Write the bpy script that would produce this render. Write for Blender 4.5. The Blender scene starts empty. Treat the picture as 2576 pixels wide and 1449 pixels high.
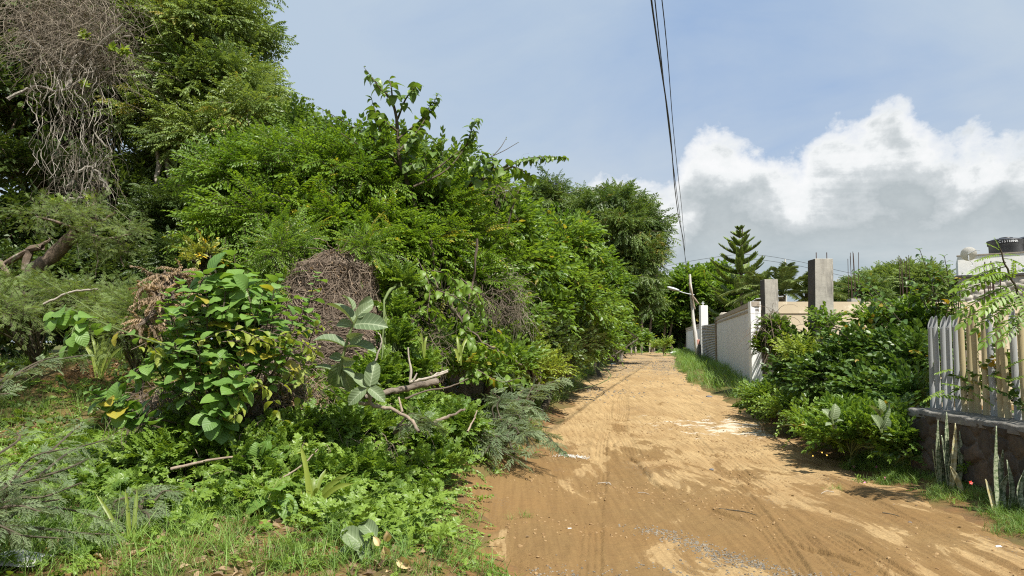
import bpy, math, random
import numpy as np
SC = bpy.context.scene
COL = SC.collection
rng = np.random.default_rng(7)
random.seed(7)
PI = math.pi
# ------------------------------------------------------------------ camera maths
FPX, CX, CY, HOR, CAMZ = 1860.0, 1288.0, 724.5, 865.0, 1.6
PITCH = math.atan((HOR - CY) / FPX)
CP, SP = math.cos(PITCH), math.sin(PITCH)

def P(px, py, Y):
    """world point seen at photo pixel (2576 wide) and lying Y metres ahead"""
    a, b = (px - CX) / FPX, (CY - py) / FPX
    d = np.array([a, CP - b * SP, SP + b * CP])
    return np.array([0, 0, CAMZ]) + d * (Y / d[1])

def M(px, Y):
    return px / FPX * Y

# ------------------------------------------------------------------ noise
def _hash(ix, iy, iz, seed):
    n = (ix * 374761393 + iy * 668265263 + iz * 2147483647 + seed * 974634777) & 0xFFFFFFFF
    n = ((n ^ (n >> 13)) * 1274126177) & 0xFFFFFFFF
    n = n ^ (n >> 16)
    return (n & 0xFFFF) / 65535.0

def vnoise(x, y, z=0.0, seed=0):
    x, y, z = np.broadcast_arrays(np.asarray(x, float), np.asarray(y, float), np.asarray(z, float))
    fx, fy, fz = np.floor(x), np.floor(y), np.floor(z)
    ix, iy, iz = fx.astype(np.int64), fy.astype(np.int64), fz.astype(np.int64)
    u, v, w = x - fx, y - fy, z - fz
    u, v, w = u*u*(3-2*u), v*v*(3-2*v), w*w*(3-2*w)
    def hh(a, b, c): return _hash(ix + a, iy + b, iz + c, seed)
    x00 = hh(0,0,0)*(1-u) + hh(1,0,0)*u
    x10 = hh(0,1,0)*(1-u) + hh(1,1,0)*u
    x01 = hh(0,0,1)*(1-u) + hh(1,0,1)*u
    x11 = hh(0,1,1)*(1-u) + hh(1,1,1)*u
    return (x00*(1-v) + x10*v)*(1-w) + (x01*(1-v) + x11*v)*w

def fbm(x, y, z=0.0, seed=0, oct=4):
    s, a, t = 0.0, 0.5, 0.0
    for k in range(oct):
        s = s + a * vnoise(np.asarray(x)*2**k, np.asarray(y)*2**k, np.asarray(z)*2**k, seed + k)
        t += a; a *= 0.5
    return s / t

def sstep(a, b, x):
    t = np.clip((np.asarray(x, float) - a) / (b - a), 0, 1)
    return t*t*(3-2*t)

# ------------------------------------------------------------------ terrain
LY = [0, 4, 5, 6, 7, 8, 9, 12.7, 17, 25, 35, 48, 62, 90]
LX = [-.3, -.1, 0.02, -.1, -.27, -.05, .12, .60, 1.30, 2.70, 4.5, 7.0, 8.6, 10]
RY = [0, 5, 7, 9, 12.7, 17, 25, 35, 48, 62, 90]
RX = [4.0, 4.1, 4.15, 4.2, 4.50, 5.05, 5.80, 7.7, 10.7, 13.0, 16]
def xl(y): return np.interp(y, LY, LX)
def xr(y): return np.interp(y, RY, RX)
def rise(y): return np.interp(y, [0, 9, 14, 20, 27, 36, 48, 62, 100, 3000], [0, 0, .08, .28, .46, .60, .74, .88, 1.2, 1.2])

def hbase(x, y):
    x, y = np.asarray(x, float), np.asarray(y, float)
    z = rise(y)
    dl = xl(y) - x
    dr = x - xr(y)
    lb = .20*sstep(-.1, .8, dl) + np.clip(dl*.055, 0, .38)
    lb = lb * sstep(-5, 4.5, y + 0*dl)
    rb = .12*sstep(0, .7, dr) + np.clip(dr*.03, 0, .2)
    z = z + lb + rb
    z = z + 1.0*np.exp(-((x + 1.9)**2/1.65**2 + (y - 8.6)**2/1.6**2))
    z = z + .75*sstep(.7, 2.6, dl)*sstep(9.2, 11.5, y)*(1 - .6*sstep(6, 12, dl))*(1 - sstep(45, 60, y))
    z = z + (fbm(x*.55, y*.55, 0, 3, 3) - .5)*.16*np.clip(np.maximum(dl, dr)*1.2, 0, 1)
    return z

TRACKS = [([4.2, 5.1, 7.35, 9.5, 12, 16], [1.80, 1.95, 2.34, 2.62, 2.95, 3.5], .115), ([4.2, 5.1, 7.0, 9, 11], [2.62, 2.64, 2.66, 2.78, 3.0], .12),
          ([4.2, 6, 7.7, 10, 12.7, 17, 24], [.35, .62, .86, 1.15, 1.55, 2.2, 3.6], .12), ([4.2, 5.5, 7, 9], [3.35, 3.45, 3.55, 3.65], .11), ([4.2, 5.2, 6.3, 7.5], [2.15, 2.25, 2.42, 2.6], .10),
          ([9, 12, 17, 25, 40], [3.3, 3.5, 4.1, 5.1, 7.9], .16), ([10, 14, 17, 25, 40], [1.6, 2.0, 2.5, 3.8, 6.4], .16)]
def road_dz(x, y):
    """bumps and ruts of the road surface"""
    x, y = np.asarray(x, float), np.asarray(y, float)
    u = (x - xl(y)) / (xr(y) - xl(y))
    z = (fbm(x*.9, y*.5, 0, 21, 4) - .5)*.10
    z = z + (fbm(x*5, y*3.2, 0, 23, 3) - .5)*.022
    z = z + (fbm(x*22, y*16, 0, 24, 2) - .5)*.008
    # main rut wandering towards the right foreground
    rx = np.interp(y, [3, 5, 6, 7, 8, 9.5, 12, 16], [3.4, 2.75, 2.32, 1.95, 1.72, 1.58, 1.62, 2.0])
    rx = rx + .05*np.sin(y*2.1) + (fbm(y*2, y*0, 0, 5, 2) - .5)*.12
    d = x - rx
    fade = sstep(4.5, 5.6, y)*(1 - sstep(11, 15, y))
    brk = sstep(.38, .58, vnoise(y*1.7, 0*y, 0, 55))
    z = z - fade*brk*.030*np.exp(-(d/.030)**2) + fade*brk*.014*np.exp(-((d - .07)/.05)**2)
    z = z - fade*.012*np.exp(-((d+.5)/.16)**2)
    # tyre tracks pressed into the soil
    for k, (ty, tx, w) in enumerate(TRACKS):
        cx = np.interp(y, ty, tx) + .02*np.sin(y*1.3 + k); dt = x - cx
        b = np.exp(-(dt/w)**6)*sstep(ty[0] - .6, ty[0] + .2, y)*(1 - sstep(ty[-1] - .5, ty[-1] + .8, y))*(.35 + .65*sstep(.30, .55, vnoise(x*1.1, y*.7, 0, 77 + k)))
        z = z - b*.015 + b*.0075*np.sin(dt*2*PI/.052) + b*.003*np.sin((y + np.abs(dt)*.8)*2*PI/.07)*(np.abs(dt) > .03)
        z = z + .014*np.exp(-((np.abs(dt) - w*1.12)/.03)**2)*np.clip(b + .3, 0, 1)*sstep(ty[0]-.6, ty[0]+.2, y)*(1 - sstep(ty[-1]-.5, ty[-1]+.8, y))
    return z

def H(x, y):
    x, y = np.asarray(x, float), np.asarray(y, float)
    return hbase(x, y)

def Hr(x, y):
    x, y = np.asarray(x, float), np.asarray(y, float)
    inside = sstep(0, .35, x - xl(y))*sstep(0, .35, xr(y) - x)
    return hbase(x, y) + road_dz(x, y)*inside

def G(px, py, dz=0.0):
    """point of the ground seen at a photo pixel"""
    lo = P(px, py, 3.0); prev = 3.0
    for Y in np.concatenate([np.arange(3, 20, .05), np.arange(20, 90, .25)]):
        p = P(px, py, Y)
        if p[2] < float(H(p[0], p[1])): return np.array([p[0], p[1], float(H(p[0], p[1])) + dz])
    return P(px, py, 80)

# ------------------------------------------------------------------ geometry containers
class T:
    """polygon soup: V, loops, totals, material index per face, tint per vertex, leaf coordinates per vertex"""
    def __init__(s, V, faces=None, loops=None, totals=None, mi=None, tint=None, luv=None):
        s.V = np.asarray(V, float).reshape(-1, 3)
        if faces is not None:
            loops = np.array([i for f in faces for i in f], np.int64)
            totals = np.array([len(f) for f in faces], np.int64)
        s.loops, s.totals = np.asarray(loops, np.int64), np.asarray(totals, np.int64)
        s.mi = np.zeros(len(s.totals), np.int64) if mi is None else np.broadcast_to(np.asarray(mi, np.int64), (len(s.totals),)).copy()
        s.tint = np.zeros(len(s.V)) if tint is None else np.broadcast_to(np.asarray(tint, float), (len(s.V),)).copy()
        s.luv = s.V.copy() if luv is None else np.asarray(luv, float)
    def setmi(s, k): s.mi[:] = k; return s

def join(ts):
    ts = [t for t in ts if t is not None and len(t.V)]
    n = np.cumsum([0] + [len(t.V) for t in ts])
    return T(np.concatenate([t.V for t in ts]), loops=np.concatenate([t.loops + o for t, o in zip(ts, n)]),
             totals=np.concatenate([t.totals for t in ts]), mi=np.concatenate([t.mi for t in ts]),
             tint=np.concatenate([t.tint for t in ts]), luv=np.concatenate([t.luv for t in ts]))

def inst(t, pos, R, S, tint=None):
    pos = np.asarray(pos, float).reshape(-1, 3); m = len(pos)
    if m == 0: return None
    S = np.asarray(S, float)
    if S.ndim == 0: S = np.full(m, float(S))
    if S.ndim == 1: S = np.repeat(S[:, None], 3, 1)
    V = t.V[None] * S[:, None, :]
    V = np.einsum('mij,mnj->mni', R, V) + pos[:, None, :]
    n = len(t.V)
    loops = (t.loops[None] + n*np.arange(m)[:, None]).ravel()
    tt = np.tile(t.tint, m)
    if tint is not None: tt = tt + np.repeat(np.asarray(tint, float), n)
    return T(V.reshape(-1, 3), loops=loops, totals=np.tile(t.totals, m), mi=np.tile(t.mi, m), tint=tt, luv=np.tile(t.luv, (m, 1)))

def norm(v):
    v = np.asarray(v, float)
    return v / np.maximum(np.linalg.norm(v, axis=-1, keepdims=True), 1e-9)

def frames(Y, Z):
    """rotation matrices with local Y along Y and local Z near Z"""
    Y = norm(Y); X = norm(np.cross(Y, Z) + 1e-6); Z = np.cross(X, Y)
    return np.stack([X, Y, Z], -1)

def rdir(n, r=None):
    v = (r or rng).normal(size=(n, 3)); return norm(v)

def tubes(C, rad, sides=4, mi=0, tint=None):
    """C (m,k,3) curves, rad (k,) or (m,k)"""
    C = np.asarray(C, float)
    if C.ndim == 2: C = C[None]
    m, k, _ = C.shape
    rad = np.broadcast_to(np.asarray(rad, float), (m, k))
    tg = norm(np.gradient(C, axis=1))
    ref = np.where(np.abs(tg[:, :1, 2:3]) > .8, np.array([1., 0, 0]), np.array([0, 0, 1.]))
    ref = np.broadcast_to(ref, tg.shape)
    a = norm(np.cross(tg, ref)); b = np.cross(tg, a)
    th = np.arange(sides)*2*PI/sides
    V = C[:, :, None] + rad[:, :, None, None]*(a[:, :, None]*np.cos(th)[:, None] + b[:, :, None]*np.sin(th)[:, None])
    idx = np.arange(m*k*sides).reshape(m, k, sides)
    q = np.stack([idx[:, :-1], np.roll(idx[:, :-1], -1, 2), np.roll(idx[:, 1:], -1, 2), idx[:, 1:]], -1).reshape(-1, 4)
    tt = None if tint is None else np.repeat(np.broadcast_to(np.asarray(tint, float), (m,)), k*sides)
    return T(V.reshape(-1, 3), loops=q.ravel(), totals=np.full(len(q), 4), mi=mi, tint=tt)

def spline(pts, n=16):
    """Catmull-Rom through points"""
    p = np.asarray(pts, float); p = np.vstack([2*p[0]-p[1], p, 2*p[-1]-p[-2]])
    u = np.linspace(0, len(p) - 3 - 1e-6, n); i = u.astype(int); t = (u - i)[:, None]
    a, b, c, d = p[i], p[i+1], p[i+2], p[i+3]
    return .5*((2*b) + (c-a)*t + (2*a-5*b+4*c-d)*t**2 + (-a+3*b-3*c+d)*t**3)

def limb(pts, r0, r1, n=14, sides=7, wob=0.0, mi=0, pw=1.0):
    c = spline(pts, n)
    if wob:
        c[1:-1] += rng.normal(size=(n-2, 3))*wob
    r = r0 + (r1 - r0)*np.linspace(0, 1, n)**pw
    r = r*(1 + .08*rng.normal(size=n))
    return tubes(c[None], r, sides, mi)

def box(x0, x1, y0, y1, z0, z1):
    V = [(x, y, z) for z in (z0, z1) for y in (y0, y1) for x in (x0, x1)]
    F = [(0,2,3,1), (4,5,7,6), (0,1,5,4), (2,6,7,3), (0,4,6,2), (1,3,7,5)]
    return T(V, F)

def obox(a, b, th, za, zb, ha, hb, side=1):
    """wall slab between ground points a and b (xy), thickness th to one side, bottom za/zb, top ha/hb at each end"""
    a, b = np.asarray(a, float)[:2], np.asarray(b, float)[:2]
    d = (b - a)/np.linalg.norm(b - a); n = np.array([-d[1], d[0]])*side*th
    V = []
    for (p, z0, z1) in ((a, za, ha), (b, zb, hb)):
        for q in (p, p + n):
            V += [(q[0], q[1], z0), (q[0], q[1], z1)]
    F = [(0,1,3,2), (4,6,7,5), (0,4,5,1), (2,3,7,6), (0,2,6,4), (1,5,7,3)]
    return T(V, F)

def lathe(prof, n=20, c=(0, 0, 0)):
    """prof list of (r,z)"""
    prof = np.asarray(prof, float); th = np.arange(n)*2*PI/n
    V = np.stack([prof[:, None, 0]*np.cos(th), prof[:, None, 0]*np.sin(th), np.repeat(prof[:, 1:2], n, 1)], -1) + np.asarray(c)
    k = len(prof); idx = np.arange(k*n).reshape(k, n)
    q = np.stack([idx[:-1], np.roll(idx[:-1], -1, 1), np.roll(idx[1:], -1, 1), idx[1:]], -1).reshape(-1, 4)
    return T(V.reshape(-1, 3), loops=q.ravel(), totals=np.full(len(q), 4))

def grid(xs, ys, zf):
    X, Y = np.meshgrid(xs, ys)
    Z = zf(X, Y); n, m = X.shape
    idx = np.arange(n*m).reshape(n, m)
    q = np.stack([idx[:-1, :-1], idx[:-1, 1:], idx[1:, 1:], idx[1:, :-1]], -1).reshape(-1, 4)
    return T(np.stack([X, Y, Z], -1).reshape(-1, 3), loops=q.ravel(), totals=np.full(len(q), 4))

# ------------------------------------------------------------------ objects
def tag(o, label=None, cat=None, group=None, kind=None):
    if label: o['label'] = label
    if cat: o['category'] = cat
    if group: o['group'] = group
    if kind: o['kind'] = kind
    return o

def mk(name, t, mats, parent=None, smooth=False, origin=None):
    if not isinstance(t, T): t = join(t)
    me = bpy.data.meshes.new(name)
    V = t.V
    if parent is not None:
        origin = np.zeros(3); V = V - np.array(parent['_o'])
    elif origin is None:
        origin = np.array([V[:, 0].mean(), V[:, 1].mean(), V[:, 2].min()]); V = V - origin
    else:
        origin = np.asarray(origin, float); V = V - origin
    me.vertices.add(len(V)); me.vertices.foreach_set('co', V.astype(np.float32).ravel())
    me.loops.add(len(t.loops)); me.loops.foreach_set('vertex_index', t.loops.astype(np.int32))
    me.polygons.add(len(t.totals))
    st = np.concatenate([[0], np.cumsum(t.totals)[:-1]]).astype(np.int32)
    me.polygons.foreach_set('loop_start', st)
    me.polygons.foreach_set('material_index', t.mi.astype(np.int32))
    me.polygons.foreach_set('use_smooth', np.full(len(t.totals), bool(smooth)))
    a = me.attributes.new('tint', 'FLOAT', 'POINT'); a.data.foreach_set('value', t.tint.astype(np.float32))
    b = me.attributes.new('luv', 'FLOAT_VECTOR', 'POINT'); b.data.foreach_set('vector', t.luv.astype(np.float32).ravel())
    me.update(calc_edges=True)
    for m in (mats if isinstance(mats, (list, tuple)) else [mats]): me.materials.append(m)
    o = bpy.data.objects.new(name, me); COL.objects.link(o)
    o.location = origin
    if parent is not None: o.parent = parent
    return o

def thing(name, loc, label, cat, group=None, rz=0):
    o = bpy.data.objects.new(name, None); COL.objects.link(o)
    o.location = loc; o.rotation_euler = (0, 0, rz); o.empty_display_size = .2
    o['_o'] = [float(v) for v in loc]
    return tag(o, label, cat, group)

# ------------------------------------------------------------------ materials
def new_mat(name):
    m = bpy.data.materials.new(name); m.use_nodes = True
    nt = m.node_tree; nt.nodes.clear()
    return m, nt, nt.nodes, nt.links

class N:
    """tiny node helper"""
    def __init__(s, nt): s.nt = nt
    def __call__(s, typ, ins=None, **kw):
        n = s.nt.nodes.new(typ)
        for k, v in kw.items(): setattr(n, k, v)
        for k, v in (ins or {}).items():
            sock = n.inputs[k]
            if hasattr(v, 'is_linked') or isinstance(v, bpy.types.NodeSocket): s.nt.links.new(v, sock)
            else: sock.default_value = v
        return n
    def math(s, op, a, b=None, c=None, clamp=False):
        n = s.nt.nodes.new('ShaderNodeMath'); n.operation = op; n.use_clamp = clamp
        for i, v in enumerate((a, b, c)):
            if v is None: continue
            if isinstance(v, bpy.types.NodeSocket): s.nt.links.new(v, n.inputs[i])
            else: n.inputs[i].default_value = v
        return n.outputs[0]
    def ramp(s, fac, stops, interp='LINEAR'):
        n = s.nt.nodes.new('ShaderNodeValToRGB'); r = n.color_ramp; r.interpolation = interp
        while len(r.elements) < len(stops): r.elements.new(0.5)
        for e, (p, c) in zip(r.elements, stops):
            e.position = p; e.color = (c, c, c, 1) if not hasattr(c, '__len__') else (*c[:3], 1)
        s.nt.links.new(fac, n.inputs[0]); return n.outputs[0]
    def mix(s, f, a, b, blend='MIX'):
        n = s.nt.nodes.new('ShaderNodeMix'); n.data_type = 'RGBA'; n.blend_type = blend
        for k, v in ((0, f), (6, a), (7, b)):
            if isinstance(v, bpy.types.NodeSocket): s.nt.links.new(v, n.inputs[k])
            else: n.inputs[k].default_value = v if k == 0 else (*v[:3], 1)
        return n.outputs[2]
    def noise(s, vec, scale, detail=4, rough=.55, dist=0.0, out=0):
        n = s.nt.nodes.new('ShaderNodeTexNoise')
        n.inputs['Scale'].default_value = scale; n.inputs['Detail'].default_value = detail
        n.inputs['Roughness'].default_value = rough; n.inputs['Distortion'].default_value = dist
        if vec is not None: s.nt.links.new(vec, n.inputs['Vector'])
        return n.outputs[out]
    def mapping(s, vec, scale=(1, 1, 1), loc=(0, 0, 0), rot=(0, 0, 0)):
        n = s.nt.nodes.new('ShaderNodeMapping')
        n.inputs['Scale'].default_value = scale; n.inputs['Location'].default_value = loc; n.inputs['Rotation'].default_value = rot
        s.nt.links.new(vec, n.inputs['Vector']); return n.outputs[0]

def leaf_mat(name, dark, light, old=None, rough=.45, spec=.5, tr=.35, vein=None, band=None):
    m, nt, nodes, L = new_mat(name); n = N(nt)
    at = n('ShaderNodeAttribute', attribute_name='tint').outputs['Fac']
    ds = lambda c: tuple(v*.94 + .06*(.3*c[0] + .6*c[1] + .1*c[2]) for v in c)
    dark = ds((dark[0]*1.24, dark[1]*1.16, dark[2])); light = ds((light[0]*1.27, light[1]*1.16, light[2]*.95))
    stops = [(0, dark), (.75, light)]
    stops += [(.965, light), (.985, old)] if old else [(1, tuple(c*1.12 for c in light))]
    col = n.ramp(at, stops)
    pos = n('ShaderNodeNewGeometry').outputs['Position']
    nz = n.noise(pos, 2.2, 3)
    col = n.mix(n.math('MULTIPLY', n.math('SUBTRACT', nz, .35), .9, clamp=True), col, tuple(c*1.25 + d*.0 for c, d in zip(light, dark)))
    luv = n('ShaderNodeAttribute', attribute_name='luv').outputs['Vector']
    bump = None
    if vein:
        sx = n('ShaderNodeSeparateXYZ', {0: luv})
        ax = n.math('ABSOLUTE', sx.outputs[0])
        mid = n.math('LESS_THAN', ax, .018)
        v = n.math('SUBTRACT', n.math('MULTIPLY', sx.outputs[1], 7.0), n.math('MULTIPLY', ax, 6.0))
        fr = n.math('FRACT', v)
        side = n.math('LESS_THAN', fr, .12)
        k = n.math('MAXIMUM', mid, n.math('MULTIPLY', side, .65))
        col = n.mix(n.math('MULTIPLY', k, vein[1]), col, vein[0])
        tri = n.math('ABSOLUTE', n.math('SUBTRACT', fr, .5))
        bump = n('ShaderNodeBump', {'Strength': .35, 'Distance': .01, 'Height': tri}).outputs[0]
    if band:
        mp = n.mapping(luv, band[1])
        nb = n.noise(mp, 1.0, 3, .6, .6)
        col = n.mix(n.ramp(nb, [(.44, 0.0), (.54, 1.0)]), col, band[0])
    bs = n('ShaderNodeBsdfPrincipled', {'Base Color': col, 'Roughness': rough, 'Specular IOR Level': spec})
    if bump is not None: L.new(bump, bs.inputs['Normal'])
    tcol = n.mix(1.0, col, (1.35, 1.25, .55), 'MULTIPLY')
    t = n('ShaderNodeBsdfTranslucent', {'Color': tcol})
    mx = n('ShaderNodeMixShader', {0: tr, 1: bs.outputs[0], 2: t.outputs[0]})
    out = n('ShaderNodeOutputMaterial', {0: mx.outputs[0]})
    return m

def simple_mat(name, c1, c2, scale=4.0, rough=.8, stretch=(1, 1, 1), bump=.3, bscale=None, spec=.3, metal=0.0, extra=None, tint=False, bdist=.02):
    """two-colour noise material; extra = list of (colour, scale, low, high, stretch)"""
    m, nt, nodes, L = new_mat(name); n = N(nt)
    tc = n('ShaderNodeTexCoord').outputs['Object']
    v = n.mapping(tc, stretch)
    f = n.ramp(n.noise(v, scale, 6, .6), [(.3, 0.0), (.7, 1.0)])
    if tint:
        at = n('ShaderNodeAttribute', attribute_name='tint').outputs['Fac']
        f = n.math('ADD', n.math('MULTIPLY', f, .4), n.math('MULTIPLY', at, .7), clamp=True)
    col = n.mix(f, c1, c2)
    for k, (c, s, lo, hi, stt) in enumerate(extra or []):
        nv = n.noise(n.mapping(tc, stt, (k*3.1 + 1, k*1.7, k)), s, 6, .62)
        col = n.mix(n.ramp(nv, [(lo, 0.0), (hi, 1.0)]), col, c)
    bs = n('ShaderNodeBsdfPrincipled', {'Base Color': col, 'Roughness': rough, 'Specular IOR Level': spec, 'Metallic': metal})
    if bump:
        h = n.noise(v, bscale or scale*4, 5, .6)
        b = n('ShaderNodeBump', {'Strength': bump, 'Distance': bdist, 'Height': h})
        L.new(b.outputs[0], bs.inputs['Normal'])
    n('ShaderNodeOutputMaterial', {0: bs.outputs[0]})
    return m
# ------------------------------------------------------------------ camera, sun, sky
cam = bpy.data.cameras.new('camera'); cam.sensor_width = 36.0; cam.lens = FPX/2576*36.0
cam.clip_start = .05; cam.clip_end = 6000
co = bpy.data.objects.new('camera', cam); COL.objects.link(co)
co.location = (0, 0, CAMZ); co.rotation_euler = (PI/2 + PITCH, 0, 0); SC.camera = co

SUN = np.array([.33, -.52, 1.05]); SUN = SUN/np.linalg.norm(SUN)
el = math.asin(SUN[2]); az = math.atan2(SUN[0], SUN[1])
sd = bpy.data.lights.new('sun', 'SUN'); sd.energy = 4.1; sd.angle = math.radians(.9); sd.color = (1.0, .955, .87)
so = bpy.data.objects.new('sun', sd); COL.objects.link(so)
from mathutils import Vector
so.rotation_euler = Vector(SUN.tolist()).to_track_quat('Z', 'Y').to_euler(); so.location = (8, -6, 20)

SC.view_settings.view_transform = 'Standard'; SC.view_settings.look = 'None'
SC.view_settings.gamma = 1.0; SC.view_settings.use_curve_mapping = False
SC.view_settings.exposure = 1.02
SC.render.film_transparent = False
cy = SC.cycles
cy.max_bounces = 7; cy.diffuse_bounces = 4; cy.glossy_bounces = 2; cy.transmission_bounces = 4; cy.transparent_max_bounces = 4
cy.caustics_reflective = False; cy.caustics_refractive = False
cy.use_denoising = False; cy.pixel_filter_type = 'BLACKMAN_HARRIS'; cy.filter_width = 1.15
cy.sample_clamp_indirect = 4.0

w = bpy.data.worlds.new('World'); SC.world = w; w.use_nodes = True
wn = w.node_tree; wn.nodes.clear(); n = N(wn)
STR = .1
sky = n('ShaderNodeTexSky'); sky.sky_type = 'NISHITA'; sky.sun_disc = False
sky.sun_elevation = el; sky.sun_rotation = az; sky.air_density = 1.2; sky.dust_density = 2.0; sky.ozone_density = 1.5
dirv = n('ShaderNodeTexCoord').outputs['Generated']
sep = n('ShaderNodeSeparateXYZ', {0: dirv})
azi = n.math('ARCTAN2', sep.outputs[0], sep.outputs[1])
hor = n.math('SQRT', n.math('ADD', n.math('MULTIPLY', sep.outputs[0], sep.outputs[0]), n.math('MULTIPLY', sep.outputs[1], sep.outputs[1])))
elev = n.math('DIVIDE', sep.outputs[2], n.math('MAXIMUM', hor, .02))
warp = n.noise(n.mapping(dirv, (1, 1, 1.5)), 2.6, 6, .62)
def C(r, g, b, k=1.0): return (r*k/STR, g*k/STR, b*k/STR)
EX = 2**(-SC.view_settings.exposure)
def lin(r, g, b):
    f = lambda c: ((c/255 + .055)/1.055)**2.4 if c > 10 else c/255/12.92
    return C(f(r), f(g), f(b), EX)
# thin high veil over the clear blue
streak = n.noise(n.mapping(dirv, (1.0, 1.0, 2.6), (3.1, .4, .7), (0, .35, .2)), 2.0, 7, .55, .5)
clear = n.mix(.85, sky.outputs[0], lin(140, 171, 215))
veilcol = n.mix(n.noise(n.mapping(dirv, (1, 1, 2), (7, 2, 1)), 1.6, 4), lin(178, 199, 222), lin(198, 211, 224))
bluew = n.math('MULTIPLY', n.ramp(azi_n := n.math('MULTIPLY_ADD', azi, 1.0, .2), [(0, 0.0), (.28, .15), (.45, 1.0), (.62, .75), (.85, 0.1)]), n.ramp(elev, [(.26, .55), (.42, 1.0)]))
vf = n.math('SUBTRACT', n.math('ADD', n.ramp(streak, [(.30, .45), (.62, 1.15)]), .12), n.math('MULTIPLY', bluew, .58), clamp=True)
base = n.mix(vf, clear, veilcol)
base = n.mix(n.ramp(elev, [(.02, 1.0), (.22, 0.0)]), base, lin(196, 208, 216))
# cumulus bank: its top outline as a curve over azimuth
pts = [(-3.2, .10), (-1.2, .06), (-.45, .05), (-.1, .07), (.03, .13), (.09, .195), (.118, .236), (.165, .240), (.215, .236), (.228, .262), (.262, .288),
       (.29, .285), (.318, .268), (.345, .252), (.368, .250), (.395, .276), (.408, .283), (.445, .288), (.468, .304), (.490, .300), (.518, .270), (.545, .246), (.57, .262), (.605, .25), (.7, .24), (1.2, .2), (3.2, .1)]
A0, A1 = -.5, 1.0
fc = wn.nodes.new('ShaderNodeFloatCurve'); cv = fc.mapping.curves[0]
inn = [(max(0, min(1, (a - A0)/(A1 - A0))), v*2) for a, v in pts if A0 <= a <= A1]
inn = [(0, .1)] + [p for p in inn if 0 < p[0] < 1] + [(1, .42)]
cv.points[0].location = inn[0]; cv.points[1].location = inn[-1]
for p in inn[1:-1]: cv.points.new(*p)
for p in cv.points: p.handle_type = 'AUTO'
fc.mapping.update()
mr = n('ShaderNodeMapRange', {0: azi, 1: A0, 2: A1, 3: 0.0, 4: 1.0})
wn.links.new(mr.outputs[0], fc.inputs['Value'])
top = n.math('MULTIPLY_ADD', fc.outputs[0], .5, -.022)
puff = n.noise(n.mapping(dirv, (1, 1, 1.25), (1.3, 5.2, .2)), 11.0, 8, .62, .15)
puff2 = n.noise(n.mapping(dirv, (1, 1, 1.1), (4.3, 1.2, 3.2)), 34.0, 6, .6)
pert = n.math('ADD', n.math('MULTIPLY', n.math('SUBTRACT', puff, .5), .13), n.math('MULTIPLY', n.math('SUBTRACT', puff2, .5), .045))
dd = n.math('ADD', n.math('SUBTRACT', top, elev), pert)
mask = n.ramp(n.math('MULTIPLY_ADD', dd, 12.0, .3, clamp=True), [(.18, 0.0), (.34, .65), (.52, 1.0)])
big = n.noise(n.mapping(dirv, (1, 1, 1.7), (2.2, 8.1, .6)), 4.2, 7, .6, .6)
body = n.math('ADD', n.math('MULTIPLY', dd, 6.2), n.math('MULTIPLY', n.math('SUBTRACT', big, .47), 1.35))
body = n.math('ADD', body, n.math('MULTIPLY', n.math('SUBTRACT', puff, .5), .7))
ccol = n.ramp(body, [(.06, lin(250, 251, 252)), (.22, lin(242, 245, 246)), (.38, lin(210, 216, 219)), (.62, lin(183, 192, 196)), (.95, lin(197, 205, 208))])
for e in ccol.node.color_ramp.elements: pass
lowc = n.mix(n.ramp(n.noise(n.mapping(dirv, (1, 1, 5), (0, 3, 2)), 4.0, 6, .6), [(.35, 0.0), (.65, 1.0)]), lin(171, 188, 197), lin(208, 216, 220))
ccol = n.mix(n.ramp(elev, [(.085, 1.0), (.15, 0.0)]), ccol, lowc)
halo = n.math('MULTIPLY', n.ramp(n.math('MULTIPLY_ADD', dd, 5.0, .9, clamp=True), [(.0, 0.0), (.9, .6)]), n.ramp(streak, [(.3, .3), (.6, 1.0)]))
base = n.mix(halo, base, lin(203, 214, 225))
allc = n.mix(mask, base, ccol)
# below the horizon: plain haze
allc = n.mix(n.ramp(n.math('MULTIPLY_ADD', elev, 4.0, .5), [(.40, 1.0), (.5, 0.0)]), allc, lin(150, 160, 150))
bg = n('ShaderNodeBackground', {'Color': allc, 'Strength': STR})
n('ShaderNodeOutputWorld', {0: bg.outputs[0]})

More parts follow.
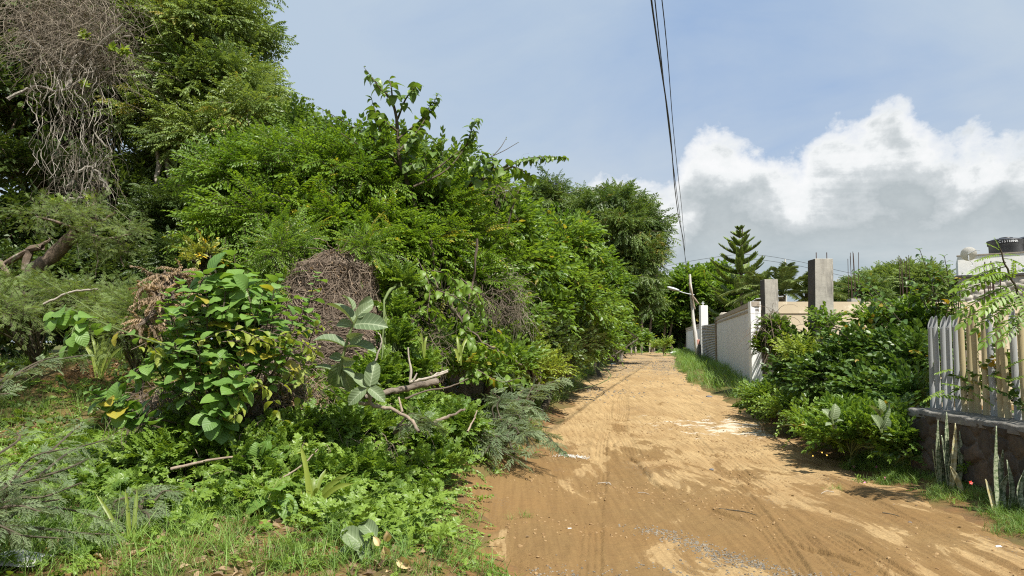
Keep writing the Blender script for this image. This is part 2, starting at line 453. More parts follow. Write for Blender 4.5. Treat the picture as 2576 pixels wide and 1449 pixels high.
# ------------------------------------------------------------------ ground
def soil_mat(name, road):
    m, nt, nodes, L = new_mat(name); n = N(nt)
    pos = n('ShaderNodeNewGeometry').outputs['Position']
    fine = n.noise(pos, 38.0, 6, .7)
    mid = n.noise(pos, 3.1, 6, .6)
    if road:
        damp, pale = (.202, .128, .052), (.42, .298, .148)
        v = n.mapping(pos, (1.15, .42, 1), (0, 0, 0), (0, 0, .18))
        wv = n.noise(v, 1.25, 10, .66, 1.2)
        v2 = n.mapping(pos, (3.2, .55, 1), (4, 2, 0), (0, 0, .22))
        w2 = n.noise(v2, 1.5, 6, .6, .4)
        sp = n('ShaderNodeSeparateXYZ', {0: pos})
        # the far stretch is drier and paler, the near left is damp
        dry = n.math('MULTIPLY_ADD', n.math('SUBTRACT', sp.outputs[1], 8.5), .030, -.01)
        dry = n.math('MINIMUM', dry, .13)
        near = n.math('MULTIPLY', n.math('SUBTRACT', 6.6, sp.outputs[1], clamp=True), .09)
        right = n.math('MULTIPLY', n.math('SUBTRACT', sp.outputs[0], 3.3), .03)
        k = n.math('ADD', n.math('ADD', n.math('ADD', n.math('MULTIPLY_ADD', wv, .8, 0), n.math('MULTIPLY', w2, .26)), dry), n.math('ADD', near, right))
        f = n.ramp(k, [(.46, 0.0), (.52, .18), (.535, .85), (.68, 1.0)])
        col = n.mix(f, damp, pale)
        col = n.mix(n.ramp(n.noise(pos, .9, 4), [(.4, 0.0), (.75, .55)]), col, (.225, .125, .046))
        # streaks along the wheel tracks
        st = n.noise(n.mapping(pos, (14, .7, 1), (0, 0, 0), (0, 0, .2)), 1.6, 4, .6)
        col = n.mix(n.ramp(st, [(.42, 0.0), (.62, .35)]), col, (.115, .066, .026))
        # exposed grey gravel
        gm = n.noise(n.mapping(pos, (1.1, .62, 1), (2.2, 6.9, 0), (0, 0, .5)), .9, 5, .65, .4)
        vor = n('ShaderNodeTexVoronoi', {'Vector': pos, 'Scale': 42.0})
        vd = n.noise(pos, 30, 3)
        gk = n.math('MULTIPLY', n.ramp(gm, [(.56, 0.0), (.66, 1.0)]), n.ramp(n.math('ADD', vor.outputs['Distance'], n.math('MULTIPLY', vd, .4)), [(.42, 1.0), (.56, 0.0)]))
        gcol = n.mix(vor.outputs['Color'], (.085, .080, .072), (.21, .185, .145))
        col = n.mix(n.math('MULTIPLY', gk, .85), col, gcol)
        # chalky caliche outcrops across the track
        ey = n.math('MULTIPLY', n.math('SUBTRACT', sp.outputs[1], n.math('MULTIPLY_ADD', sp.outputs[0], -.35, 14.9)), .5)
        ex = n.math('MULTIPLY', n.math('SUBTRACT', sp.outputs[0], 4.1), .5)
        er = n.math('ADD', n.math('MULTIPLY', ex, ex), n.math('MULTIPLY', ey, ey))
        cn = n.noise(n.mapping(pos, (1.0, 1.3, 1)), 2.9, 9, .68, .4)
        ck = n.ramp(n.math('SUBTRACT', cn, n.math('MULTIPLY', er, .16)), [(.49, 0.0), (.535, 1.0)])
        col = n.mix(ck, col, (.52, .46, .36))
        far = n.ramp(n.math('MULTIPLY', sp.outputs[1], .02), [(.5, 0.0), (.62, .8), (.8, .8)])
        fg = n.noise(n.mapping(pos, (1, .4, 1)), 1.6, 6, .7)
        col = n.mix(n.math('MULTIPLY', far, n.ramp(fg, [(.42, 0.0), (.6, .8)])), col, (.205, .172, .125))
    else:
        col = n.mix(n.ramp(mid, [(.35, 0.0), (.65, 1.0)]), (.215, .115, .046), (.120, .080, .040))
        gr = n.noise(pos, .8, 5, .6)
        sp = n('ShaderNodeSeparateXYZ', {0: pos})
        far = n.math('MULTIPLY', n.math('SUBTRACT', sp.outputs[1], 14.0), .05, clamp=True)
        col = n.mix(n.math('ADD', n.ramp(gr, [(.45, 0.0), (.6, .55)]), far, clamp=True), col, (.075, .095, .028))
    col = n.mix(n.ramp(fine, [(.35, .35), (.6, 0.0)]), col, (.16, .09, .04))
    bs = n('ShaderNodeBsdfPrincipled', {'Base Color': col, 'Roughness': .92, 'Specular IOR Level': .15})
    hh = n.math('ADD', n.math('MULTIPLY', fine, .5), n.noise(pos, 11, 6, .7))
    if road:
        # tyre treads: fine parallel ribs following the sweep of the road
        q = n.math('MULTIPLY_ADD', sp.outputs[1], .55, sp.outputs[0])
        cur = n.math('ADD', q, n.math('MULTIPLY', n.math('MULTIPLY', sp.outputs[1], sp.outputs[1]), -.012))
        rib = n.math('SINE', n.math('MULTIPLY', n.math('ADD', cur, n.math('MULTIPLY', mid, .05)), 95.0))
        cross = n.math('SINE', n.math('MULTIPLY', n.math('SUBTRACT', sp.outputs[1], n.math('MULTIPLY', sp.outputs[0], .5)), 120.0))
        lane = n.math('SINE', n.math('MULTIPLY', cur, 5.2))
        lk = n.math('MULTIPLY', n.ramp(lane, [(.35, 0.0), (.7, 1.0)]), n.ramp(n.noise(pos, .7, 3), [(.42, 0.0), (.55, 1.0)]))
        tr_ = n.math('MULTIPLY', lk, n.math('ADD', rib, n.math('MULTIPLY', cross, .35)))
        hh = n.math('ADD', hh, n.math('MULTIPLY', tr_, .07))
    b = n('ShaderNodeBump', {'Strength': .7, 'Distance': .03, 'Height': hh}); L.new(b.outputs[0], bs.inputs['Normal'])
    n('ShaderNodeOutputMaterial', {0: bs.outputs[0]})
    return m
mat_soil = soil_mat('bare earth', False); mat_road = soil_mat('dirt road', True)

def spaced(a, b, fine0, fine1, step):
    mid = np.arange(fine0, fine1, step)
    lo = fine0 - np.geomspace(step*1.5, fine0 - a, 26)[::-1] if fine0 > a else []
    hi = fine1 + np.geomspace(step*1.5, b - fine1, 26)
    return np.concatenate([lo, mid, hi])
gx = spaced(-2500, 2500, -9, 9, .14); gy = spaced(-300, 3000, 2, 26, .14)
go = mk('ground', grid(gx, gy, lambda x, y: H(x, y) - .004 - .055*sstep(.12, .4, x - xl(y))*sstep(.12, .4, xr(y) - x)*(y < 64)*(y > 0)), mat_soil, smooth=True, origin=(0, 0, 0))
tag(go, kind='structure')

ys = np.concatenate([np.arange(.5, 4.6, .08), np.arange(4.6, 10, .018), np.arange(10, 12, .03), np.arange(12, 20, .05), np.arange(20, 63, .2)])
us = np.linspace(0, 1, 280)
Yg, Ug = np.meshgrid(ys, us, indexing='ij')
el_ = xl(Yg) + (fbm(Yg*1.3, 0*Yg, 0, 31, 4) - .5)*.55 + (fbm(Yg*7, 0*Yg, 0, 32, 2)-.5)*.10 - .05
er_ = xr(Yg) + (fbm(Yg*1.1, 0*Yg+9, 0, 33, 4) - .5)*.5 + (fbm(Yg*7, 0*Yg+4, 0, 34, 2)-.5)*.10 + .05
Xg = el_ + (er_ - el_)*Ug
Zg = Hr(Xg, Yg) + .012 - .03*np.exp(-Ug/.012) - .03*np.exp(-(1-Ug)/.012)
ni, nj = Xg.shape; idx = np.arange(ni*nj).reshape(ni, nj)
q = np.stack([idx[:-1, :-1], idx[:-1, 1:], idx[1:, 1:], idx[1:, :-1]], -1).reshape(-1, 4)
ro = mk('dirt_road', T(np.stack([Xg, Yg, Zg], -1).reshape(-1, 3), loops=q.ravel(), totals=np.full(len(q), 4)), mat_road, smooth=True, origin=(0, 0, 0))
tag(ro, kind='structure')

# far hill
hx = np.linspace(60, 420, 40); hy = np.linspace(330, 620, 24)
hz = lambda x, y: 26*np.exp(-((x-215)/90)**2 - ((y-480)/80)**2) + 18*np.exp(-((x-330)/70)**2 - ((y-470)/80)**2) - 3 + 4*(fbm(x*.03, y*.03, 0, 51) - .5)
mat_hill = simple_mat('wooded hill', (.055, .085, .045), (.10, .13, .075), .08, .95, bump=0)
tag(mk('hill', grid(hx, hy, hz), mat_hill, smooth=True), kind='structure')
# ------------------------------------------------------------------ built things on the right
mat_white = simple_mat('white limewash', (.80, .80, .78), (.72, .72, .70), 1.5, .85, bump=.25, extra=[((.42, .40, .36), 2.5, .60, .78, (1, 1, .35))])
mat_grey = simple_mat('greyish plaster', (.66, .665, .67), (.59, .595, .60), .8, .9, bump=.12, extra=[((.38, .37, .36), .9, .58, .85, (2, 2, .35)), ((.66, .66, .66), 1.2, .6, .75, (1, 1, .6))])
mat_beige = simple_mat('cream plaster', (.58, .485, .345), (.50, .415, .29), 1.1, .9, bump=.25, extra=[((.40, .30, .19), 1.7, .56, .78, (1, 1, .6)), ((.72, .62, .46), 4.0, .58, .7, (1, 1, 1))])
mat_cope = simple_mat('weathered coping', (.42, .36, .29), (.28, .24, .20), 3.0, .9, bump=.3)
mat_conc = simple_mat('raw concrete', (.42, .395, .34), (.345, .325, .285), 2.2, .93, bump=.4, extra=[((.16, .15, .135), 2.0, .46, .74, (3, 3, .7)), ((.60, .56, .49), 3.5, .60, .72, (4, 4, .35))])
mat_cdark = simple_mat('column shade and dark slab', (.055, .052, .05), (.11, .10, .095), 3.0, .95, bump=.4)  # near-black shade of the columns' left sides, as colour; roof slab shares it
mat_rust = simple_mat('rusty steel', (.10, .055, .04), (.05, .035, .03), 9, .8, bump=.2)
mat_tin = simple_mat('corrugated tin', (.40, .41, .40), (.24, .23, .21), 2.0, .5, (1, 1, 2.5), bump=.1, metal=.35, extra=[((.20, .13, .09), 3.0, .55, .72, (1, 1, 3))])
mat_wood = simple_mat('weathered wood', (.34, .27, .20), (.19, .145, .105), 3.0, .9, (6, 6, 1), bump=.4)
mat_plank = simple_mat('old roof planks', (.42, .33, .22), (.26, .19, .12), 3.0, .9, (2, 8, 8), bump=.3)
mat_pole = simple_mat('white painted pole', (.68, .66, .62), (.56, .53, .49), 2.5, .85, (3, 3, 1), bump=.35, extra=[((.36, .31, .26), 3.0, .64, .74, (3, 3, .7))])
mat_bark = simple_mat('brown bark', (.19, .14, .10), (.09, .068, .05), 5.0, .95, (2, 2, .6), bump=.7, extra=[((.33, .29, .23), 4.0, .55, .7, (1, 1, 1))])
mat_barkpale = simple_mat('pale bark', (.44, .39, .325), (.28, .24, .19), 4.0, .9, (2, 2, .5), bump=.5)
mat_twig = simple_mat('grey twigs', (.10, .078, .058), (.24, .19, .145), 5.0, .95, bump=.3, tint=True)
mat_stem = simple_mat('dark stems', (.095, .075, .05), (.055, .05, .032), 5.0, .9, bump=.2)
mat_gstem = simple_mat('green stems', (.16, .20, .07), (.09, .13, .04), 5.0, .7, bump=0)
mat_black = simple_mat('black polyethylene', (.018, .018, .02), (.030, .030, .032), 2.0, .42, bump=.05, spec=.5)
mat_cable = simple_mat('black cable', (.012, .012, .013), (.02, .02, .02), 2.0, .6, bump=0)
mat_lamp = simple_mat('grey lamp housing', (.62, .64, .66), (.52, .54, .56), 3.0, .4, bump=0)
mat_letter = simple_mat('white lettering', (.85, .85, .85), (.8, .8, .8), 2.0, .6, bump=0)
mat_blue = simple_mat('blue tiles', (.02, .03, .22), (.03, .05, .30), 6.0, .4, bump=0)
mat_pvcg = simple_mat('grey pipe', (.36, .37, .37), (.29, .30, .30), 3.0, .5, (2, 2, .5), bump=.05, extra=[((.27, .27, .25), 3.0, .6, .8, (4, 4, .6))])
mat_pvcy = simple_mat('yellowed pipe', (.44, .375, .225), (.37, .31, .18), 3.0, .5, (2, 2, .5), bump=.05, extra=[((.34, .28, .15), 3.0, .6, .8, (4, 4, .6))])
mat_mesh = simple_mat('pale dish mesh', (.80, .78, .73), (.70, .68, .63), 30.0, .6, bump=.3)

def bevel(o, w=.012):
    md = o.modifiers.new('bevel', 'BEVEL'); md.width = w; md.segments = 2; md.limit_method = 'ANGLE'

def subdiv_noise(t, amp, sc, seed=0):
    V = t.V
    for k in range(3):
        V[:, k] += (fbm(V[:, 0]*sc + 11*k, V[:, 1]*sc, V[:, 2]*sc, seed + k, 3) - .5)*amp
    return t

# grey wall along the road (two runs with a gate between), and the cream wall across
def gz(p): return float(H(p[0], p[1])) - .25
W0, W1, W2, W3 = np.array([6.5, 20.]), np.array([8.85, 32.]), np.array([10.75, 42.0]), np.array([14.1, 60.])
wt = lambda y: 2.74 if y < 33 else 2.74 + (y-33)*.004
def run_wall(a, b, label):
    t = thing('boundary_wall', (a[0], a[1], gz(a) + .25), label, 'wall')
    mk('wall_body', obox(a, b, .16, gz(a), gz(b), wt(a[1]) - .13, wt(b[1]) - .13, -1), mat_grey, t)
    d = (b-a)/np.linalg.norm(b-a); nn = np.array([d[1], -d[0]])
    mk('coping', [obox(a - nn*.035 - d*.02, b - nn*.035 + d*.02, .23, wt(a[1]) - .127, wt(b[1]) - .127, wt(a[1]), wt(b[1]), -1),
                  obox(a - nn*.022, b - nn*.022, .20, wt(a[1]) - .26, wt(b[1]) - .26, wt(a[1]) - .20, wt(b[1]) - .20, -1)], mat_cope, t)
    return t
w1 = run_wall(W0, W1, 'grey plastered wall along the road between the corrugated gate and the white corner strip')
w2 = run_wall(W2, W3, 'lower far grey plastered wall behind the leaning lamp pole')
# gate: white pillar, corrugated sheet
g = thing('sheet_gate', (W1[0], W1[1], gz(W1)+.25), 'rusty corrugated tin sheet gate closing the gap between the grey walls', 'gate')
dd_ = (W2 - W1)/np.linalg.norm(W2 - W1); nn_ = np.array([dd_[1], -dd_[0]])
ga, gb = W1 + dd_*.15 - nn_*.05, W1 + dd_*(np.linalg.norm(W2-W1) - 1.2) - nn_*.05
zz = np.arange(0, 1.0001, 1/168.); K = []
for z_ in zz:
    off = .022*math.sin(z_*2*PI*24)
    for p in (ga, gb): K.append((p[0] - nn_[0]*off, p[1] - nn_[1]*off, gz(p) + .15 + z_*1.86))
F = [(2*i, 2*i+1, 2*i+3, 2*i+2) for i in range(len(zz)-1)]
o = mk('corrugated_sheet', T(K, F), mat_tin, g); md = o.modifiers.new('th', 'SOLIDIFY'); md.thickness = .01
pa = W1 + dd_*.03
mk('post', box(pa[0]-.06, pa[0]+.04, pa[1]-.02, pa[1]+.08, gz(pa), 2.62), mat_wood, g)
pp = gb + dd_*.30
t = thing('gate_pillar', (pp[0], pp[1], gz(pp)+.2), 'square white gate pillar between the corrugated gate and the far grey wall', 'pillar')
o = mk('shaft', box(pp[0]-.08, pp[0]+.32, pp[1]-.2, pp[1]+.2, gz(pp), 3.72), mat_white, t); bevel(o, .02)
mk('cross', [box(pp[0]+.08, pp[0]+.12, pp[1]-.02, pp[1]+.02, 3.721, 3.96), box(pp[0]+.02, pp[0]+.078, pp[1]-.02, pp[1]+.02, 3.84, 3.88), box(pp[0]+.122, pp[0]+.18, pp[1]-.02, pp[1]+.02, 3.84, 3.88)], mat_lamp, t)

c = thing('compound_wall', (6.5, 20, gz(W0)+.25), 'long cream plastered wall with white painted left end behind the columns', 'wall')
mk('white_end', obox((6.45, 19.985), (6.86, 19.985), .2, gz(W0), gz(W0), 2.745, 2.745), mat_white, c)
mk('wall_body', obox((6.862, 20), (17.5, 20), .18, .3, .3, 2.42, 2.42), mat_beige, c)
mk('coping_band', obox((6.862, 19.975), (17.5, 19.975), .23, 2.422, 2.422, 2.74, 2.72), mat_beige, c)

# lean-to roof seen over the corner
r = thing('lean_to_roof', (7.8, 22, 2.7), 'low corrugated lean to roof with loose planks just above the grey wall', 'roof')
K = []; nx_ = 60
for i in range(nx_ + 1):
    u = i/nx_; off = .022*math.sin(u*2*PI*15)
    A_ = np.array([6.80, 20.55, 2.84]); B_ = np.array([8.35, 27.5, 2.80]); q = A_ + (B_-A_)*u
    K += [(q[0], q[1], q[2] + off), (q[0] + .72, q[1] - .12, q[2] + .06 + off)]
F = [(2*i, 2*i+2, 2*i+3, 2*i+1) for i in range(nx_)]
o = mk('corrugated_sheet', T(K, F), mat_tin, r); md = o.modifiers.new('th', 'SOLIDIFY'); md.thickness = .012
for k, (y0, y1, x0, z0) in enumerate([(21.3, 24.5, 7.05, 2.72), (24.6, 28.3, 7.7, 2.70), (22.4, 26.2, 7.4, 2.66)]):
    mk('plank', obox((x0, y0), (x0 + .68, y1), .14, z0, z0 + .03, z0 + .07, z0 + .10), mat_plank, r)
mk('support', [box(7.0, 7.1, 21.0, 21.1, .5, 2.82), box(8.45, 8.55, 27.2, 27.3, .5, 2.78)], mat_wood, r)
t = thing('stone_gatepost', tuple(W1) + (1.0,), 'squat rough stone post at the near edge of the corrugated gate', 'post')
pq = W1 - dd_*.4 + nn_*.45
mk('post_body', subdiv_noise(grid_box := lathe([(0.001, .4), (.34, .4), (.36, 1.4), (.33, 2.2), (.35, 2.85), (.28, 2.93), (.001, 2.95)], 24, (pq[0], pq[1], 0)), .08, 5), simple_mat('pale rubble', (.55, .50, .42), (.33, .29, .23), 5, .9, bump=.6), t)

# unfinished columns
def column(x, y, w, h, lean, label, bars):
    b0 = float(H(x, y)) - .2
    t = thing('concrete_column', (x, y, b0 + .2), label, 'column')
    n_ = 14; zs = np.linspace(b0, h, n_); V = []; F = []; mi = []
    for i, z_ in enumerate(zs):
        ox = lean*(z_ - b0)
        ww = w*(1 + .012*math.sin(i*2.3))/2
        V += [(x-ww+ox, y-ww, z_), (x+ww+ox, y-ww, z_), (x+ww+ox, y+ww, z_), (x-ww+ox, y+ww, z_)]
    for i in range(n_-1):
        a = 4*i
        for k in range(4): F.append((a+k, a+(k+1) % 4, a+4+(k+1) % 4, a+4+k)); mi.append(1 if k == 3 else 0)  # left face takes the dark material: its shade is painted in
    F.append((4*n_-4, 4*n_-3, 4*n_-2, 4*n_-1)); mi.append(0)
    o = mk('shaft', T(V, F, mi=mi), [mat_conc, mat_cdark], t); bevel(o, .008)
    for (bx, by, bl) in bars:
        mk('rebar', tubes(np.array([(x+lean*(h-b0)+bx, y+by, h - .05), (x+lean*(h-b0)+bx+.002, y+by, h + bl)])[None], .008, 6), mat_rust, t)
    return t
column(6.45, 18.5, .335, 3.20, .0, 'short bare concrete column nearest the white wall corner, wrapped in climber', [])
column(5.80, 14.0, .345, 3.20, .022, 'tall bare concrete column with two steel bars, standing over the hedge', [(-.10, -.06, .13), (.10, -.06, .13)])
# cut off columns with long bars further back
def stub(px, py_top, Y, w, label, nb, bl, rusty=False):
    p = P(px, py_top, Y); b0 = float(H(p[0], p[1])) - .1
    t = thing('rebar_column', (p[0], p[1], b0 + .1), label, 'column')
    o = mk('shaft', box(p[0]-w/2, p[0]+w/2, p[1]-w/2, p[1]+w/2, b0, p[2]), mat_conc if not rusty else mat_ruststain, t); bevel(o, .01)
    for k in range(nb):
        a = (k % 3 - 1)*w*.36 + rng.normal()*.01; bb = (k//3 - .5)*w*.6
        e = np.array([p[0]+a+rng.normal()*.03, p[1]+bb, p[2]+bl*(.85 + .25*rng.random())])
        mk('rebar', tubes(np.array([(p[0]+a, p[1]+bb, p[2]-.02), e])[None], .009, 5), mat_rust, t)
mat_ruststain = simple_mat('rust stained concrete', (.62, .56, .48), (.52, .46, .38), 3, .9, bump=.3, extra=[((.42, .20, .08), 3.0, .52, .64, (3, 3, .4))])
stub(2148, 752, 22.5, .3, 'cut column with a tight bundle of bare steel bars behind the cream wall', 6, 1.35)
stub(2278, 745, 23.5, .3, 'second column with spread bare steel bars, beside the hedge climber', 6, 1.35)
stub(2401, 806, 13.0, .24, 'short rust stained post with steel bars half hidden behind the hedge leaves', 4, .4, True)
stub(2497, 776, 12.5, .26, 'rust stained post with tall steel bars between the pipe fence and the stone house', 6, .8, True)

# precast wall behind the pipe fence
pw = thing('panel_wall', (8, 15, .4), 'low cream panel wall of stacked courses seen through the pipe fence', 'wall')
for k in range(5):
    z0 = .20 + k*.325
    mk('panel', box(8.1, 18, 15 + .012*(k % 2), 15.12, z0, z0 + .318), mat_beige, pw)

# house at the far right
mat_rock = simple_mat('rough cast stone facing', (.50, .46, .40), (.38, .345, .295), 3, .95, bump=.3)
hs = thing('stone_house', (17, 28, .4), 'rough cream stone house with a white parapet at the right edge', 'house')
HA, HB = np.array([17.0, 28.0]), np.array([23.96, 24.08])
hd = (HB-HA)/np.linalg.norm(HB-HA); hn = np.array([-hd[1], hd[0]])
nu, nv = 190, 90
U_, V_ = np.meshgrid(np.linspace(0, 7.6, nu), np.linspace(.2, 4.10, nv), indexing='ij')
pts_ = rng.random((900, 2))*np.array([7.8, 3.9])
D = np.full(U_.shape, 9.); 
for p_ in pts_: D = np.minimum(D, np.hypot(U_-p_[0], (V_-p_[1])*1.25))
dep = .06*np.clip(1 - (D/.15)**2, 0, 1)**.6 + (fbm(U_*7, V_*7, 0, 17, 4)-.5)*.05
KX = HA[0] + hd[0]*U_ - hn[0]*dep; KY = HA[1] + hd[1]*U_ - hn[1]*dep
idx = np.arange(nu*nv).reshape(nu, nv)
q = np.stack([idx[:-1, :-1], idx[1:, :-1], idx[1:, 1:], idx[:-1, 1:]], -1).reshape(-1, 4)
mk('stone_wall', T(np.stack([KX, KY, V_], -1).reshape(-1, 3), loops=q.ravel(), totals=np.full(len(q), 4)), mat_rock, hs)
E_ = HA + hn*3
mk('side_wall', obox(HA + hn*.02, E_, .2, .2, .2, 4.10, 4.10, -1), mat_rock, hs)
mk('roof_slab', obox(HA - hd*.10 - hn*.10, HB, 6.2, 4.105, 4.105, 4.19, 4.19), mat_cdark, hs)
mk('parapet', [obox(HA - hd*.02, HB, .16, 4.194, 4.194, 4.92, 5.0), obox(HA - hd*.02 + hn*.162, E_, .16, 4.194, 4.194, 4.92, 4.92, -1)], mat_white, hs)
mk('parapet_cap', obox(HA - hd*.05 - hn*.04, HB, .25, 4.923, 5.003, 4.96, 5.04), mat_cope, hs)
tl = HA + hd*2.0 - hn*.012
mk('blue_tile_strip', obox(tl, tl + hd*1.3, .01, 4.26, 4.26, 4.36, 4.36), mat_blue, hs)
# roof block carrying the tanks
R0 = HA + hd*1.35 + hn*.9
mk('tank_platform', obox(R0, R0 + hd*6, 3.2, 4.194, 4.194, 4.97, 4.97), mat_white, hs)
def textmesh(name, s, size, loc, rot, parent, mat):
    cu = bpy.data.curves.new(name, 'FONT'); cu.body = s; cu.size = size; cu.extrude = .004; cu.align_x = 'CENTER'
    o = bpy.data.objects.new(name, cu); COL.objects.link(o)
    dg = bpy.context.evaluated_depsgraph_get(); me = bpy.data.meshes.new_from_object(o.evaluated_get(dg))
    bpy.data.objects.remove(o)
    o = bpy.data.objects.new(name, me); COL.objects.link(o); me.materials.append(mat)
    return o
def tank(cx, cy, r, z0, h, label, word, wz, wsize, wang):
    t = thing('water_tank', (cx, cy, z0), label, 'water tank', 'black tanks on the house roof')
    prof = [(r*.93, 0), (r*.95, h*.1), (r*.96, h*.62), (r*1.0, h*.64), (r*1.03, h*.66), (r*1.03, h*.86), (r*1.06, h*.87), (r*1.06, h*.91), (r*.98, h*.93), (r*.75, h*1.0), (r*.35, h*1.04)]
    mk('body', lathe(prof, 40, (cx, cy, z0)), mat_black, t, smooth=True)
    mk('lid', lathe([(r*.38, h*1.03), (r*.38, h*1.08), (r*.3, h*1.10), (.001, h*1.11)], 24, (cx, cy, z0)), mat_black, t, smooth=True)
    base = math.atan2(-cy, -cx) + wang
    pitch_ = wsize*.62
    for k, ch in enumerate(word):
        if ch == ' ': continue
        th = base + (k - (len(word)-1)/2)*pitch_/(r*1.04)
        o = textmesh('lettering', ch, wsize, None, None, t, mat_letter)
        o.location = (math.cos(th)*r*1.04, math.sin(th)*r*1.04, wz); o.rotation_euler = (PI/2, 0, th + PI/2); o.parent = t
    return t
tank(19.30, 28.66, .62, 4.972, .70, 'black plastic water tank on the white roof block, left of the two tanks', 'CISTERNA', .515, .13, .12)
tank(20.45, 28.7, .66, 4.972, .80, 'taller black plastic water tank cut by the right edge of the photo', 'Rotoplas', .25, .17, -.05)

# dish
dp = P(2436, 640, 27.5)
d = thing('satellite_dish', (dp[0], dp[1], 4.74), 'round mesh satellite dish on a thin mast at the corner of the parapet', 'satellite dish')
mk('mast', [tubes(np.array([(dp[0], dp[1], 4.72), (dp[0], dp[1], dp[2])])[None], .022, 8)], mat_lamp, d)
o = mk('dish', lathe([(.001, 0), (.1, .006), (.2, .025), (.29, .055), (.30, .06)], 28, tuple(d['_o'])), mat_mesh, d, smooth=True)
o.scale = (.9, .9, .9); o.location = (0, -.03, dp[2]-4.74); o.rotation_euler = (math.radians(68), 0, math.radians(155))
mk('feed_arm', [tubes(spline([(dp[0]-.03, dp[1]-.02, dp[2]), (dp[0]+.1, dp[1]-.3, dp[2]+.12), (dp[0]+.16, dp[1]-.42, dp[2]+.1)], 8)[None], .012, 6)], mat_lamp, d)
mk('cable', tubes(spline([(dp[0]+.01, dp[1], dp[2]-.22), (dp[0]+.12, dp[1], dp[2]-.30), (dp[0]+.15, dp[1], dp[2]-.42), (dp[0]+.05, dp[1], dp[2]-.44)], 10)[None], .012, 5), mat_lamp, d)

# ------------------------------------------------------------------ stone wall with pipe fence
WX, WY0, WY1, WZ = 4.72, 3.2, 8.85, .83
sw = thing('rubble_wall', (WX, 7.5, .15), 'low dark rubble stone wall carrying the pipe fence', 'wall')
mat_rub = None
def rubble_mat():
    m, nt, nodes, L = new_mat('rubble masonry'); n = N(nt)
    luv = n('ShaderNodeAttribute', attribute_name='luv').outputs['Vector']
    tint = n('ShaderNodeAttribute', attribute_name='tint').outputs['Fac']
    sx = n('ShaderNodeSeparateXYZ', {0: luv})
    pos = n('ShaderNodeNewGeometry').outputs['Position']
    st = n.ramp(tint, [(0, (.050, .044, .038)), (.35, (.095, .080, .064)), (.65, (.135, .100, .070)), (1, (.085, .078, .070))])
    st = n.mix(n.ramp(n.noise(pos, 14, 6, .65), [(.4, 0.0), (.65, .7)]), st, (.055, .048, .042))
    joint = n.ramp(sx.outputs[2], [(.0, 1.0), (.35, 0.0)])
    col = n.mix(joint, st, (.125, .115, .10))
    col = n.mix(n.ramp(n.noise(n.mapping(pos, (1, 1, .5)), 3.5, 5), [(.5, 0.0), (.7, .7)]), col, (.045, .04, .036))
    bs = n('ShaderNodeBsdfPrincipled', {'Base Color': col, 'Roughness': .95, 'Specular IOR Level': .2})
    b = n('ShaderNodeBump', {'Strength': .7, 'Distance': .02, 'Height': n.noise(pos, 40, 6, .7)}); L.new(b.outputs[0], bs.inputs['Normal'])
    n('ShaderNodeOutputMaterial', {0: bs.outputs[0]}); return m
mat_rub = rubble_mat()
def rubble(u0, u1, v0, v1, mapf, step=.014, cell=.23, seed=3):
    r_ = np.random.default_rng(seed)
    U, V = np.meshgrid(np.arange(u0, u1, step), np.arange(v0, v1 + step*.5, step), indexing='ij')
    gu = np.arange(u0-.3, u1+.3, cell*1.15); gv = np.arange(v0-.3, v1+.3, cell*.85)
    cs = np.array([(a + r_.uniform(-.4, .4)*cell + (j % 2)*cell*.5, b + r_.uniform(-.35, .35)*cell*.8) for a in gu for j, b in enumerate(gv)])
    wu = U + (fbm(U*6, V*6, 0, 8, 3)-.5)*.09; wv = V + (fbm(U*6, V*6, 5, 9, 3)-.5)*.09
    d1 = np.full(U.shape, 9.); d2 = d1.copy(); id_ = np.zeros(U.shape, int)
    for k, (a, b) in enumerate(cs):
        dd = np.hypot((wu-a)*.9, wv-b); m1 = dd < d1
        d2 = np.where(m1, d1, np.minimum(d2, dd)); id_ = np.where(m1, k, id_); d1 = np.where(m1, dd, d1)
    edge = np.clip((d2-d1)/.07, 0, 1)
    hgt = r_.random(len(cs))[id_]
    dep = .055*edge**.5*(.5 + .6*hgt) + (fbm(U*9, V*9, 2, 12, 4)-.5)*.025
    pts = mapf(U, V, dep)
    a, b = U.shape; idx = np.arange(a*b).reshape(a, b)
    q = np.stack([idx[:-1, :-1], idx[1:, :-1], idx[1:, 1:], idx[:-1, 1:]], -1).reshape(-1, 4)
    luv = np.stack([U, V, edge], -1).reshape(-1, 3)
    return T(pts.reshape(-1, 3), loops=q.ravel(), totals=np.full(len(q), 4), tint=r_.random(len(cs))[id_].ravel(), luv=luv)
mk('masonry', [rubble(WY0, WY1, -.05, WZ - .045, lambda U, V, d: np.stack([WX + .03 - d, U, V], -1)),
               rubble(WX, WX + .75, -.05, WZ - .045, lambda U, V, d: np.stack([U, WY1 - .03 + d, V], -1), seed=8)], mat_rub, sw, smooth=True)
cap = grid(np.linspace(WX - .03, WX + .75, 40), np.linspace(WY0, WY1 + .05, 260), lambda x, y: WZ + (fbm(x*7, y*7, 0, 14, 4) - .5)*.035 + .012)
rim = cap.V[:, 0] < WX - .005
cap.V[rim, 2] -= .015
cap.V[cap.V[:, 0] < WX - .029, 2] = WZ - .075; cap.V[cap.V[:, 0] < WX - .029, 0] += .02
e_ = cap.V[:, 1] > WY1 + .04; cap.V[e_, 2] = WZ - .07
cap.V[:, 0] += (fbm(cap.V[:, 1]*9, cap.V[:, 2]*0, 0, 15, 3) - .5)*.03*(cap.V[:, 0] < WX + .02)
mk('mortar_cap', cap, simple_mat('mortar cap', (.215, .205, .185), (.12, .113, .10), 6, .95, bump=.6, extra=[((.10, .09, .08), 5, .55, .7, (1, 1, 1))]), sw, smooth=True)

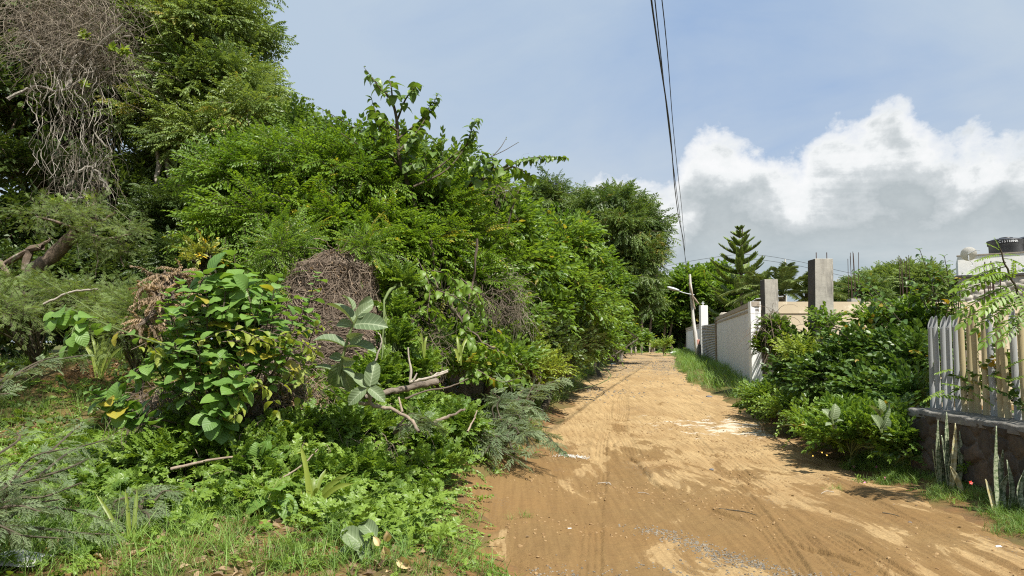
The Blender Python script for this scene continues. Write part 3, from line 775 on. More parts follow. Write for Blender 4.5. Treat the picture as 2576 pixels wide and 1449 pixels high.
fence = thing('pipe_fence', (5.08, 7.6, WZ), 'fence of grey and yellowed upright pipes cut slantwise, on the rubble wall', 'fence')
def pipe(x, y, z0, z1, r, mat, lx, ly):
    k = 18; th = np.arange(k)*2*PI/k
    # slanted cut: the side facing the camera is cut low
    def ring(rr, z, cut, ox, oy):
        zz = z + (0 if not cut else 1)*(np.sin(th + 1.35)*rr/r*.075)
        return np.stack([x + rr*np.cos(th) + ox, y + rr*np.sin(th) + oy, np.broadcast_to(zz, th.shape)], -1)
    V = np.concatenate([ring(r, z0, 0, 0, 0), ring(r, z1, 1, lx, ly), ring(r*.86, z1, 1, lx, ly), ring(r*.86, z1 - .4, 0, lx*.6, ly*.6)])
    idx = np.arange(4*k).reshape(4, k)
    q = np.stack([idx[:-1], np.roll(idx[:-1], -1, 1), np.roll(idx[1:], -1, 1), idx[1:]], -1).reshape(-1, 4)
    return mk('pipe', T(V, loops=q.ravel(), totals=np.full(len(q), 4)), mat, fence, smooth=False)
seq = 'GGGGGYYYYGYYGYGYYYGYYGYYGGYYY'
for k, ch in enumerate(seq):
    y_ = 8.99 - k*.1235 + rng.normal()*.006
    if k == 0: y_ += .02
    z1 = 1.865 + rng.normal()*.012 + (.02 if ch == 'Y' else 0)
    pipe(5.08 + rng.normal()*.006, y_, WZ - .03 if k else .55, z1, .0315, mat_pvcg if ch == 'G' else mat_pvcy, rng.normal()*.016, rng.normal()*.014)
mk('rail', [tubes(np.array([(5.13, 5.3, 1.35), (5.13, 9.02, 1.35)])[None], .012, 6), tubes(np.array([(5.13, 5.3, 1.02), (5.13, 9.02, 1.02)])[None], .012, 6)], mat_rust, fence)

# ------------------------------------------------------------------ lamp pole and cables
Yp = 38.0
pb = np.array([*P(1758, 905, Yp)[:2], 0]); pb[2] = float(H(pb[0], pb[1])) - .2
pt = P(1735, 690, Yp)
lp = thing('lamp_pole', tuple(pb), 'leaning white painted wooden pole with a street lamp arm beside the grey wall', 'lamp pole')
mid = pb*.5 + pt*.5 + np.array([-.05, 0, 0])
mk('pole_shaft', limb([pb, pb*.7+pt*.3 + np.array([-.03, 0, 0]), mid, pt], .115, .07, 16, 10, .006), mat_pole, lp, smooth=True)
mk('painted_base', lathe([(.130, 0), (.128, .45), (.126, .9), (.10, .905)], 14, (pb[0]-.01, pb[1], pb[2]+.1)), simple_mat('grey base paint', (.24, .23, .23), (.16, .15, .15), 4, .9), lp)
rb = P(1755, 861, Yp)
mk('red_band', lathe([(.118, -.13), (.121, -.06), (.119, .10), (.108, .14)], 14, rb), simple_mat('faded red paint', (.50, .20, .16), (.55, .40, .34), 7, .9), lp)
a0 = P(1750, 742, Yp)
mk('splint', [limb([P(1734, 712, Yp-.12), P(1742, 745, Yp-.14), P(1745, 772, Yp-.12)], .045, .05, 8, 6, .005), limb([P(1744, 747, Yp-.16), P(1757, 764, Yp-.2)], .05, .045, 5, 6), limb([P(1744, 757, Yp+.16), P(1748, 778, Yp+.14)], .04, .04, 5, 6)], mat_wood, lp)
mk('lamp_arm', limb([P(1746, 742, Yp-.1), P(1722, 737, Yp-.2), P(1704, 731, Yp-.25)], .026, .022, 8, 8), mat_lamp, lp)
lh = P(1694, 727, Yp-.25)
hd_ = lathe([(.001, 0), (.10, .02), (.15, .12), (.155, .3), (.12, .46), (.06, .56), (.045, .6)], 16)
R_ = frames(np.array([[.15, 0, .95]]), np.array([[1., 0, -.25]]))  # placeholder orientation
V = hd_.V.copy(); V = np.stack([-(V[:, 2]-.3), V[:, 1]*.8, V[:, 0]*.5], -1)
ang = math.radians(-14); V = np.stack([-(V[:, 0]*math.cos(ang)) , V[:, 1], V[:, 2] + V[:, 0]*math.sin(-ang)], -1)
hd_.V = V*np.array([1.1, 1.1, 1.1]) + lh
mk('lamp_head', hd_, mat_lamp, lp, smooth=True)

def cable(pts, r, label, n=60):
    o = mk('overhead_cable', tubes(spline(pts, n)[None], r, 5), mat_cable, origin=pts[0])
    return tag(o, label, 'cable')
def sagline(p0, p1, sag, k=9, wob=0.0):
    u = np.linspace(0, 1, k)[:, None]; p = np.asarray(p0)*(1-u) + np.asarray(p1)*u
    p[:, 2] -= sag*4*(u*(1-u))[:, 0]
    p[1:-1] += rng.normal(size=(k-2, 3))*wob
    return p
far0 = pt + np.array([-.02, 0, -.05])
def thru(px, py, Y, px2, py2, Y2, back=14.0):
    """straight span through two sighted points, continued behind the camera"""
    a, b = P(px, py, Y), P(px2, py2, Y2); d = (a-b); 
    return a + d/np.linalg.norm(d)*back, b
c0, c1 = thru(1647, 10, 8.0, 1729, 684, 37.9)
cable(sagline(c0, c1, .28, 11, .012), .0105, 'thickest black overhead cable running to the lamp pole top')
c0, c1 = thru(1650, 8, 8.02, 1728, 690, 37.85)
cable(sagline(c0, c1, .22, 11, .012), .007, 'thin black overhead cable twined close beside the thickest cable')
c0, c1 = thru(1668, 0, 8.2, 1729, 682, 38.0)
cable(sagline(c0, c1, .10, 13, .02), .0065, 'separate wavy overhead cable hanging right of the other two')
for (ax, ay, bx, by, lab) in ((1640, 677, 2310, 713, 'upper thin power line crossing far behind the pine'), (1640, 688, 2310, 724, 'lower thin power line crossing far behind the pine')):
    a, b = P(ax, ay, 85), P(bx, by, 85); mid_ = P(1880, 640 if ay < 680 else 652, 85)
    cable([a, P(1760, 653 if ay < 680 else 664, 85), mid_, P(2000, 656 if ay < 680 else 667, 85), P(2150, 689 if ay < 680 else 700, 85), b], .022, lab, 30)
fp = P(1976, 690, 85); t = mk('utility_pole', limb([(fp[0], fp[1], .5), (fp[0], fp[1], P(1976, 652, 85)[2])], .10, .08, 4, 6), mat_pole); tag(t, 'thin distant pole carrying the power lines behind the palms', 'pole')

# old fence posts on the left verge
def post(pxb, pyb, pxt, pyt, Y, r, label, mat=None):
    b = P(pxb, pyb, Y); b[2] = min(b[2], float(H(b[0], b[1]))) - .05
    o = mk('fence_post', limb([b, (b*.5 + P(pxt, pyt, Y)*.5), P(pxt, pyt, Y)], r, r*.85, 8, 8, .008), mat or mat_wood); tag(o, label, 'fence post')
    return o
post(1408, 890, 1431, 812, 20.5, .085, 'thick pale leaning fence post in the left verge bushes', mat_barkpale)
post(1392, 890, 1418, 838, 20.2, .055, 'dark leaning stick propped against the thick pale fence post', mat_bark)
post(1493, 880, 1521, 822, 29, .055, 'thin pale leaning fence post further along the left verge', mat_barkpale)
post(1560, 900, 1562, 864, 40, .13, 'stubby pale post at the far bend of the road', mat_barkpale)
for k, (px, Y, h_) in enumerate(((1588, 58, .9), (1599, 60, .85), (1634, 60, .8), (1646, 61, .8))):
    b = P(px, 885, Y); z = float(H(b[0], b[1]))
    o = mk('fence_post', limb([(b[0], b[1], z-.1), (b[0]+.03, b[1], z+h_)], .07, .06, 5, 6, .01), mat_barkpale)
    tag(o, 'small far fence post in the dark gap under the trees at the road end', 'fence post', 'far fence posts under the trees')
# ------------------------------------------------------------------ leaves
def kite(w=.36, bow=.08, droop=.10):
    return T([(0,0,0), (w/2,.45,bow), (0,1,-droop), (-w/2,.45,bow)], [(0,1,2), (0,2,3)])
def hexleaf(w=.5, fold=.07, droop=.12):
    return T([(0,0,0), (w*.42,.25,fold), (w*.46,.6,fold-droop*.3), (0,1,-droop), (-w*.46,.6,fold-droop*.3), (-w*.42,.25,fold)],
             [(0,1,2,3), (0,3,4,5)])
def broad(w=.7, fold=.10, droop=.22, wav=.02, prof=None, rows=8, tip=.02, curl=0.0, seed=0):
    r_ = np.random.default_rng(seed)
    ts = np.linspace(0, 1, rows)
    prof = prof or [(0, .02), (.08, .55), (.25, .92), (.45, 1.0), (.7, .78), (.88, .42), (1, tip)]
    ww = np.interp(ts, [p[0] for p in prof], [p[1] for p in prof])*w/2
    V, luv = [], []
    for t, x in zip(ts, ww):
        z = -droop*t*t + .05*math.sin(t*PI)
        y = t - .12*droop*t*t
        for s in (-1, -.5, 0, .5, 1):
            V.append((x*s, y, z + abs(s)**1.3*fold*x/w*2 + wav*r_.normal()*(abs(s) > .8) + curl*s*t*.2)); luv.append((x*s, t, 0))
    F = [(5*i+k, 5*i+k+1, 5*i+6+k, 5*i+5+k) for i in range(rows-1) for k in range(4)]
    return T(V, F, luv=luv)
def lobed(seed=0):
    """small five-lobed vine leaf"""
    r_ = np.random.default_rng(seed); ts = []
    for a, L_, w in ((0, 1, .72), (1.0, .85, .62), (-1.0, .85, .62), (2.0, .55, .5), (-2.0, .55, .5)):
        k = kite(w, .03, .10 + .1*r_.random()); c, s = math.cos(a), math.sin(a)
        V = k.V*L_; k.V = np.stack([V[:, 0]*c + V[:, 1]*s, -V[:, 0]*s + V[:, 1]*c + .15, V[:, 2]], -1); k.luv = k.V.copy(); ts.append(k)
    return join(ts)
def trifol(w=.55):
    ts = []
    for a in (0, 1.9, -1.9):
        k = hexleaf(w, .06, .12); c, s = math.cos(a), math.sin(a)
        V = k.V*(.8 if a else 1.0); k.V = np.stack([V[:, 0]*c + V[:, 1]*s, -V[:, 0]*s + V[:, 1]*c, V[:, 2]], -1); ts.append(k)
    return join(ts)
def blade(w=.03, bend=.5, rows=5, seed=0):
    ts = np.linspace(0, 1, rows); ww = w*np.array([.7, 1, .9, .6, .08]) if rows == 5 else w*(1 - ts**2)
    V = []
    for t, x in zip(ts, ww):
        a = bend*t*1.5
        y = math.sin(a)*t; z = math.cos(a*.8)*t
        V += [(-x/2, y, z), (x/2, y, z)]
    F = [(2*i, 2*i+1, 2*i+3, 2*i+2) for i in range(rows-1)]
    return T(V, F)
def tuft(n=9, w=.03, seed=0, bend=(.25, 1.0), spread=.12, stiff=1.0):
    r_ = np.random.default_rng(seed); ts = []
    for k in range(n):
        b = blade(w*r_.uniform(.6, 1.3), r_.uniform(*bend)); a = r_.random()*2*PI; h = r_.uniform(.5, 1.05)
        c, s = math.cos(a), math.sin(a); V = b.V*np.array([1, 1, 1])*h; V[:, 0] = b.V[:, 0]
        o = r_.normal(size=2)*spread
        b.V = np.stack([V[:, 0]*c - V[:, 1]*s + o[0], V[:, 0]*s + V[:, 1]*c + o[1], V[:, 2]], -1); b.luv = b.V.copy()
        b.tint[:] = r_.uniform(-.15, .15); ts.append(b)
    return join(ts)
def pinnate(pairs=7, ll=.26, lw=.42, arch=.35, leaflet=None, droop=.35, stem=True, seed=0, ang=1.15):
    """feather leaf of length 1"""
    r_ = np.random.default_rng(seed); lf = leaflet or kite(lw, .05, .12)
    ts = np.linspace(.16, .97, pairs); pos, Y, Z, S = [], [], [], []
    for t in ts:
        c = np.array([0, t, -arch*t*t])
        for sgn in (-1, 1):
            a = ang - .35*t + r_.normal()*.08
            Y.append((sgn*math.sin(a), math.cos(a), -droop - arch*t + r_.normal()*.1)); Z.append((sgn*.3, 0, 1)); pos.append(c); S.append(ll*(1 - .35*abs(t-.5)**1.5*2)*r_.uniform(.85, 1.1))
    pos.append((0, 1, -arch)); Y.append((0, 1, -2*arch)); Z.append((0, 0, 1)); S.append(ll)
    g = inst(lf, pos, frames(np.array(Y), np.array(Z)), np.array(S), r_.normal(size=len(S))*.05)
    if stem:
        c = np.array([(0, t, -arch*t*t) for t in np.linspace(0, 1, 4)])
        g = join([g, tubes(c[None], np.array([.012, .01, .008, .005]), 3, 1)])
    return g
def feather(pinnae=6, seed=0, arch=.3, fine=8, pw=.42):
    """bipinnate acacia-like leaf: paired pinnae of tiny leaflets (each row a toothed strip)"""
    r_ = np.random.default_rng(seed); parts = []
    sub = pinnate(fine, .23, .5, .12, kite(.62, .02, .05), .15, False, seed)
    pos, Y, Z, S = [], [], [], []
    for t in np.linspace(.22, .98, pinnae):
        for sgn in (-1, 1):
            a = .95 + r_.normal()*.1 - .2*t
            pos.append((0, t, -arch*t*t)); Y.append((sgn*math.sin(a), math.cos(a), -.3 + r_.normal()*.12)); Z.append((0, 0, 1)); S.append(pw*r_.uniform(.8, 1.1)*(1 - .3*abs(t - .55)))
    g = inst(sub, pos, frames(np.array(Y), np.array(Z)), np.array(S))
    c = np.array([(0, t, -arch*t*t) for t in np.linspace(0, 1, 4)])
    return join([g, tubes(c[None], np.array([.014, .011, .009, .006]), 3, 1)])

def spray(leaf, k=10, ls=.32, L=1.0, spread=1.0, droop=.2, seed=0, arch=.25, twist=.5, opp=False, t0=.15, stemr=.010, end=True):
    """leafy twig of length L along +Y"""
    r_ = np.random.default_rng(seed); pos, Y, Z, S = [], [], [], []
    ts = np.linspace(t0, 1, k)
    for i, t in enumerate(ts):
        p = np.array([.05*math.sin(t*5 + seed)*L, t*L, -arch*t*t*L])
        for sgn in ((-1, 1) if opp else ((-1) ** i,)):
            a = spread*(1 - .45*t) + r_.normal()*.2
            Y.append((sgn*math.sin(a), math.cos(a), -droop + r_.normal()*.22)); Z.append((r_.normal()*twist*.6, -.1, 1)); pos.append(p); S.append(ls*r_.uniform(.7, 1.12)*(1 - .25*t))
    if end: pos.append((.05*math.sin(5+seed)*L, L, -arch*L)); Y.append((0, 1, -.3)); Z.append((0, 0, 1)); S.append(ls*.7)
    g = inst(leaf, pos, frames(np.array(Y), np.array(Z)), np.array(S), r_.normal(size=len(S))*.09)
    c = np.array([(.05*math.sin(t*5+seed)*L, t*L, -arch*t*t*L) for t in np.linspace(0, 1, 5)])
    return join([g, tubes(c[None], np.linspace(stemr, stemr*.4, 5), 3, 1)])

def ell(px, py, Y, rx, rz, ry):
    """ellipsoid from photo pixel centre and pixel radii, ry metres deep"""
    c = P(px, py, Y); return (c, np.array([M(rx, Y), ry, M(rz, Y)]))

def crown(ells, sprays, n, size, sub=26, subr=.30, up=.5, out=.7, rnd=.55, tv=.22, seed=0, fill=.25, top=-.45, sd=(.75, 1.25), zmin=None, squash=.75, bunch=2.2):
    """leaf sprays on clumps around the shells of ellipsoids; returns merged geometry and the clump centres"""
    r_ = np.random.default_rng(seed)
    vols = np.array([np.prod(e[1])**(2/3) for e in ells]); vols = vols/vols.sum()
    pos, D, U, tt, cen = [], [], [], [], []
    for e, f in zip(ells, vols):
        c, rad = e; rad = np.maximum(rad*.45, rad - .42*size); m = max(3, int(sub*len(ells)*f)); k = int(n*f)
        d = rdir(m, r_); d[:, 2] = np.where(d[:, 2] < top, -d[:, 2]*.6, d[:, 2]); d = norm(d)
        rr = np.where(r_.random(m) < fill, r_.uniform(.15, .7, m), r_.uniform(.62, 1.0 - .55*subr, m))
        sc = c + d*rad*rr[:, None]; sr = rad.mean()*subr*r_.uniform(.65, 1.35, m); st = r_.normal(size=m)*tv
        cen.append(sc)
        w_ = sr**2; j = r_.choice(m, k, p=w_/w_.sum())
        q = rdir(k, r_); q[:, 2] = np.where(q[:, 2] < -.25, -q[:, 2], q[:, 2])
        rad_ = r_.random(k)**(1/bunch)
        p = sc[j] + q*(sr[j]*rad_)[:, None]*np.array([1.15, 1.15, squash])
        dirv = q*out + d[j]*.45 + np.array([0, 0, up]) + r_.normal(size=(k, 3))*rnd
        dirv[:, 2] = np.where(dirv[:, 2] > 1.4, 1.4, dirv[:, 2])
        pos.append(p); D.append(dirv); U.append(np.array([0, 0, 1.]) + q*.45 + r_.normal(size=(k, 3))*.3); tt.append(.42 + st[j] + r_.normal(size=k)*.13)
    pos, D, U, tt, cen = map(np.concatenate, (pos, D, U, tt, cen))
    if zmin is not None:
        g_ = H(pos[:, 0], pos[:, 1]); ok = pos[:, 2] > g_ + zmin
        pos, D, U, tt = pos[ok], D[ok], U[ok], tt[ok]
    S = size*r_.uniform(sd[0], sd[1], len(pos)); which = r_.integers(0, len(sprays), len(pos))
    out_ = []
    for k, s in enumerate(sprays):
        m = which == k
        if m.any(): out_.append(inst(s, pos[m], frames(D[m], U[m]), S[m], np.clip(tt[m], 0.02, .95)))
    return join(out_), cen

def wood(base, hub, cen, r0, n=14, seed=0, r1=.02, sag=.15):
    """trunk from base to hub and limbs towards clump centres"""
    r_ = np.random.default_rng(seed); base, hub = np.asarray(base, float), np.asarray(hub, float)
    ts = [limb([base, base*.55 + hub*.45 + r_.normal(size=3)*.12*np.array([1, 1, 0]), hub], r0, r0*.62, 12, 9, r0*.05)]
    sel = cen[r_.choice(len(cen), min(n, len(cen)), replace=False)]
    for c in sel:
        s = base + (hub - base)*r_.uniform(.55, 1.0)
        m1 = s*.6 + c*.4 + r_.normal(size=3)*.08*np.linalg.norm(c-s) + np.array([0, 0, sag])
        ts.append(limb([s, m1, c], r0*.42, r1, 10, 5, .01))
        for _ in range(2):
            c2 = cen[r_.integers(len(cen))]
            if np.linalg.norm(c2 - c) < np.linalg.norm(c - s)*1.2: ts.append(limb([m1, m1*.5 + c2*.5 + np.array([0, 0, .1]), c2], r0*.2, r1*.7, 8, 4, .01))
    return join(ts)

def plant(name, cat, label, ells, sprays, n, size, lm, sm, base=None, hub=None, r0=.08, nl=12, seed=0, group=None, crown_name='crown', trunk_name='trunk', extra_wood=None, **kw):
    g, cen = crown(ells, sprays, n, size, seed=seed, **kw)
    if base is None:
        c = ells[0][0]; base = (c[0], c[1], float(H(c[0], c[1])) - .05)
    if hub is None:
        hub = np.mean([e[0] for e in ells], 0)*.5 + np.array(base)*.5
    t = thing(name, tuple(float(v) for v in base), label, cat, group)
    mk(trunk_name, [wood(base, hub, cen, r0, nl, seed)] + (extra_wood or []), sm, t, smooth=True)
    mk(crown_name, g, [lm, sm], t)
    return t

def leafy_stem(pts, leaf, n, size, t0=.3, n_c=14, r0=.012, r1=.004, droop=.25, spread=1.0, seed=0, grow=.35, opp=False, tint=(.2, .8), upz=1.0, petiole=.0, mi=1):
    """a stem with leaves along it: returns (leaf geometry, stem geometry)"""
    r_ = np.random.default_rng(seed); c = spline(pts, n_c); tg = norm(np.gradient(c, axis=0))
    pos, Y, Z, S, tt = [], [], [], [], []
    for i, t in enumerate(np.linspace(t0, 1, n)):
        f = t*(n_c-1); k = min(int(f), n_c-2); p = c[k]*(1-(f-k)) + c[k+1]*(f-k); d = tg[k]
        side = norm(np.cross(d, [0, 0, 1.]) + 1e-5); upv = np.cross(side, d)
        for rep in range(2 if opp else 1):
            ph = (i*2.4 if not opp else (i % 2)*PI/2 + rep*PI) + r_.normal()*.25
            lat = side*math.cos(ph) + upv*math.sin(ph)*.55
            Y.append(lat*math.sin(spread) + d*math.cos(spread)*(1 if t < .95 else 2) + np.array([0, 0, -droop]) + r_.normal(size=3)*.12)
            Z.append(np.array([0, 0, upz]) + d*.5 + r_.normal(size=3)*.25); pos.append(p); S.append(size*r_.uniform(.5, 1.2)*(1 - grow*max(0, (t-.6)/.4)))
            tt.append(r_.uniform(*tint) if r_.random() > .03 else 1.0)
    Y = norm(np.array(Y)); pos = np.array(pos); S = np.array(S)
    g = inst(leaf, pos + Y*S[:, None]*petiole, frames(Y, np.array(Z)), S, np.array(tt))
    st = [tubes(c[None], np.linspace(r0, r1, n_c), 5, mi)]
    if petiole: st.append(tubes(np.stack([pos, pos + Y*S[:, None]*petiole*1.05], 1), .0022, 3, mi))
    return g, join(st)

# foliage materials (linear base colours)
LM = {
 'light': leaf_mat('feathery light leaves', (.060, .120, .026), (.185, .275, .075), (.30, .26, .06)),
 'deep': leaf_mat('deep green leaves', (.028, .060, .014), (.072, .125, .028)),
 'glir': leaf_mat('bright pinnate leaves', (.055, .135, .010), (.150, .270, .018), (.38, .34, .04), tr=.46),
 'cord': leaf_mat('glossy tree leaves', (.045, .105, .018), (.115, .205, .035), rough=.42, tr=.4),
 'bush': leaf_mat('roadside bush leaves', (.052, .125, .015), (.142, .255, .032), (.36, .31, .05), tr=.46),
 'neem': leaf_mat('olive drooping leaves', (.048, .100, .022), (.125, .205, .050), (.30, .24, .06)),
 'broad': leaf_mat('broad soft leaves', (.060, .15, .032), (.125, .25, .045), (.42, .33, .04), rough=.5, tr=.38, vein=((.22, .33, .10), .35)),
 'yvine': leaf_mat('yellow green vine leaves', (.13, .21, .03), (.27, .34, .055), tr=.4, vein=((.34, .40, .12), .3)),
 'calo': leaf_mat('grey green felted leaves', (.070, .120, .062), (.125, .185, .100), rough=.6, tr=.25, vein=((.33, .39, .24), .8)),
 'hedge': leaf_mat('hedge climber leaves', (.030, .080, .016), (.085, .165, .030), (.36, .24, .03), rough=.42, tr=.36),
 'creep': leaf_mat('small creeper leaves', (.070, .155, .020), (.160, .270, .034), tr=.4),
 'grass': leaf_mat('grass blades', (.062, .140, .022), (.145, .265, .042), (.33, .28, .12), rough=.55, tr=.36),
 'feath': leaf_mat('grey green feathery leaves', (.085, .140, .075), (.155, .225, .125), rough=.6, tr=.36),
 'aca': leaf_mat('olive feathery leaves', (.075, .135, .036), (.175, .265, .080), rough=.55, tr=.4),
 'pine': leaf_mat('pine scales', (.070, .135, .034), (.19, .28, .075), rough=.5, tr=.36),
 'palm': leaf_mat('palm leaflets', (.065, .115, .036), (.17, .235, .078), rough=.35, spec=.5, tr=.2),
 'wither': leaf_mat('withered leaves', (.17, .13, .095), (.37, .30, .225), rough=.8, tr=.25),
 'snake': leaf_mat('mottled sword leaves', (.055, .095, .055), (.10, .15, .085), rough=.45, tr=.08, band=((.33, .36, .24), (1.2, 34, 1))),
 'dead': leaf_mat('dead brown leaves', (.10, .068, .042), (.25, .185, .125), rough=.8, tr=.25),
 'litter': leaf_mat('leaf litter', (.075, .050, .032), (.27, .205, .135), rough=.85, tr=.15),
 'strap': leaf_mat('striped strap leaves', (.085, .145, .02), (.20, .27, .04), rough=.45, tr=.36),
 'yellow': leaf_mat('yellow leaves', (.45, .42, .05), (.60, .55, .09), rough=.5, tr=.4),
 'lime': leaf_mat('lime leaves', (.11, .20, .025), (.23, .32, .045), rough=.5, tr=.4),
}
mat_vine = simple_mat('dry vines', (.10, .072, .052), (.28, .22, .165), 6, .95, bump=0, tint=True)
mat_vinegrey = simple_mat('grey dry vines', (.085, .072, .055), (.33, .28, .215), 6, .95, bump=0, tint=True)
mat_deadheap = simple_mat('matted dead vines', (.055, .038, .027), (.11, .08, .058), 9, .98, (1, 1, .5), bump=1.0, bdist=.05)
# ------------------------------------------------------------------ spray kits
hl = hexleaf()
SP_cord = [spray(hexleaf(.58, .06, .25), 11, .30, 1.0, 1.15, .25, s, .25) for s in range(4)]
SP_bush = [spray(hexleaf(.70, .08, .22), 9, .30 - .03*(s % 2), 1.0, 1.15, .2, s+10, .3, twist=.9) for s in range(4)]
SP_small = [spray(hexleaf(.68, .08, .18), 11, .24, 1.0, 1.1, .1, s+20, .3) for s in range(3)]
FR_glir = [pinnate(6, .25, .46, .3, seed=s) for s in range(3)]
SP_glir = [spray(FR_glir[s % 3], 6, .62, .8, 1.0, .25, s+30, .3) for s in range(4)]
FR_light = [pinnate(5, .34, .48, .35, seed=s+3, stem=False) for s in range(2)]
SP_light = [spray(FR_light[s % 2], 7, .5, .9, 1.1, .3, s+40, .3) for s in range(4)]
FR_neem = [pinnate(5, .36, .42, .35, droop=.4, seed=s+5, stem=False) for s in range(2)]
SP_neem = [spray(FR_neem[s % 2], 7, .55, .8, 1.1, .6, s+50, .5) for s in range(4)]
FEA = [feather(5, s, .3, 7) for s in range(2)]
SP_fea = [spray(FEA[s % 2], 9, .26, 1.0, 1.1, .15, s+60, .35) for s in range(3)]
SP_hedge = [spray(hexleaf(.78, .07, .22), 9, .34, 1.0, 1.1, .35, s+70, .3) for s in range(4)]
SP_far = [spray(hexleaf(.6, .06, .2), 8, .34, 1.0, 1.2, .2, s+80, .3, stemr=.02) for s in range(3)]
SP_creep = [spray(lobed(s), 8, .30, 1.0, 1.2, .1, s+90, .15, stemr=.008) for s in range(4)]

# ================================================================== LEFT: trees behind
E = ell
plant('feathery_tree', 'tree', 'tall feathery light green tree on the left whose right edge meets the sky',
      [E(450,-40,18.5,210,170,2.4), E(330,130,18,160,170,2.2), E(545,130,18,115,130,2.0), E(585,255,17.5,130,105,1.9), E(470,300,17.5,180,150,2.0), E(560,400,17,165,110,1.6), E(640,335,16.5,110,80,1.4), E(440,480,17.5,120,110,1.4)],
      SP_light, 4300, .66, LM['light'], mat_bark, base=(*P(430, 860, 18)[:2], .4), hub=P(420, 250, 18.3), r0=.26, nl=26, seed=1, sub=30, subr=.27, up=.3, tv=.2)
plant('shady_tree', 'tree', 'dark broad tree at the left edge behind the curtain of dry vines',
      [E(110,120,16.5,190,190,2.0), E(10,300,16,170,220,2.0), E(210,330,17,170,170,1.8), E(60,480,15.5,190,130,1.6), E(250,500,16.5,140,110,1.4), E(-120,120,17,150,250,2), E(220,470,18,120,130,1.4), E(150,300,18,160,160,1.4)],
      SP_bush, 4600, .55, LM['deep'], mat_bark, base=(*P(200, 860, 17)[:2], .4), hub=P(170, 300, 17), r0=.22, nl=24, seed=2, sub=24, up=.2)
pale = thing('pale_trunk', tuple(G(440, 860)), 'sunlit pale bare trunk glimpsed through gaps in the dark foliage', 'trunk')
pale['_o'] = list(pale.location)
mk('bark', [limb([P(462, 800, 16.2), P(440, 560, 16.2), P(424, 400, 16.4), P(412, 300, 16.9)], .11, .045, 12, 8, .02), limb([P(440, 560, 16.2), P(402, 470, 16.1), P(392, 330, 16.4)], .09, .03, 8, 7, .02)], mat_barkpale, pale, smooth=True)
for k, (es, lab, mat, n_, sp, sz) in enumerate([
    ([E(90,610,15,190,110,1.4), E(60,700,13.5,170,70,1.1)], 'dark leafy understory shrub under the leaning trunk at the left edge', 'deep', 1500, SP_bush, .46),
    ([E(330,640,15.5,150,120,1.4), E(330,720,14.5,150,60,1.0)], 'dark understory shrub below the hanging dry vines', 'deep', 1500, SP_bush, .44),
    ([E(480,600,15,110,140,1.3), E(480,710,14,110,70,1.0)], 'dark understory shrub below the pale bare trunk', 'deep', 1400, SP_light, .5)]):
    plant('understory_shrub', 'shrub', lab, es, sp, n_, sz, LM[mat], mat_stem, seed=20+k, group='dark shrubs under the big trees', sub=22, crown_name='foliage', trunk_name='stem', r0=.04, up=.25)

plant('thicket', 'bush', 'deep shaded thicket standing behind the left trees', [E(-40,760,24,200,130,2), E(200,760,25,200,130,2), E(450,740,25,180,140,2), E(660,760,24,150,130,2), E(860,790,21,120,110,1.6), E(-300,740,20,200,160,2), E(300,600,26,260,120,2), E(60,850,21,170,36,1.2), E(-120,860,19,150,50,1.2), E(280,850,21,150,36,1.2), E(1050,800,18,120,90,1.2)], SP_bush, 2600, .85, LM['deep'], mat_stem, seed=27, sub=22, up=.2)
# ---- curtain of dry vines in front of the dark tree
def tangle(n, c, rad, L, r_, k=7, seed=0, drop=.2, wig=.3, tint=(0, 1), shell=True, dirz=0.0):
    q = np.random.default_rng(seed); d = rdir(n, q); s = c + d*rad*(q.random((n, 1))**(1/3) if not shell else q.uniform(.8, 1.02, (n, 1)))
    v = rdir(n, q); v[:, 2] += dirz; v = norm(v); C = np.zeros((n, k, 3)); C[:, 0] = s; step = (L*q.uniform(.5, 1.4, n)/(k-1))[:, None]
    for i in range(1, k):
        v = norm(v + q.normal(size=(n, 3))*wig + np.array([0, 0, -drop])); C[:, i] = C[:, i-1] + v*step
    return tubes(C, np.linspace(r_, r_*.5, k)[None]*q.uniform(.5, 1.4, (n, 1)), 3, 0, q.uniform(*tint, n))
vt = thing('vine_curtain', tuple(P(210, 300, 13.5)), 'grey tangle of dry vines hanging like a curtain from the tree top at upper left', 'vines')
tg = []
for (px, py, rx, rz, n_) in ((150, 20, 130, 90, 900), (230, 60, 95, 90, 700), (90, 90, 80, 70, 350), (255, 140, 70, 55, 420), (150, 150, 90, 45, 260), (210, -60, 130, 60, 400)):
    e = E(px, py, 13.5, rx, rz, .7); tg.append(tangle(int(n_*.62), e[0], e[1], .9, .0042, 8, px, .10, .30, (.05, 1), False))
for (px, py, rx, rz, n_) in ((200, 300, 60, 150, 420), (225, 420, 55, 90, 260), (170, 480, 35, 40, 90)):
    e = E(px, py, 13.6, rx, rz, .5); tg.append(tangle(int(n_*.35), e[0], e[1], .9, .0036, 8, px+9, .5, .28, (0, .45), False))
mk('tangle', join(tg), mat_vinegrey, vt)
st = []
for k in range(30):
    x0 = rng.uniform(90, 285) if k > 5 else [88, 95, 262, 275, 180, 200][k]; y0 = rng.uniform(60, 230); y1 = y0 + rng.uniform(180, 420)
    if x0 < 130: y1 = min(y1, 440)
    pts = [P(x0 + rng.normal()*9 + (rng.normal()*8 if i else 0), y0 + (y1-y0)*i/7, 13.1 + rng.normal()*.12) for i in range(8)]
    st.append(limb(pts, rng.uniform(.004, .0095), .004, 26, 4, .012))
for (pts) in ([(60,90),(120,130),(180,190),(210,150),(310,60)], [(170,220),(190,150),(240,120),(330,90)], [(20,250),(90,220),(160,230),(240,170)], [(170,470),(215,420),(250,440),(270,480)], [(150,500),(200,500),(225,460),(240,400)]):
    st.append(limb([P(a, b, 13.3 + rng.normal()*.1) for a, b in pts], .035, .015, 20, 5, .02))
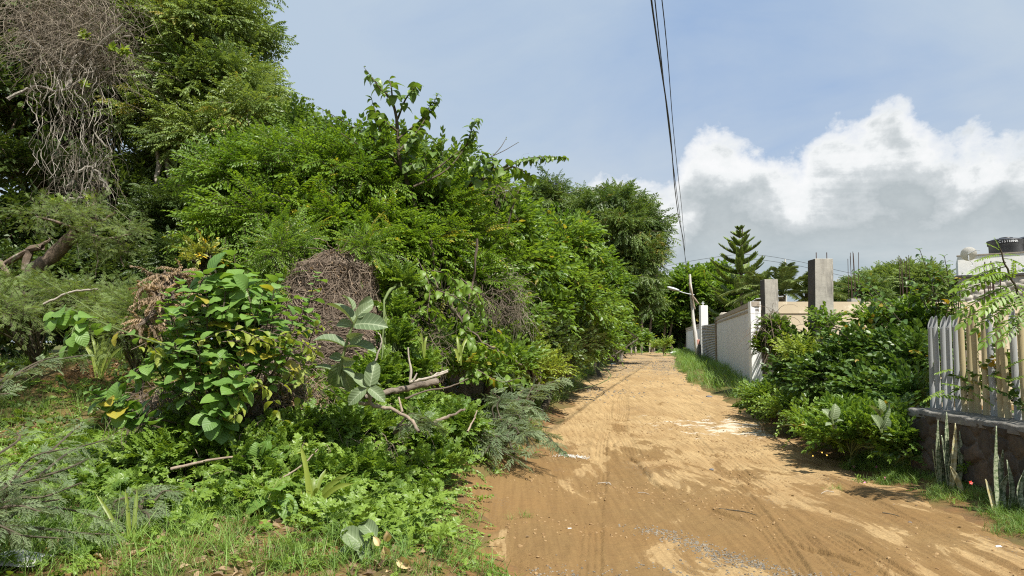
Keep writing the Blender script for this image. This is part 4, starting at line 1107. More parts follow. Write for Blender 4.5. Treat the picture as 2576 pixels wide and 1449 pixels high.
mk('hanging_stem', join(st), simple_mat('grey brown vine bark', (.33, .30, .25), (.19, .17, .14), 6, .95, bump=0), vt)
for k, (e_, m_) in enumerate(((E(300,130,13,30,20,.2), 26), (E(205,95,13,25,25,.2), 26), (E(215,215,13,8,10,.1), 6), (E(135,505,12.8,25,12,.1), 12), (E(225,500,12.8,12,6,.1), 6))):
    gl, _ = crown([e_], [trifol()], m_, .11, seed=5+k, sub=4); mk('green_leaf_cluster', gl, LM['lime'], vt)

# ---- leaning acacia trunk with feathery shelf of leaves
Ya = 11.5
ac = thing('leaning_acacia', tuple(P(75, 685, Ya)), 'leaning acacia with bare brown trunk and feathery flat sprays below the vine curtain', 'tree')
mk('trunk', [limb([P(-60, 790, Ya+.2), P(75, 690, Ya), P(125, 650, Ya), P(170, 605, Ya), P(205, 580, Ya)], .13, .095, 18, 10, .012),
             limb([P(205, 582, Ya), P(228, 560, Ya-.1), P(236, 520, Ya), P(232, 488, Ya+.05)], .04, .02, 10, 6, .01), limb([P(238, 552, Ya), P(241, 500, Ya+.1), P(245, 472, Ya)], .03, .02, 8, 5),
             limb([P(225, 560, Ya), P(262, 553, Ya-.2), P(275, 545, Ya-.2), P(291, 533, Ya-.2)], .03, .018, 9, 5, .008), limb([P(205, 582, Ya), P(260, 600, Ya-.4), P(330, 590, Ya-.5)], .04, .012, 10, 5, .01),
             limb([P(205, 582, Ya), P(150, 560, Ya-.4), P(90, 545, Ya-.4)], .035, .012, 10, 5, .01), limb([P(228, 590, Ya), P(245, 640, Ya-.3), P(240, 700, Ya-.3)], .02, .006, 10, 5, .015), limb([P(300, 600, Ya-.4), P(305, 650, Ya-.4), P(312, 672, Ya-.4)], .015, .006, 8, 5, .01)], mat_bark, ac, smooth=True)
g, _ = crown([E(110,545,Ya-.4,65,16,.5), E(190,545,Ya-.5,90,24,.7), E(285,580,Ya-.5,75,24,.6), E(320,615,Ya-.5,50,22,.4), E(230,625,Ya-.2,45,55,.3), E(320,640,Ya-.4,28,22,.2), E(75,580,Ya-.3,35,14,.3), E(245,525,Ya-.1,25,20,.2)], SP_fea, 330, .27, seed=6, sub=10, up=-.15, rnd=.30, subr=.36, squash=.25)
mk('crown', g, [LM['aca'], mat_stem], ac)
sg = thing('dead_snag', tuple(P(75, 660, 12.2)), 'dead grey forked branch lying behind the leaning acacia at the left edge', 'branch')
mk('branch', [limb([P(-30, 690, 12.2), P(30, 655, 12.2), P(75, 630, 12.1), P(110, 615, 12.2), P(128, 600, 12.2)], .06, .02, 12, 6, .01), limb([P(66, 680, 12.1), P(70, 645, 12.1), P(78, 628, 12.1), P(108, 622, 12.1)], .07, .05, 8, 7, .01), limb([P(0, 660, 12.2), P(20, 690, 12), P(40, 720, 11.9)], .05, .03, 8, 6)], mat_bark, sg)
plant('acacia_sapling', 'shrub', 'low feathery acacia thicket below the leaning trunk, left meadow edge', [E(70,740,10.5,140,36,.8), E(230,765,10.5,130,36,.8), E(330,790,10,90,40,.6), E(-20,800,9.5,120,60,.8)], SP_fea, 620, .34, LM['aca'], mat_stem, seed=7, sub=20, up=.1, subr=.4, squash=.5, crown_name='foliage', trunk_name='stem', r0=.03)
plant('acacia_sapling', 'shrub', 'small feathery acacia clump half lit beside the dead brown leaf cluster', [E(370,800,9.2,70,45,.5), E(330,850,8.8,70,40,.5)], SP_fea, 330, .32, LM['aca'], mat_stem, seed=8, sub=16, up=.2, crown_name='foliage', trunk_name='stem', r0=.02)

# ================================================================== LEFT: the big green bush group
plant('pinnate_bush', 'bush', 'big bright green bush of feather leaves above the dead vine heap',
      [E(660,500,12.3,130,95,1.4), E(800,480,12.2,170,85,1.5), E(915,510,12,150,90,1.5), E(610,605,11.6,85,55,1.0), E(740,590,11.3,170,70,1.2), E(900,620,11.2,150,75,1.2), E(700,660,10.8,110,35,.7), E(1000,670,11.2,110,80,1.0)],
      SP_glir, 2700, .62, LM['glir'], mat_stem, base=(*P(820, 900, 12)[:2], .5), seed=9, sub=24, r0=.09, nl=20, up=.1, rnd=.4, subr=.30, squash=.5)
plant('pinnate_bush', 'bush', 'second feather leaved bush, right of the dead vine heap and under the small tree',
      [E(1040,680,11.4,90,70,1.0), E(1120,640,11.8,110,80,1.1), E(1170,740,11.5,100,60,.9), E(1010,780,10.8,50,60,.6), E(1090,560,12,100,70,1.0)],
      SP_glir, 1150, .55, LM['glir'], mat_stem, seed=10, sub=22, r0=.06, up=.1, rnd=.45, squash=.55)
plant('leafy_tree', 'tree', 'leafy glossy tree top rising behind the feather leaved bush against the sky',
      [E(720,388,14.5,90,55,1.2), E(660,438,14.5,80,60,1.2), E(830,388,14,90,50,1.0), E(960,408,13.8,110,60,1.1), E(1080,438,13.6,120,70,1.2), E(1180,498,13.4,90,60,1.0), E(770,448,14,110,60,1.2), E(740,323,14.5,26,36,.4)],
      SP_cord, 1150, .46, LM['cord'], mat_bark, base=(*P(900, 900, 14)[:2], .5), hub=P(900, 480, 14), seed=11, r0=.12, nl=18, sub=24, up=.5)
plant('climber_bush', 'bush', 'rounded bush smothered in climbers at the right shoulder of the green bank',
      [E(1220,590,13,100,90,1.1), E(1290,590,13.6,70,75,1.0), E(1250,690,13,110,80,1.1), E(1320,670,14,75,85,1.1), E(1200,510,13,80,50,.9)],
      SP_bush, 1500, .46, LM['bush'], mat_stem, seed=12, r0=.07, sub=24, up=.25)
plant('roadside_bush', 'bush', 'bright roadside bush bulging towards the road in front of the olive tree',
      [E(1400,632,17.5,100,80,1.5), E(1470,702,19,75,80,1.5), E(1390,722,16.5,110,90,1.4), E(1440,792,17.5,90,70,1.3), E(1340,802,15.5,90,70,1.1), E(1490,792,20,60,75,1.3)],
      SP_bush, 2500, .50, LM['bush'], mat_stem, base=(*P(1400, 900, 17.5)[:2], .5), seed=13, r0=.09, nl=16, sub=26, up=.25)
plant('roadside_bush', 'bush', 'dark low bush at the verge behind the thick pale fence post',
      [E(1350,865,14.5,70,45,.8), E(1430,870,17.5,70,45,.9), E(1390,900,15,60,30,.6), E(1300,830,13.5,60,60,.8), E(1450,895,18,50,26,.5), E(1490,885,21.5,36,28,.6)], SP_small, 1500, .42, LM['deep'], mat_stem, seed=14, sub=20, crown_name='foliage', trunk_name='stem')
plant('roadside_bush', 'bush', 'far roadside bush tapering to the road bend on the left',
      [E(1510,820,26,45,55,1.4), E(1540,830,33,32,45,1.4), E(1530,740,27,45,60,1.5), E(1470,860,21,45,35,1.0), E(1535,875,30,26,22,.8), E(1555,862,38,20,26,1.0), E(1510,870,25,30,26,.7)], SP_bush, 1500, .62, LM['bush'], mat_stem, seed=15, sub=20)
plant('olive_tree', 'tree', 'tall olive green drooping tree at the road bend, left of the lamp pole',
      [E(1438,575,37,110,75,3.0), E(1528,560,37,100,70,3.0), E(1578,590,36,75,65,2.6), E(1598,680,36,55,75,2.4), E(1518,660,37,110,80,3.0), E(1388,520,37,70,45,2.2), E(1395,472,37,16,32,.8), E(1338,505,37,35,40,1.4), E(1488,500,37,40,28,1.4), E(1543,510,37,26,24,1), E(1608,545,36,35,36,1.4), E(1658,567,36,20,13,.6), E(1626,600,36,30,40,1), E(1603,760,36,40,55,1.6), E(1538,760,37,60,60,2)],
      SP_neem, 3400, .90, LM['neem'], mat_bark, base=(*P(1545, 885, 37)[:2], .7), hub=P(1555, 650, 37), r0=.24, nl=30, seed=16, sub=11, subr=.34, up=.15, tv=.28, top=-.8, bunch=3)

# far trees closing the road
fars = [(1590, 810, 68, 60, 80, 62), (1655, 790, 66, 55, 95, 63), (1730, 745, 62, 55, 70, 60), (1790, 735, 66, 60, 65, 64), (1700, 825, 64, 60, 60, 62), (1620, 745, 74, 60, 60, 72), (1835, 760, 62, 60, 60, 60), (1765, 800, 63, 45, 60, 61)]
flab = ['far tree at the road end directly below the olive tree crown', 'far tree between the olive tree and the lamp pole with bare trunk below', 'far tree with the highest bright crown just left of the pine, behind the lamp pole', 'far tree touching the left side of the pine', 'dark low far tree behind the lamp head', 'hazy farthest tree seen through gaps in the olive tree', 'far tree hidden mostly behind the pine foot', 'far tree rising directly behind the far grey wall']
for k, (px, py, Y, rx, rz, yb) in enumerate(fars):
    b = P(px + rng.normal()*8, 885, Y); z = float(H(b[0], b[1])); es = [E(px, py, Y, rx*.8, rz*.7, 3), E(px-rx*.4, py+rz*.25, Y, rx*.6, rz*.5, 2.4), E(px+rx*.45, py+rz*.15, Y-.6, rx*.55, rz*.5, 2.4), E(px+rx*.1, py-rz*.45, Y, rx*.5, rz*.4, 2)]
    plant('background_tree', 'tree', flab[k], es, SP_far if k % 2 else SP_bush, 1300, 1.25, LM['bush' if k in (2, 3, 6) else 'neem'] if k not in (4,) else LM['deep'], mat_bark, base=(b[0], b[1], z), seed=30+k, group='background trees at the road end', r0=.18, nl=12, sub=14, subr=.36)
for k, px in enumerate((1612, 1641, 1668, 1690)):
    b = P(px, 880, 61); z = float(H(b[0], b[1])); h_ = (4.2, 3.6, 3.4, 2.6)[k]
    t = thing('slim_tree', (b[0], b[1], z), 'slim tree with a pale trunk standing in the dark gap at the road end', 'tree', 'slim trees at the road end')
    mk('trunk', limb([(b[0], b[1], z-.1), (b[0]+.15*(-1)**k, b[1], z+h_*.5), (b[0]+.1, b[1], z+h_)], .12, .07, 10, 7, .02), mat_bark, t)
    g_, _ = crown([(np.array([b[0]+.1, b[1], z+h_+.1]), np.array([1.3, 1.0, 1.3]))], SP_bush, 220, .8, seed=k, sub=8); mk('crown', g_, [LM['bush'], mat_stem], t)
plant('thicket', 'bush', 'deep shaded thicket closing the end of the road', [E(1580,850,70,70,35,2), E(1660,845,71,80,45,2), E(1740,850,69,70,45,2), E(1690,815,73,110,45,2), E(1600,876,72,80,16,2), E(1720,876,72,80,16,2), E(1660,872,66,60,10,1.5)], SP_bush, 2600, 1.2, LM['deep'], mat_stem, seed=44, sub=18)
plant('roadside_bush', 'bush', 'leafy scrub at the foot of the olive tree closing the bend on the left', [E(1560,850,45,40,30,1.2), E(1600,862,56,40,18,1.2), E(1530,850,40,30,36,1.0)], SP_bush, 700, .8, LM['bush'], mat_stem, seed=49, sub=16, crown_name='foliage', trunk_name='stem')
plant('weed_clump', 'plant', 'light green weed clump at the foot of the far trees by the white rubbish', [E(1672,868,50,13,13,.5), E(1655,877,52,20,6,.4)], SP_bush, 120, .5, LM['lime'], mat_gstem, seed=45, sub=8, crown_name='foliage', trunk_name='stem', r0=.02)

plant('bank_bush', 'bush', 'mixed bush filling the bank between the dead vine heap and the feathery road edge bush', [E(1060,900,10.2,80,50,.7), E(1150,880,10.8,90,60,.8), E(1240,850,11.5,90,70,.9), E(1180,950,9.8,110,35,.6), E(1270,920,10.8,80,50,.7), E(1120,790,11,80,70,.7), E(1220,770,11.6,90,70,.8), E(1290,810,12,60,60,.7)], SP_bush, 1500, .34, LM['bush'], mat_stem, seed=46, sub=24, crown_name='foliage', trunk_name='stem', r0=.03)
plant('bank_bush', 'bush', 'bright creeper bush at the foot of the rounded bush beside the verge grass', [E(1330,930,12.3,60,36,.6), E(1290,880,12.8,60,50,.7), E(1370,930,14,50,26,.6)], SP_small, 620, .36, LM['lime'], mat_stem, seed=47, sub=18, crown_name='foliage', trunk_name='stem', r0=.03)
plant('thicket', 'bush', 'shaded thicket behind the broad leaved shrub at the meadow end', [E(120,840,14.5,150,50,1.0), E(-60,800,15,120,80,1), E(300,800,15,120,60,1), E(470,820,14,110,60,1), E(620,800,13.5,90,70,1)], SP_bush, 1500, .5, LM['deep'], mat_stem, seed=48, sub=22, up=.2)
plant('verge_shrub', 'shrub', 'row of low weedy tufts along the left road edge before the bend', [E(1375,965,15.5,42,28,.4), E(1415,938,17.5,40,26,.4), E(1450,918,20,36,22,.4), E(1495,903,24,28,18,.4), E(1340,985,14,40,26,.4), E(1525,893,30,20,14,.4)], SP_small, 760, .34, LM['creep'], mat_gstem, seed=54, sub=22, up=.5, crown_name='foliage', trunk_name='stem', r0=.015, zmin=.0)
# ================================================================== small arching tree in the middle
Yc = 11.0
sm = thing('arching_tree', tuple(P(1090, 900, Yc)), 'small crooked tree with arching leafy branches standing against the sky in the middle', 'tree')
tr = [limb([P(1100, 900, Yc), P(1080, 700, Yc), P(1060, 590, Yc-.05), P(1030, 470, Yc), P(1005, 400, Yc), P(1000, 320, Yc), P(988, 260, Yc), P(960, 228, Yc)], .055, .014, 26, 7, .010)]
lf_c = broad(.74, .12, .5, .03, rows=6)
LG = []
def arch_branch(pts, n, size=.165, t0=.15, r0=.018, sd_=0, dr=.45, Y=Yc, lf=lf_c, dy=.25, **kw):
    pts = [P(a, b, Y + (dy*math.sin(i*1.3 + sd_))) for i, (a, b) in enumerate(pts)]
    g, s = leafy_stem(pts, lf, int(n*1.35), size*1.12, t0, 16, r0, .004, dr, 1.1, sd_, mi=0, **kw); LG.append(g); tr.append(s)
arch_branch([(990,262),(965,230),(940,200),(928,190)], 12, sd_=1); arch_branch([(1000,300),(1020,250),(1040,225),(1052,212)], 12, sd_=2)
arch_branch([(988,262),(985,225),(980,200)], 9, sd_=3); arch_branch([(960,228),(935,195),(915,168)], 3, .06, .5, .009, 4)
arch_branch([(1003,380),(1050,330),(1085,270),(1102,236)], 20, sd_=5); arch_branch([(1000,350),(1060,300),(1085,260)], 14, sd_=6)
arch_branch([(1005,400),(960,360),(880,315),(800,268)], 30, .13, .2, sd_=7); arch_branch([(1010,410),(950,390),(880,350),(810,300)], 24, .13, .2, sd_=8)
arch_branch([(1015,430),(970,370),(950,300),(935,250)], 22, sd_=9); arch_branch([(1000,330),(960,300),(930,280)], 14, sd_=10)
arch_branch([(1040,470),(1120,430),(1170,370),(1190,315),(1205,298)], 30, .13, .25, sd_=11); arch_branch([(1040,470),(1130,400),(1180,360),(1195,330)], 18, .12, .3, sd_=12)
arch_branch([(1055,560),(1180,470),(1290,410),(1360,395),(1422,396)], 46, .13, .35, .024, 13); arch_branch([(1180,470),(1200,420),(1215,385)], 16, sd_=14); arch_branch([(1200,470),(1240,420),(1235,390)], 14, sd_=15); arch_branch([(1250,440),(1290,420),(1330,440),(1345,455)], 14, sd_=16)
arch_branch([(1240,392),(1260,370),(1275,345)], 2, .03, .9, .007, 17); arch_branch([(1238,393),(1270,378),(1304,358)], 2, .03, .9, .007, 18)
arch_branch([(1040,480),(1010,450),(960,440),(900,445)], 22, .13, .2, sd_=19); arch_branch([(1045,500),(1100,470),(1130,440)], 20, sd_=20); arch_branch([(1010,420),(1030,370),(1050,330)], 18, sd_=21); arch_branch([(1010,420),(1070,400),(1110,350)], 20, sd_=22)
arch_branch([(1270,600),(1290,520),(1310,470),(1330,455)], 22, .13, .3, sd_=23, Y=12); arch_branch([(1090,700),(1130,690),(1150,720),(1155,760)], 18, .13, .2, sd_=24, Y=10.5); arch_branch([(1130,800),(1160,760),(1175,740)], 12, .13, sd_=25, Y=10.3)
mk('trunk', tr, mat_stem, sm, smooth=True); mk('crown', join(LG), [LM['cord'], mat_stem], sm)

# broken posts, twigs and roots in the shade below
tw = thing('tangled_twigs', tuple(P(1200, 850, 10.2)), 'tangle of bare twigs in the shade under the bank, right of the dead heap', 'twigs')
tgs = []
for (px, py, rx, rz, n_, Y) in ((1080,740,60,80,260,10.6), (1150,760,110,50,220,10.6), (1250,760,70,60,260,10.6), (1010,840,60,70,260,9.6), (1080,880,80,50,200,9.6), (1180,560,60,50,120,11.8), (1260,470,30,40,70,12)):
    e = E(px, py, Y, rx, rz, .4); tgs.append(tangle(int(n_*.55), e[0], e[1], .6, .0030, 8, px+3, .25, .35, (0, .6), False))
for pts, Y in (([(1084,600),(1090,690),(1075,780),(1110,900)], 10.4), ([(1200,600),(1190,720),(1170,800),(1215,900)], 10.4), ([(1090,700),(1180,830),(1250,880),(1312,918)], 9.9), ([(1050,770),(1100,830),(1150,900)], 9.9), ([(1020,830),(1060,900),(1100,960)], 9.3)):
    tgs.append(limb([P(a, b, Y + rng.normal()*.06) for a, b in pts], .020, .010, 18, 6, .02))
mk('twig', join(tgs), mat_twig, tw)
g1 = thing('hanging_twigs', tuple(P(1280, 800, 11.4)), 'pale ball of thin dry twigs dangling from the bank beside the verge bush', 'twigs')
tgs = []
for (px, py, rx, rz, n_) in ((1285,745,35,25,160), (1300,790,28,35,140), (1265,690,25,40,90)):
    e = E(px, py, 11.2, rx, rz, .25); tgs.append(tangle(int(n_*.6), e[0], e[1], .5, .0032, 8, px, .35, .4, (.3, .9), False))
mk('twig', join(tgs), mat_vinegrey, g1)

YL0 = [broad(.66, .10, .35, .02, rows=6, seed=s+19) for s in range(2)]
# ================================================================== dead vine heap
HX, HY = P(832, 800, 8.8)[0], 8.8
hb = float(H(HX, HY)) - .15; HT = P(832, 628, 8.8)[2]
def hr(z):  # radius by height
    return np.interp(z, [hb, hb+.4, hb+.9, hb+1.4, HT-.25, HT-.08, HT], [.92, .74, .50, .36, .24, .14, .02])
th = np.linspace(0, 2*PI, 97)[:-1]; zs = np.linspace(hb, HT, 60)
def hpt(t, z, off=0.0):
    b = 1 + (fbm(np.cos(t)*1.6 + 5, np.sin(t)*1.6, z*1.3, 61, 4) - .5)*.8 + (fbm(np.cos(t)*5, np.sin(t)*5, z*4, 66, 3) - .5)*.22
    r_ = hr(z)*b + off
    return np.stack([HX + .04*(z-hb) + r_*np.cos(t), HY + r_*np.sin(t)*.9, z + 0*r_], -1)
TT, ZZ = np.meshgrid(th, zs); pts = hpt(TT, ZZ)
a, b = TT.shape; idx = np.arange(a*b).reshape(a, b)
q = np.stack([idx[:-1], np.roll(idx[:-1], -1, 1), np.roll(idx[1:], -1, 1), idx[1:]], -1).reshape(-1, 4)
vh = thing('vine_heap', (HX, HY, hb + .15), 'tall brown cone of matted dead vines in the middle of the green bank', 'vine heap')
mk('core', T(pts.reshape(-1, 3), loops=q.ravel(), totals=np.full(len(q), 4)), mat_deadheap, vh, smooth=True)
def heap_stems(n, seed, L=(.2, .75), r_=.0042, off=(.0, .07), tint=(0, 1), k=7, wig=.10):
    q = np.random.default_rng(seed); t0 = q.uniform(0, 2*PI, n); z0 = hb + (HT-hb)*q.random(n)**.75
    C = np.zeros((n, k, 3)); t = t0; z = z0; o = q.uniform(*off, n); st_ = q.uniform(*L, n)/(k-1); dt = q.normal(size=n)*.06
    for i in range(k):
        C[:, i] = hpt(t, np.maximum(z, hb - .1), o + .03*np.sin(i*1.3 + t0*9)); t = t + dt + q.normal(size=n)*wig; z = z - st_*q.uniform(-.15, 1.3, n)
    return tubes(C, np.linspace(r_, r_*.6, k)[None]*q.uniform(.5, 1.7, (n, 1)), 3, 0, q.uniform(*tint, n))
q5 = np.random.default_rng(15); C5 = []
for k in range(90):
    t5 = q5.uniform(0, 2*PI); z5 = hb + (HT-hb)*q5.uniform(.15, 1.0); p5 = hpt(np.array([t5]), np.array([z5]), -.05)[0]; d5 = norm(np.array([math.cos(t5), math.sin(t5)*.9, q5.uniform(-.6, 1.0)]) + q5.normal(size=3)*.7); L5 = q5.uniform(.15, .6)
    C5.append([p5 + d5*L5*u + np.array([0, 0, -.25*L5*u*u]) + q5.normal(size=3)*.015 for u in np.linspace(0, 1, 7)])
mk('dead_stem', join([tubes(np.array(C5), np.linspace(1, .4, 7)[None]*q5.uniform(.003, .010, (90, 1)), 4, 0, q5.uniform(.1, 1, 90)), heap_stems(8500, 1, (.15, .55), .0030, (0, .06), tint=(0, .75), wig=.14), heap_stems(900, 2, (.3, .9), .0034, (.02, .12), (.4, 1))]), mat_vine, vh)
q_ = np.random.default_rng(5); n_ = 2600; t_ = q_.uniform(0, 2*PI, n_); z_ = hb + (HT-hb)*q_.random(n_)**.8; p_ = hpt(t_, z_, q_.uniform(0, .08, n_))
mk('dead_leaf', inst(hexleaf(.5, .2, .4), p_, frames(rdir(n_) + np.array([0, 0, -.7]), rdir(n_)), q_.uniform(.018, .05, n_), q_.uniform(0, .75, n_)), LM['dead'], vh)

plant('pinnate_bush', 'bush', 'feather leaved sprays hanging over the left and top of the dead vine heap', [E(700,650,8.9,60,34,.4), E(750,615,9.3,70,20,.4), E(920,640,9.1,55,30,.4), E(670,730,8.6,40,40,.3)], SP_glir, 150, .36, LM['glir'], mat_stem, base=P(760, 900, 9.6), seed=52, sub=14, r0=.02, up=-.1, rnd=.4, squash=.5)
plant('heap_creeper', 'climber', 'small leaved creeper climbing the lower right side of the dead vine heap', [E(1000,800,8.6,20,40,.25), E(1000,870,8.2,26,50,.3), E(960,960,7.9,50,50,.3), E(900,1030,7.6,60,36,.3), E(1010,720,9,30,50,.3), E(1040,940,8.3,60,40,.3)], SP_creep, 620, .22, LM['creep'], mat_gstem, base=G(960, 1060), seed=53, sub=16, crown_name='foliage', trunk_name='stem', r0=.012, up=.3)
bv = thing('bright_vine', tuple(P(1190, 900, 9.4)), 'bright green large leaved vine trailing down the bank right of the dead heap', 'vine')
GL, GS = [], []
for k, (pts, n_) in enumerate([([(1085,680),(1125,690),(1150,720),(1165,760)], 26), ([(1100,730),(1150,750),(1180,790),(1170,830)], 26), ([(1160,820),(1190,860),(1240,880),(1290,900)], 34), ([(1170,840),(1200,890),(1250,910),(1265,950)], 30), ([(1140,870),(1180,900),(1190,950)], 20), ([(1200,930),(1260,960),(1310,950)], 20), ([(1075,770),(1110,800),(1120,850)], 20), ([(1050,650),(1080,720),(1075,790)], 20), ([(1160,700),(1200,740),(1210,800)], 22), ([(1230,820),(1270,850),(1290,900)], 20)]):
    g, s_ = leafy_stem([P(a, b, 9.5 + .2*math.sin(k*2 + i)) for i, (a, b) in enumerate(pts)], YL0[k % 2], n_, .135, .05, 18, .007, .004, .45, 1.2, 600+k, .2, False, (.3, .95), petiole=.15); GL.append(g); GS.append(s_)
mk('foliage', join(GL), LM['bush'], bv, smooth=True); mk('stem', join(GS).setmi(0), mat_twig, bv)
# brown withered shrub and yellowing sprig to its left
wd = thing('withered_shrub', tuple(P(400, 800, 8.6)), 'withered shrub with curled light brown leaves behind the broad leaved shrub', 'shrub')
g, cen = crown([E(430,700,8.7,55,28,.3), E(390,725,8.6,55,22,.3), E(420,760,8.5,55,40,.35), E(370,820,8.4,30,50,.3), E(470,690,8.8,40,30,.3)], [spray(hexleaf(.42, .25, .5), 16, .24, 1, .9, .9, s+200, .5) for s in range(3)], 150, .20, seed=50, sub=16, up=-.5)
mk('foliage', g, [LM['wither'], mat_twig], wd)
mk('stem', wood(P(420, 950, 8.6), P(425, 790, 8.6), cen, .02, 14, 3), mat_twig, wd)
plant('yellow_shrub', 'shrub', 'small shrub with lime and yellow leaves above the withered brown shrub', [E(520,650,9.6,45,24,.3), E(490,660,9.5,30,16,.25)], [spray(hexleaf(.5, .06, .2), 10, .30, 1.0, 1.1, .2, s+210, .3) for s in range(3)], 60, .24, leaf_mat('turning leaves', (.11, .18, .03), (.24, .29, .05), (.60, .42, .03)), mat_stem, base=P(510, 760, 9.8), seed=51, sub=8, crown_name='foliage', trunk_name='stem', r0=.012)

# ================================================================== broad leaved shrub in front
Yb = 6.6
BL = [broad(.86, .07, .22 + .1*s, .02, [(0, .10), (.05, .55), (.18, .92), (.40, 1.0), (.65, .92), (.84, .66), (.95, .32), (1, .04)], 11, seed=s) for s in range(3)]
bs_ = thing('broad_leaf_shrub', tuple(G(590, 1100)), 'large soft shrub with big broad green leaves in front of the dead vine heap', 'shrub')
GL, GS = [], []
tips = [((420,740),14,.17,-.1), ((600,700),16,.18,-.2), ((520,740),16,.18,-.3), ((690,730),14,.18,-.1), ((455,712),16,.165,0), ((590,640),16,.17,.3), ((510,700),13,.16,.2), ((560,730),14,.17,-.2), ((640,690),15,.17,.1), ((700,700),16,.17,.4), ((660,740),12,.16,-.3), ((800,690),14,.16,.5), ((770,760),9,.16,.4), ((740,800),12,.16,-.2), ((430,790),16,.16,-.3), ((480,770),13,.17,-.4), ((560,790),14,.16,-.4),
        ((640,800),13,.16,-.4), ((380,900),16,.14,-.2), ((225,985),20,.15,-.5), ((320,955),16,.15,-.4), ((290,1010),14,.14,-.5), ((560,900),14,.14,-.5), ((620,940),14,.15,-.6), ((560,1030),18,.14,-.6), ((440,870),14,.14,-.5), ((720,860),10,.13,-.3), ((500,860),14,.14,-.5), ((610,870),12,.14,-.5), ((690,780),10,.16,.1), ((540,670),10,.15,.1), ((800,800),6,.14,.5)]
for k, ((tx, ty), n_, sz, dy) in enumerate(tips):
    base = P(580 + rng.normal()*25, 1090 + rng.normal()*15, Yb + .15); tip = P(tx, ty, Yb + dy)
    if k in (15, 16, 17, 20): mid = P((580+tx)/2, min(ty, 1000) - 60, Yb + dy*.3)
    else: mid = base*.45 + tip*.55 + np.array([(tx-580)/1860*.9, dy*.2, .0])
    g, s = leafy_stem([base, mid, tip], BL[k % 3], int(n_*1.7), sz*1.12, .38, 16, .010, .004, .0, 1.3, 300+k, .40, False, (.15, .85), petiole=.25); GL.append(g); GS.append(s)
mk('foliage', join(GL), LM['broad'], bs_, smooth=True); mk('stem', join(GS).setmi(0), mat_stem, bs_)
sp_ = thing('vine_shoot', tuple(P(330, 880, 5.9)), 'long shoot with big pale lobed leaves reaching left across the meadow', 'vine')
g, s = leafy_stem([P(520, 900, 6.3), P(330, 840, 5.9), P(230, 800, 5.7), P(165, 775, 5.6), P(140, 800, 5.5)], BL[1], 20, .14, .22, 18, .008, .004, .5, 1.2, 77, .1, tint=(.45, .9), petiole=.3)
g2, s2 = leafy_stem([P(250, 810, 5.7), P(190, 820, 5.6), P(180, 860, 5.5)], BL[2], 9, .17, .2, 12, .006, .004, .6, 1.2, 78, .1, tint=(.5, .9), petiole=.3)
mk('foliage', join([g, g2]), LM['broad'], sp_, smooth=True); mk('stem', join([s, s2, limb([P(131, 905, 5.6), P(110, 930, 5.6), P(40, 975, 5.6)], .005, .004, 10, 4), limb([P(260, 800, 5.7), P(170, 740, 5.8), P(110, 705, 5.9)], .003, .002, 10, 4)]).setmi(0), mat_gstem, sp_)

yv = thing('yellow_green_vine', tuple(P(560, 900, 6.3)), 'thin climber with yellow green leaves strung across the broad leaved shrub and the dead heap', 'vine')
GL, GS = [], []
YL = [broad(.62, .10, .3, .02, rows=6, seed=s+9) for s in range(2)]
for k, (pts, n_) in enumerate([([(330,880),(450,830),(560,840),(660,850)], 22), ([(430,900),(520,850),(600,830),(690,870),(790,880)], 26), ([(560,860),(700,850),(820,815)], 16), ([(600,870),(690,900),(740,950),(790,980)], 18), ([(500,830),(560,900),(600,980),(590,1050)], 20), ([(650,830),(760,860),(800,900)], 14), ([(380,870),(420,910),(480,930)], 12), ([(660,870),(720,930),(760,930),(800,870)], 16), ([(560,900),(640,960),(680,990),(720,1080)], 12), ([(700,960),(760,1000),(820,980),(870,1010)], 10), ([(590,1050),(560,1010),(560,960)], 14), ([(770,1100),(760,1130),(775,1150)], 6)]):
    g, s = leafy_stem([P(a, b, 6.25 + .25*math.sin(k*2 + i) + .3*(a > 680)) for i, (a, b) in enumerate(pts)], YL[k % 2], n_, .10, .05, 18, .004, .0025, .3, 1.2, 400+k, .2, k % 2 == 0, (.2, .85), petiole=.15); GL.append(g); GS.append(s)
mk('foliage', join(GL), LM['yvine'], yv, smooth=True); mk('stem', join(GS).setmi(0), mat_twig, yv)
# dry skirts below the shrub
ds = thing('dry_undergrowth', tuple(G(560, 1090)), 'dry brown stems hanging under the broad leaved shrub', 'undergrowth')
tgs = []
for (px, py, rx, rz, n_, Y) in ((420,1030,90,70,330,7.0), (560,1040,120,70,420,7.0), (720,1010,100,90,700,7.5), (800,1060,110,80,600,7.5), (900,1080,90,60,320,7.4), (640,1120,130,50,260,6.8)):
    e = E(px, py, Y, rx, rz, .35); tgs.append(tangle(n_, e[0], e[1], .45, .0042, 7, px+50, .45, .3, (0, .8), False))
mk('dry_stem', join(tgs), mat_vine, ds)
n_ = 1300; pq = []
for (px, py, rx, rz, m, Y) in ((720,1010,110,80,600,7.3), (620,1100,160,60,400,6.9), (860,1080,110,60,300,7.2)):
    e = E(px, py, Y, rx, rz, .3); pq.append(e[0] + rdir(m)*e[1]*rng.random((m, 1))**.4)
pq = np.concatenate(pq); mk('dry_leaf', inst(hexleaf(.5, .2, .4), pq, frames(rdir(len(pq)) + np.array([0, 0, -.5]), rdir(len(pq))), rng.uniform(.02, .06, len(pq)), rng.uniform(0, .8, len(pq))), LM['dead'], ds)

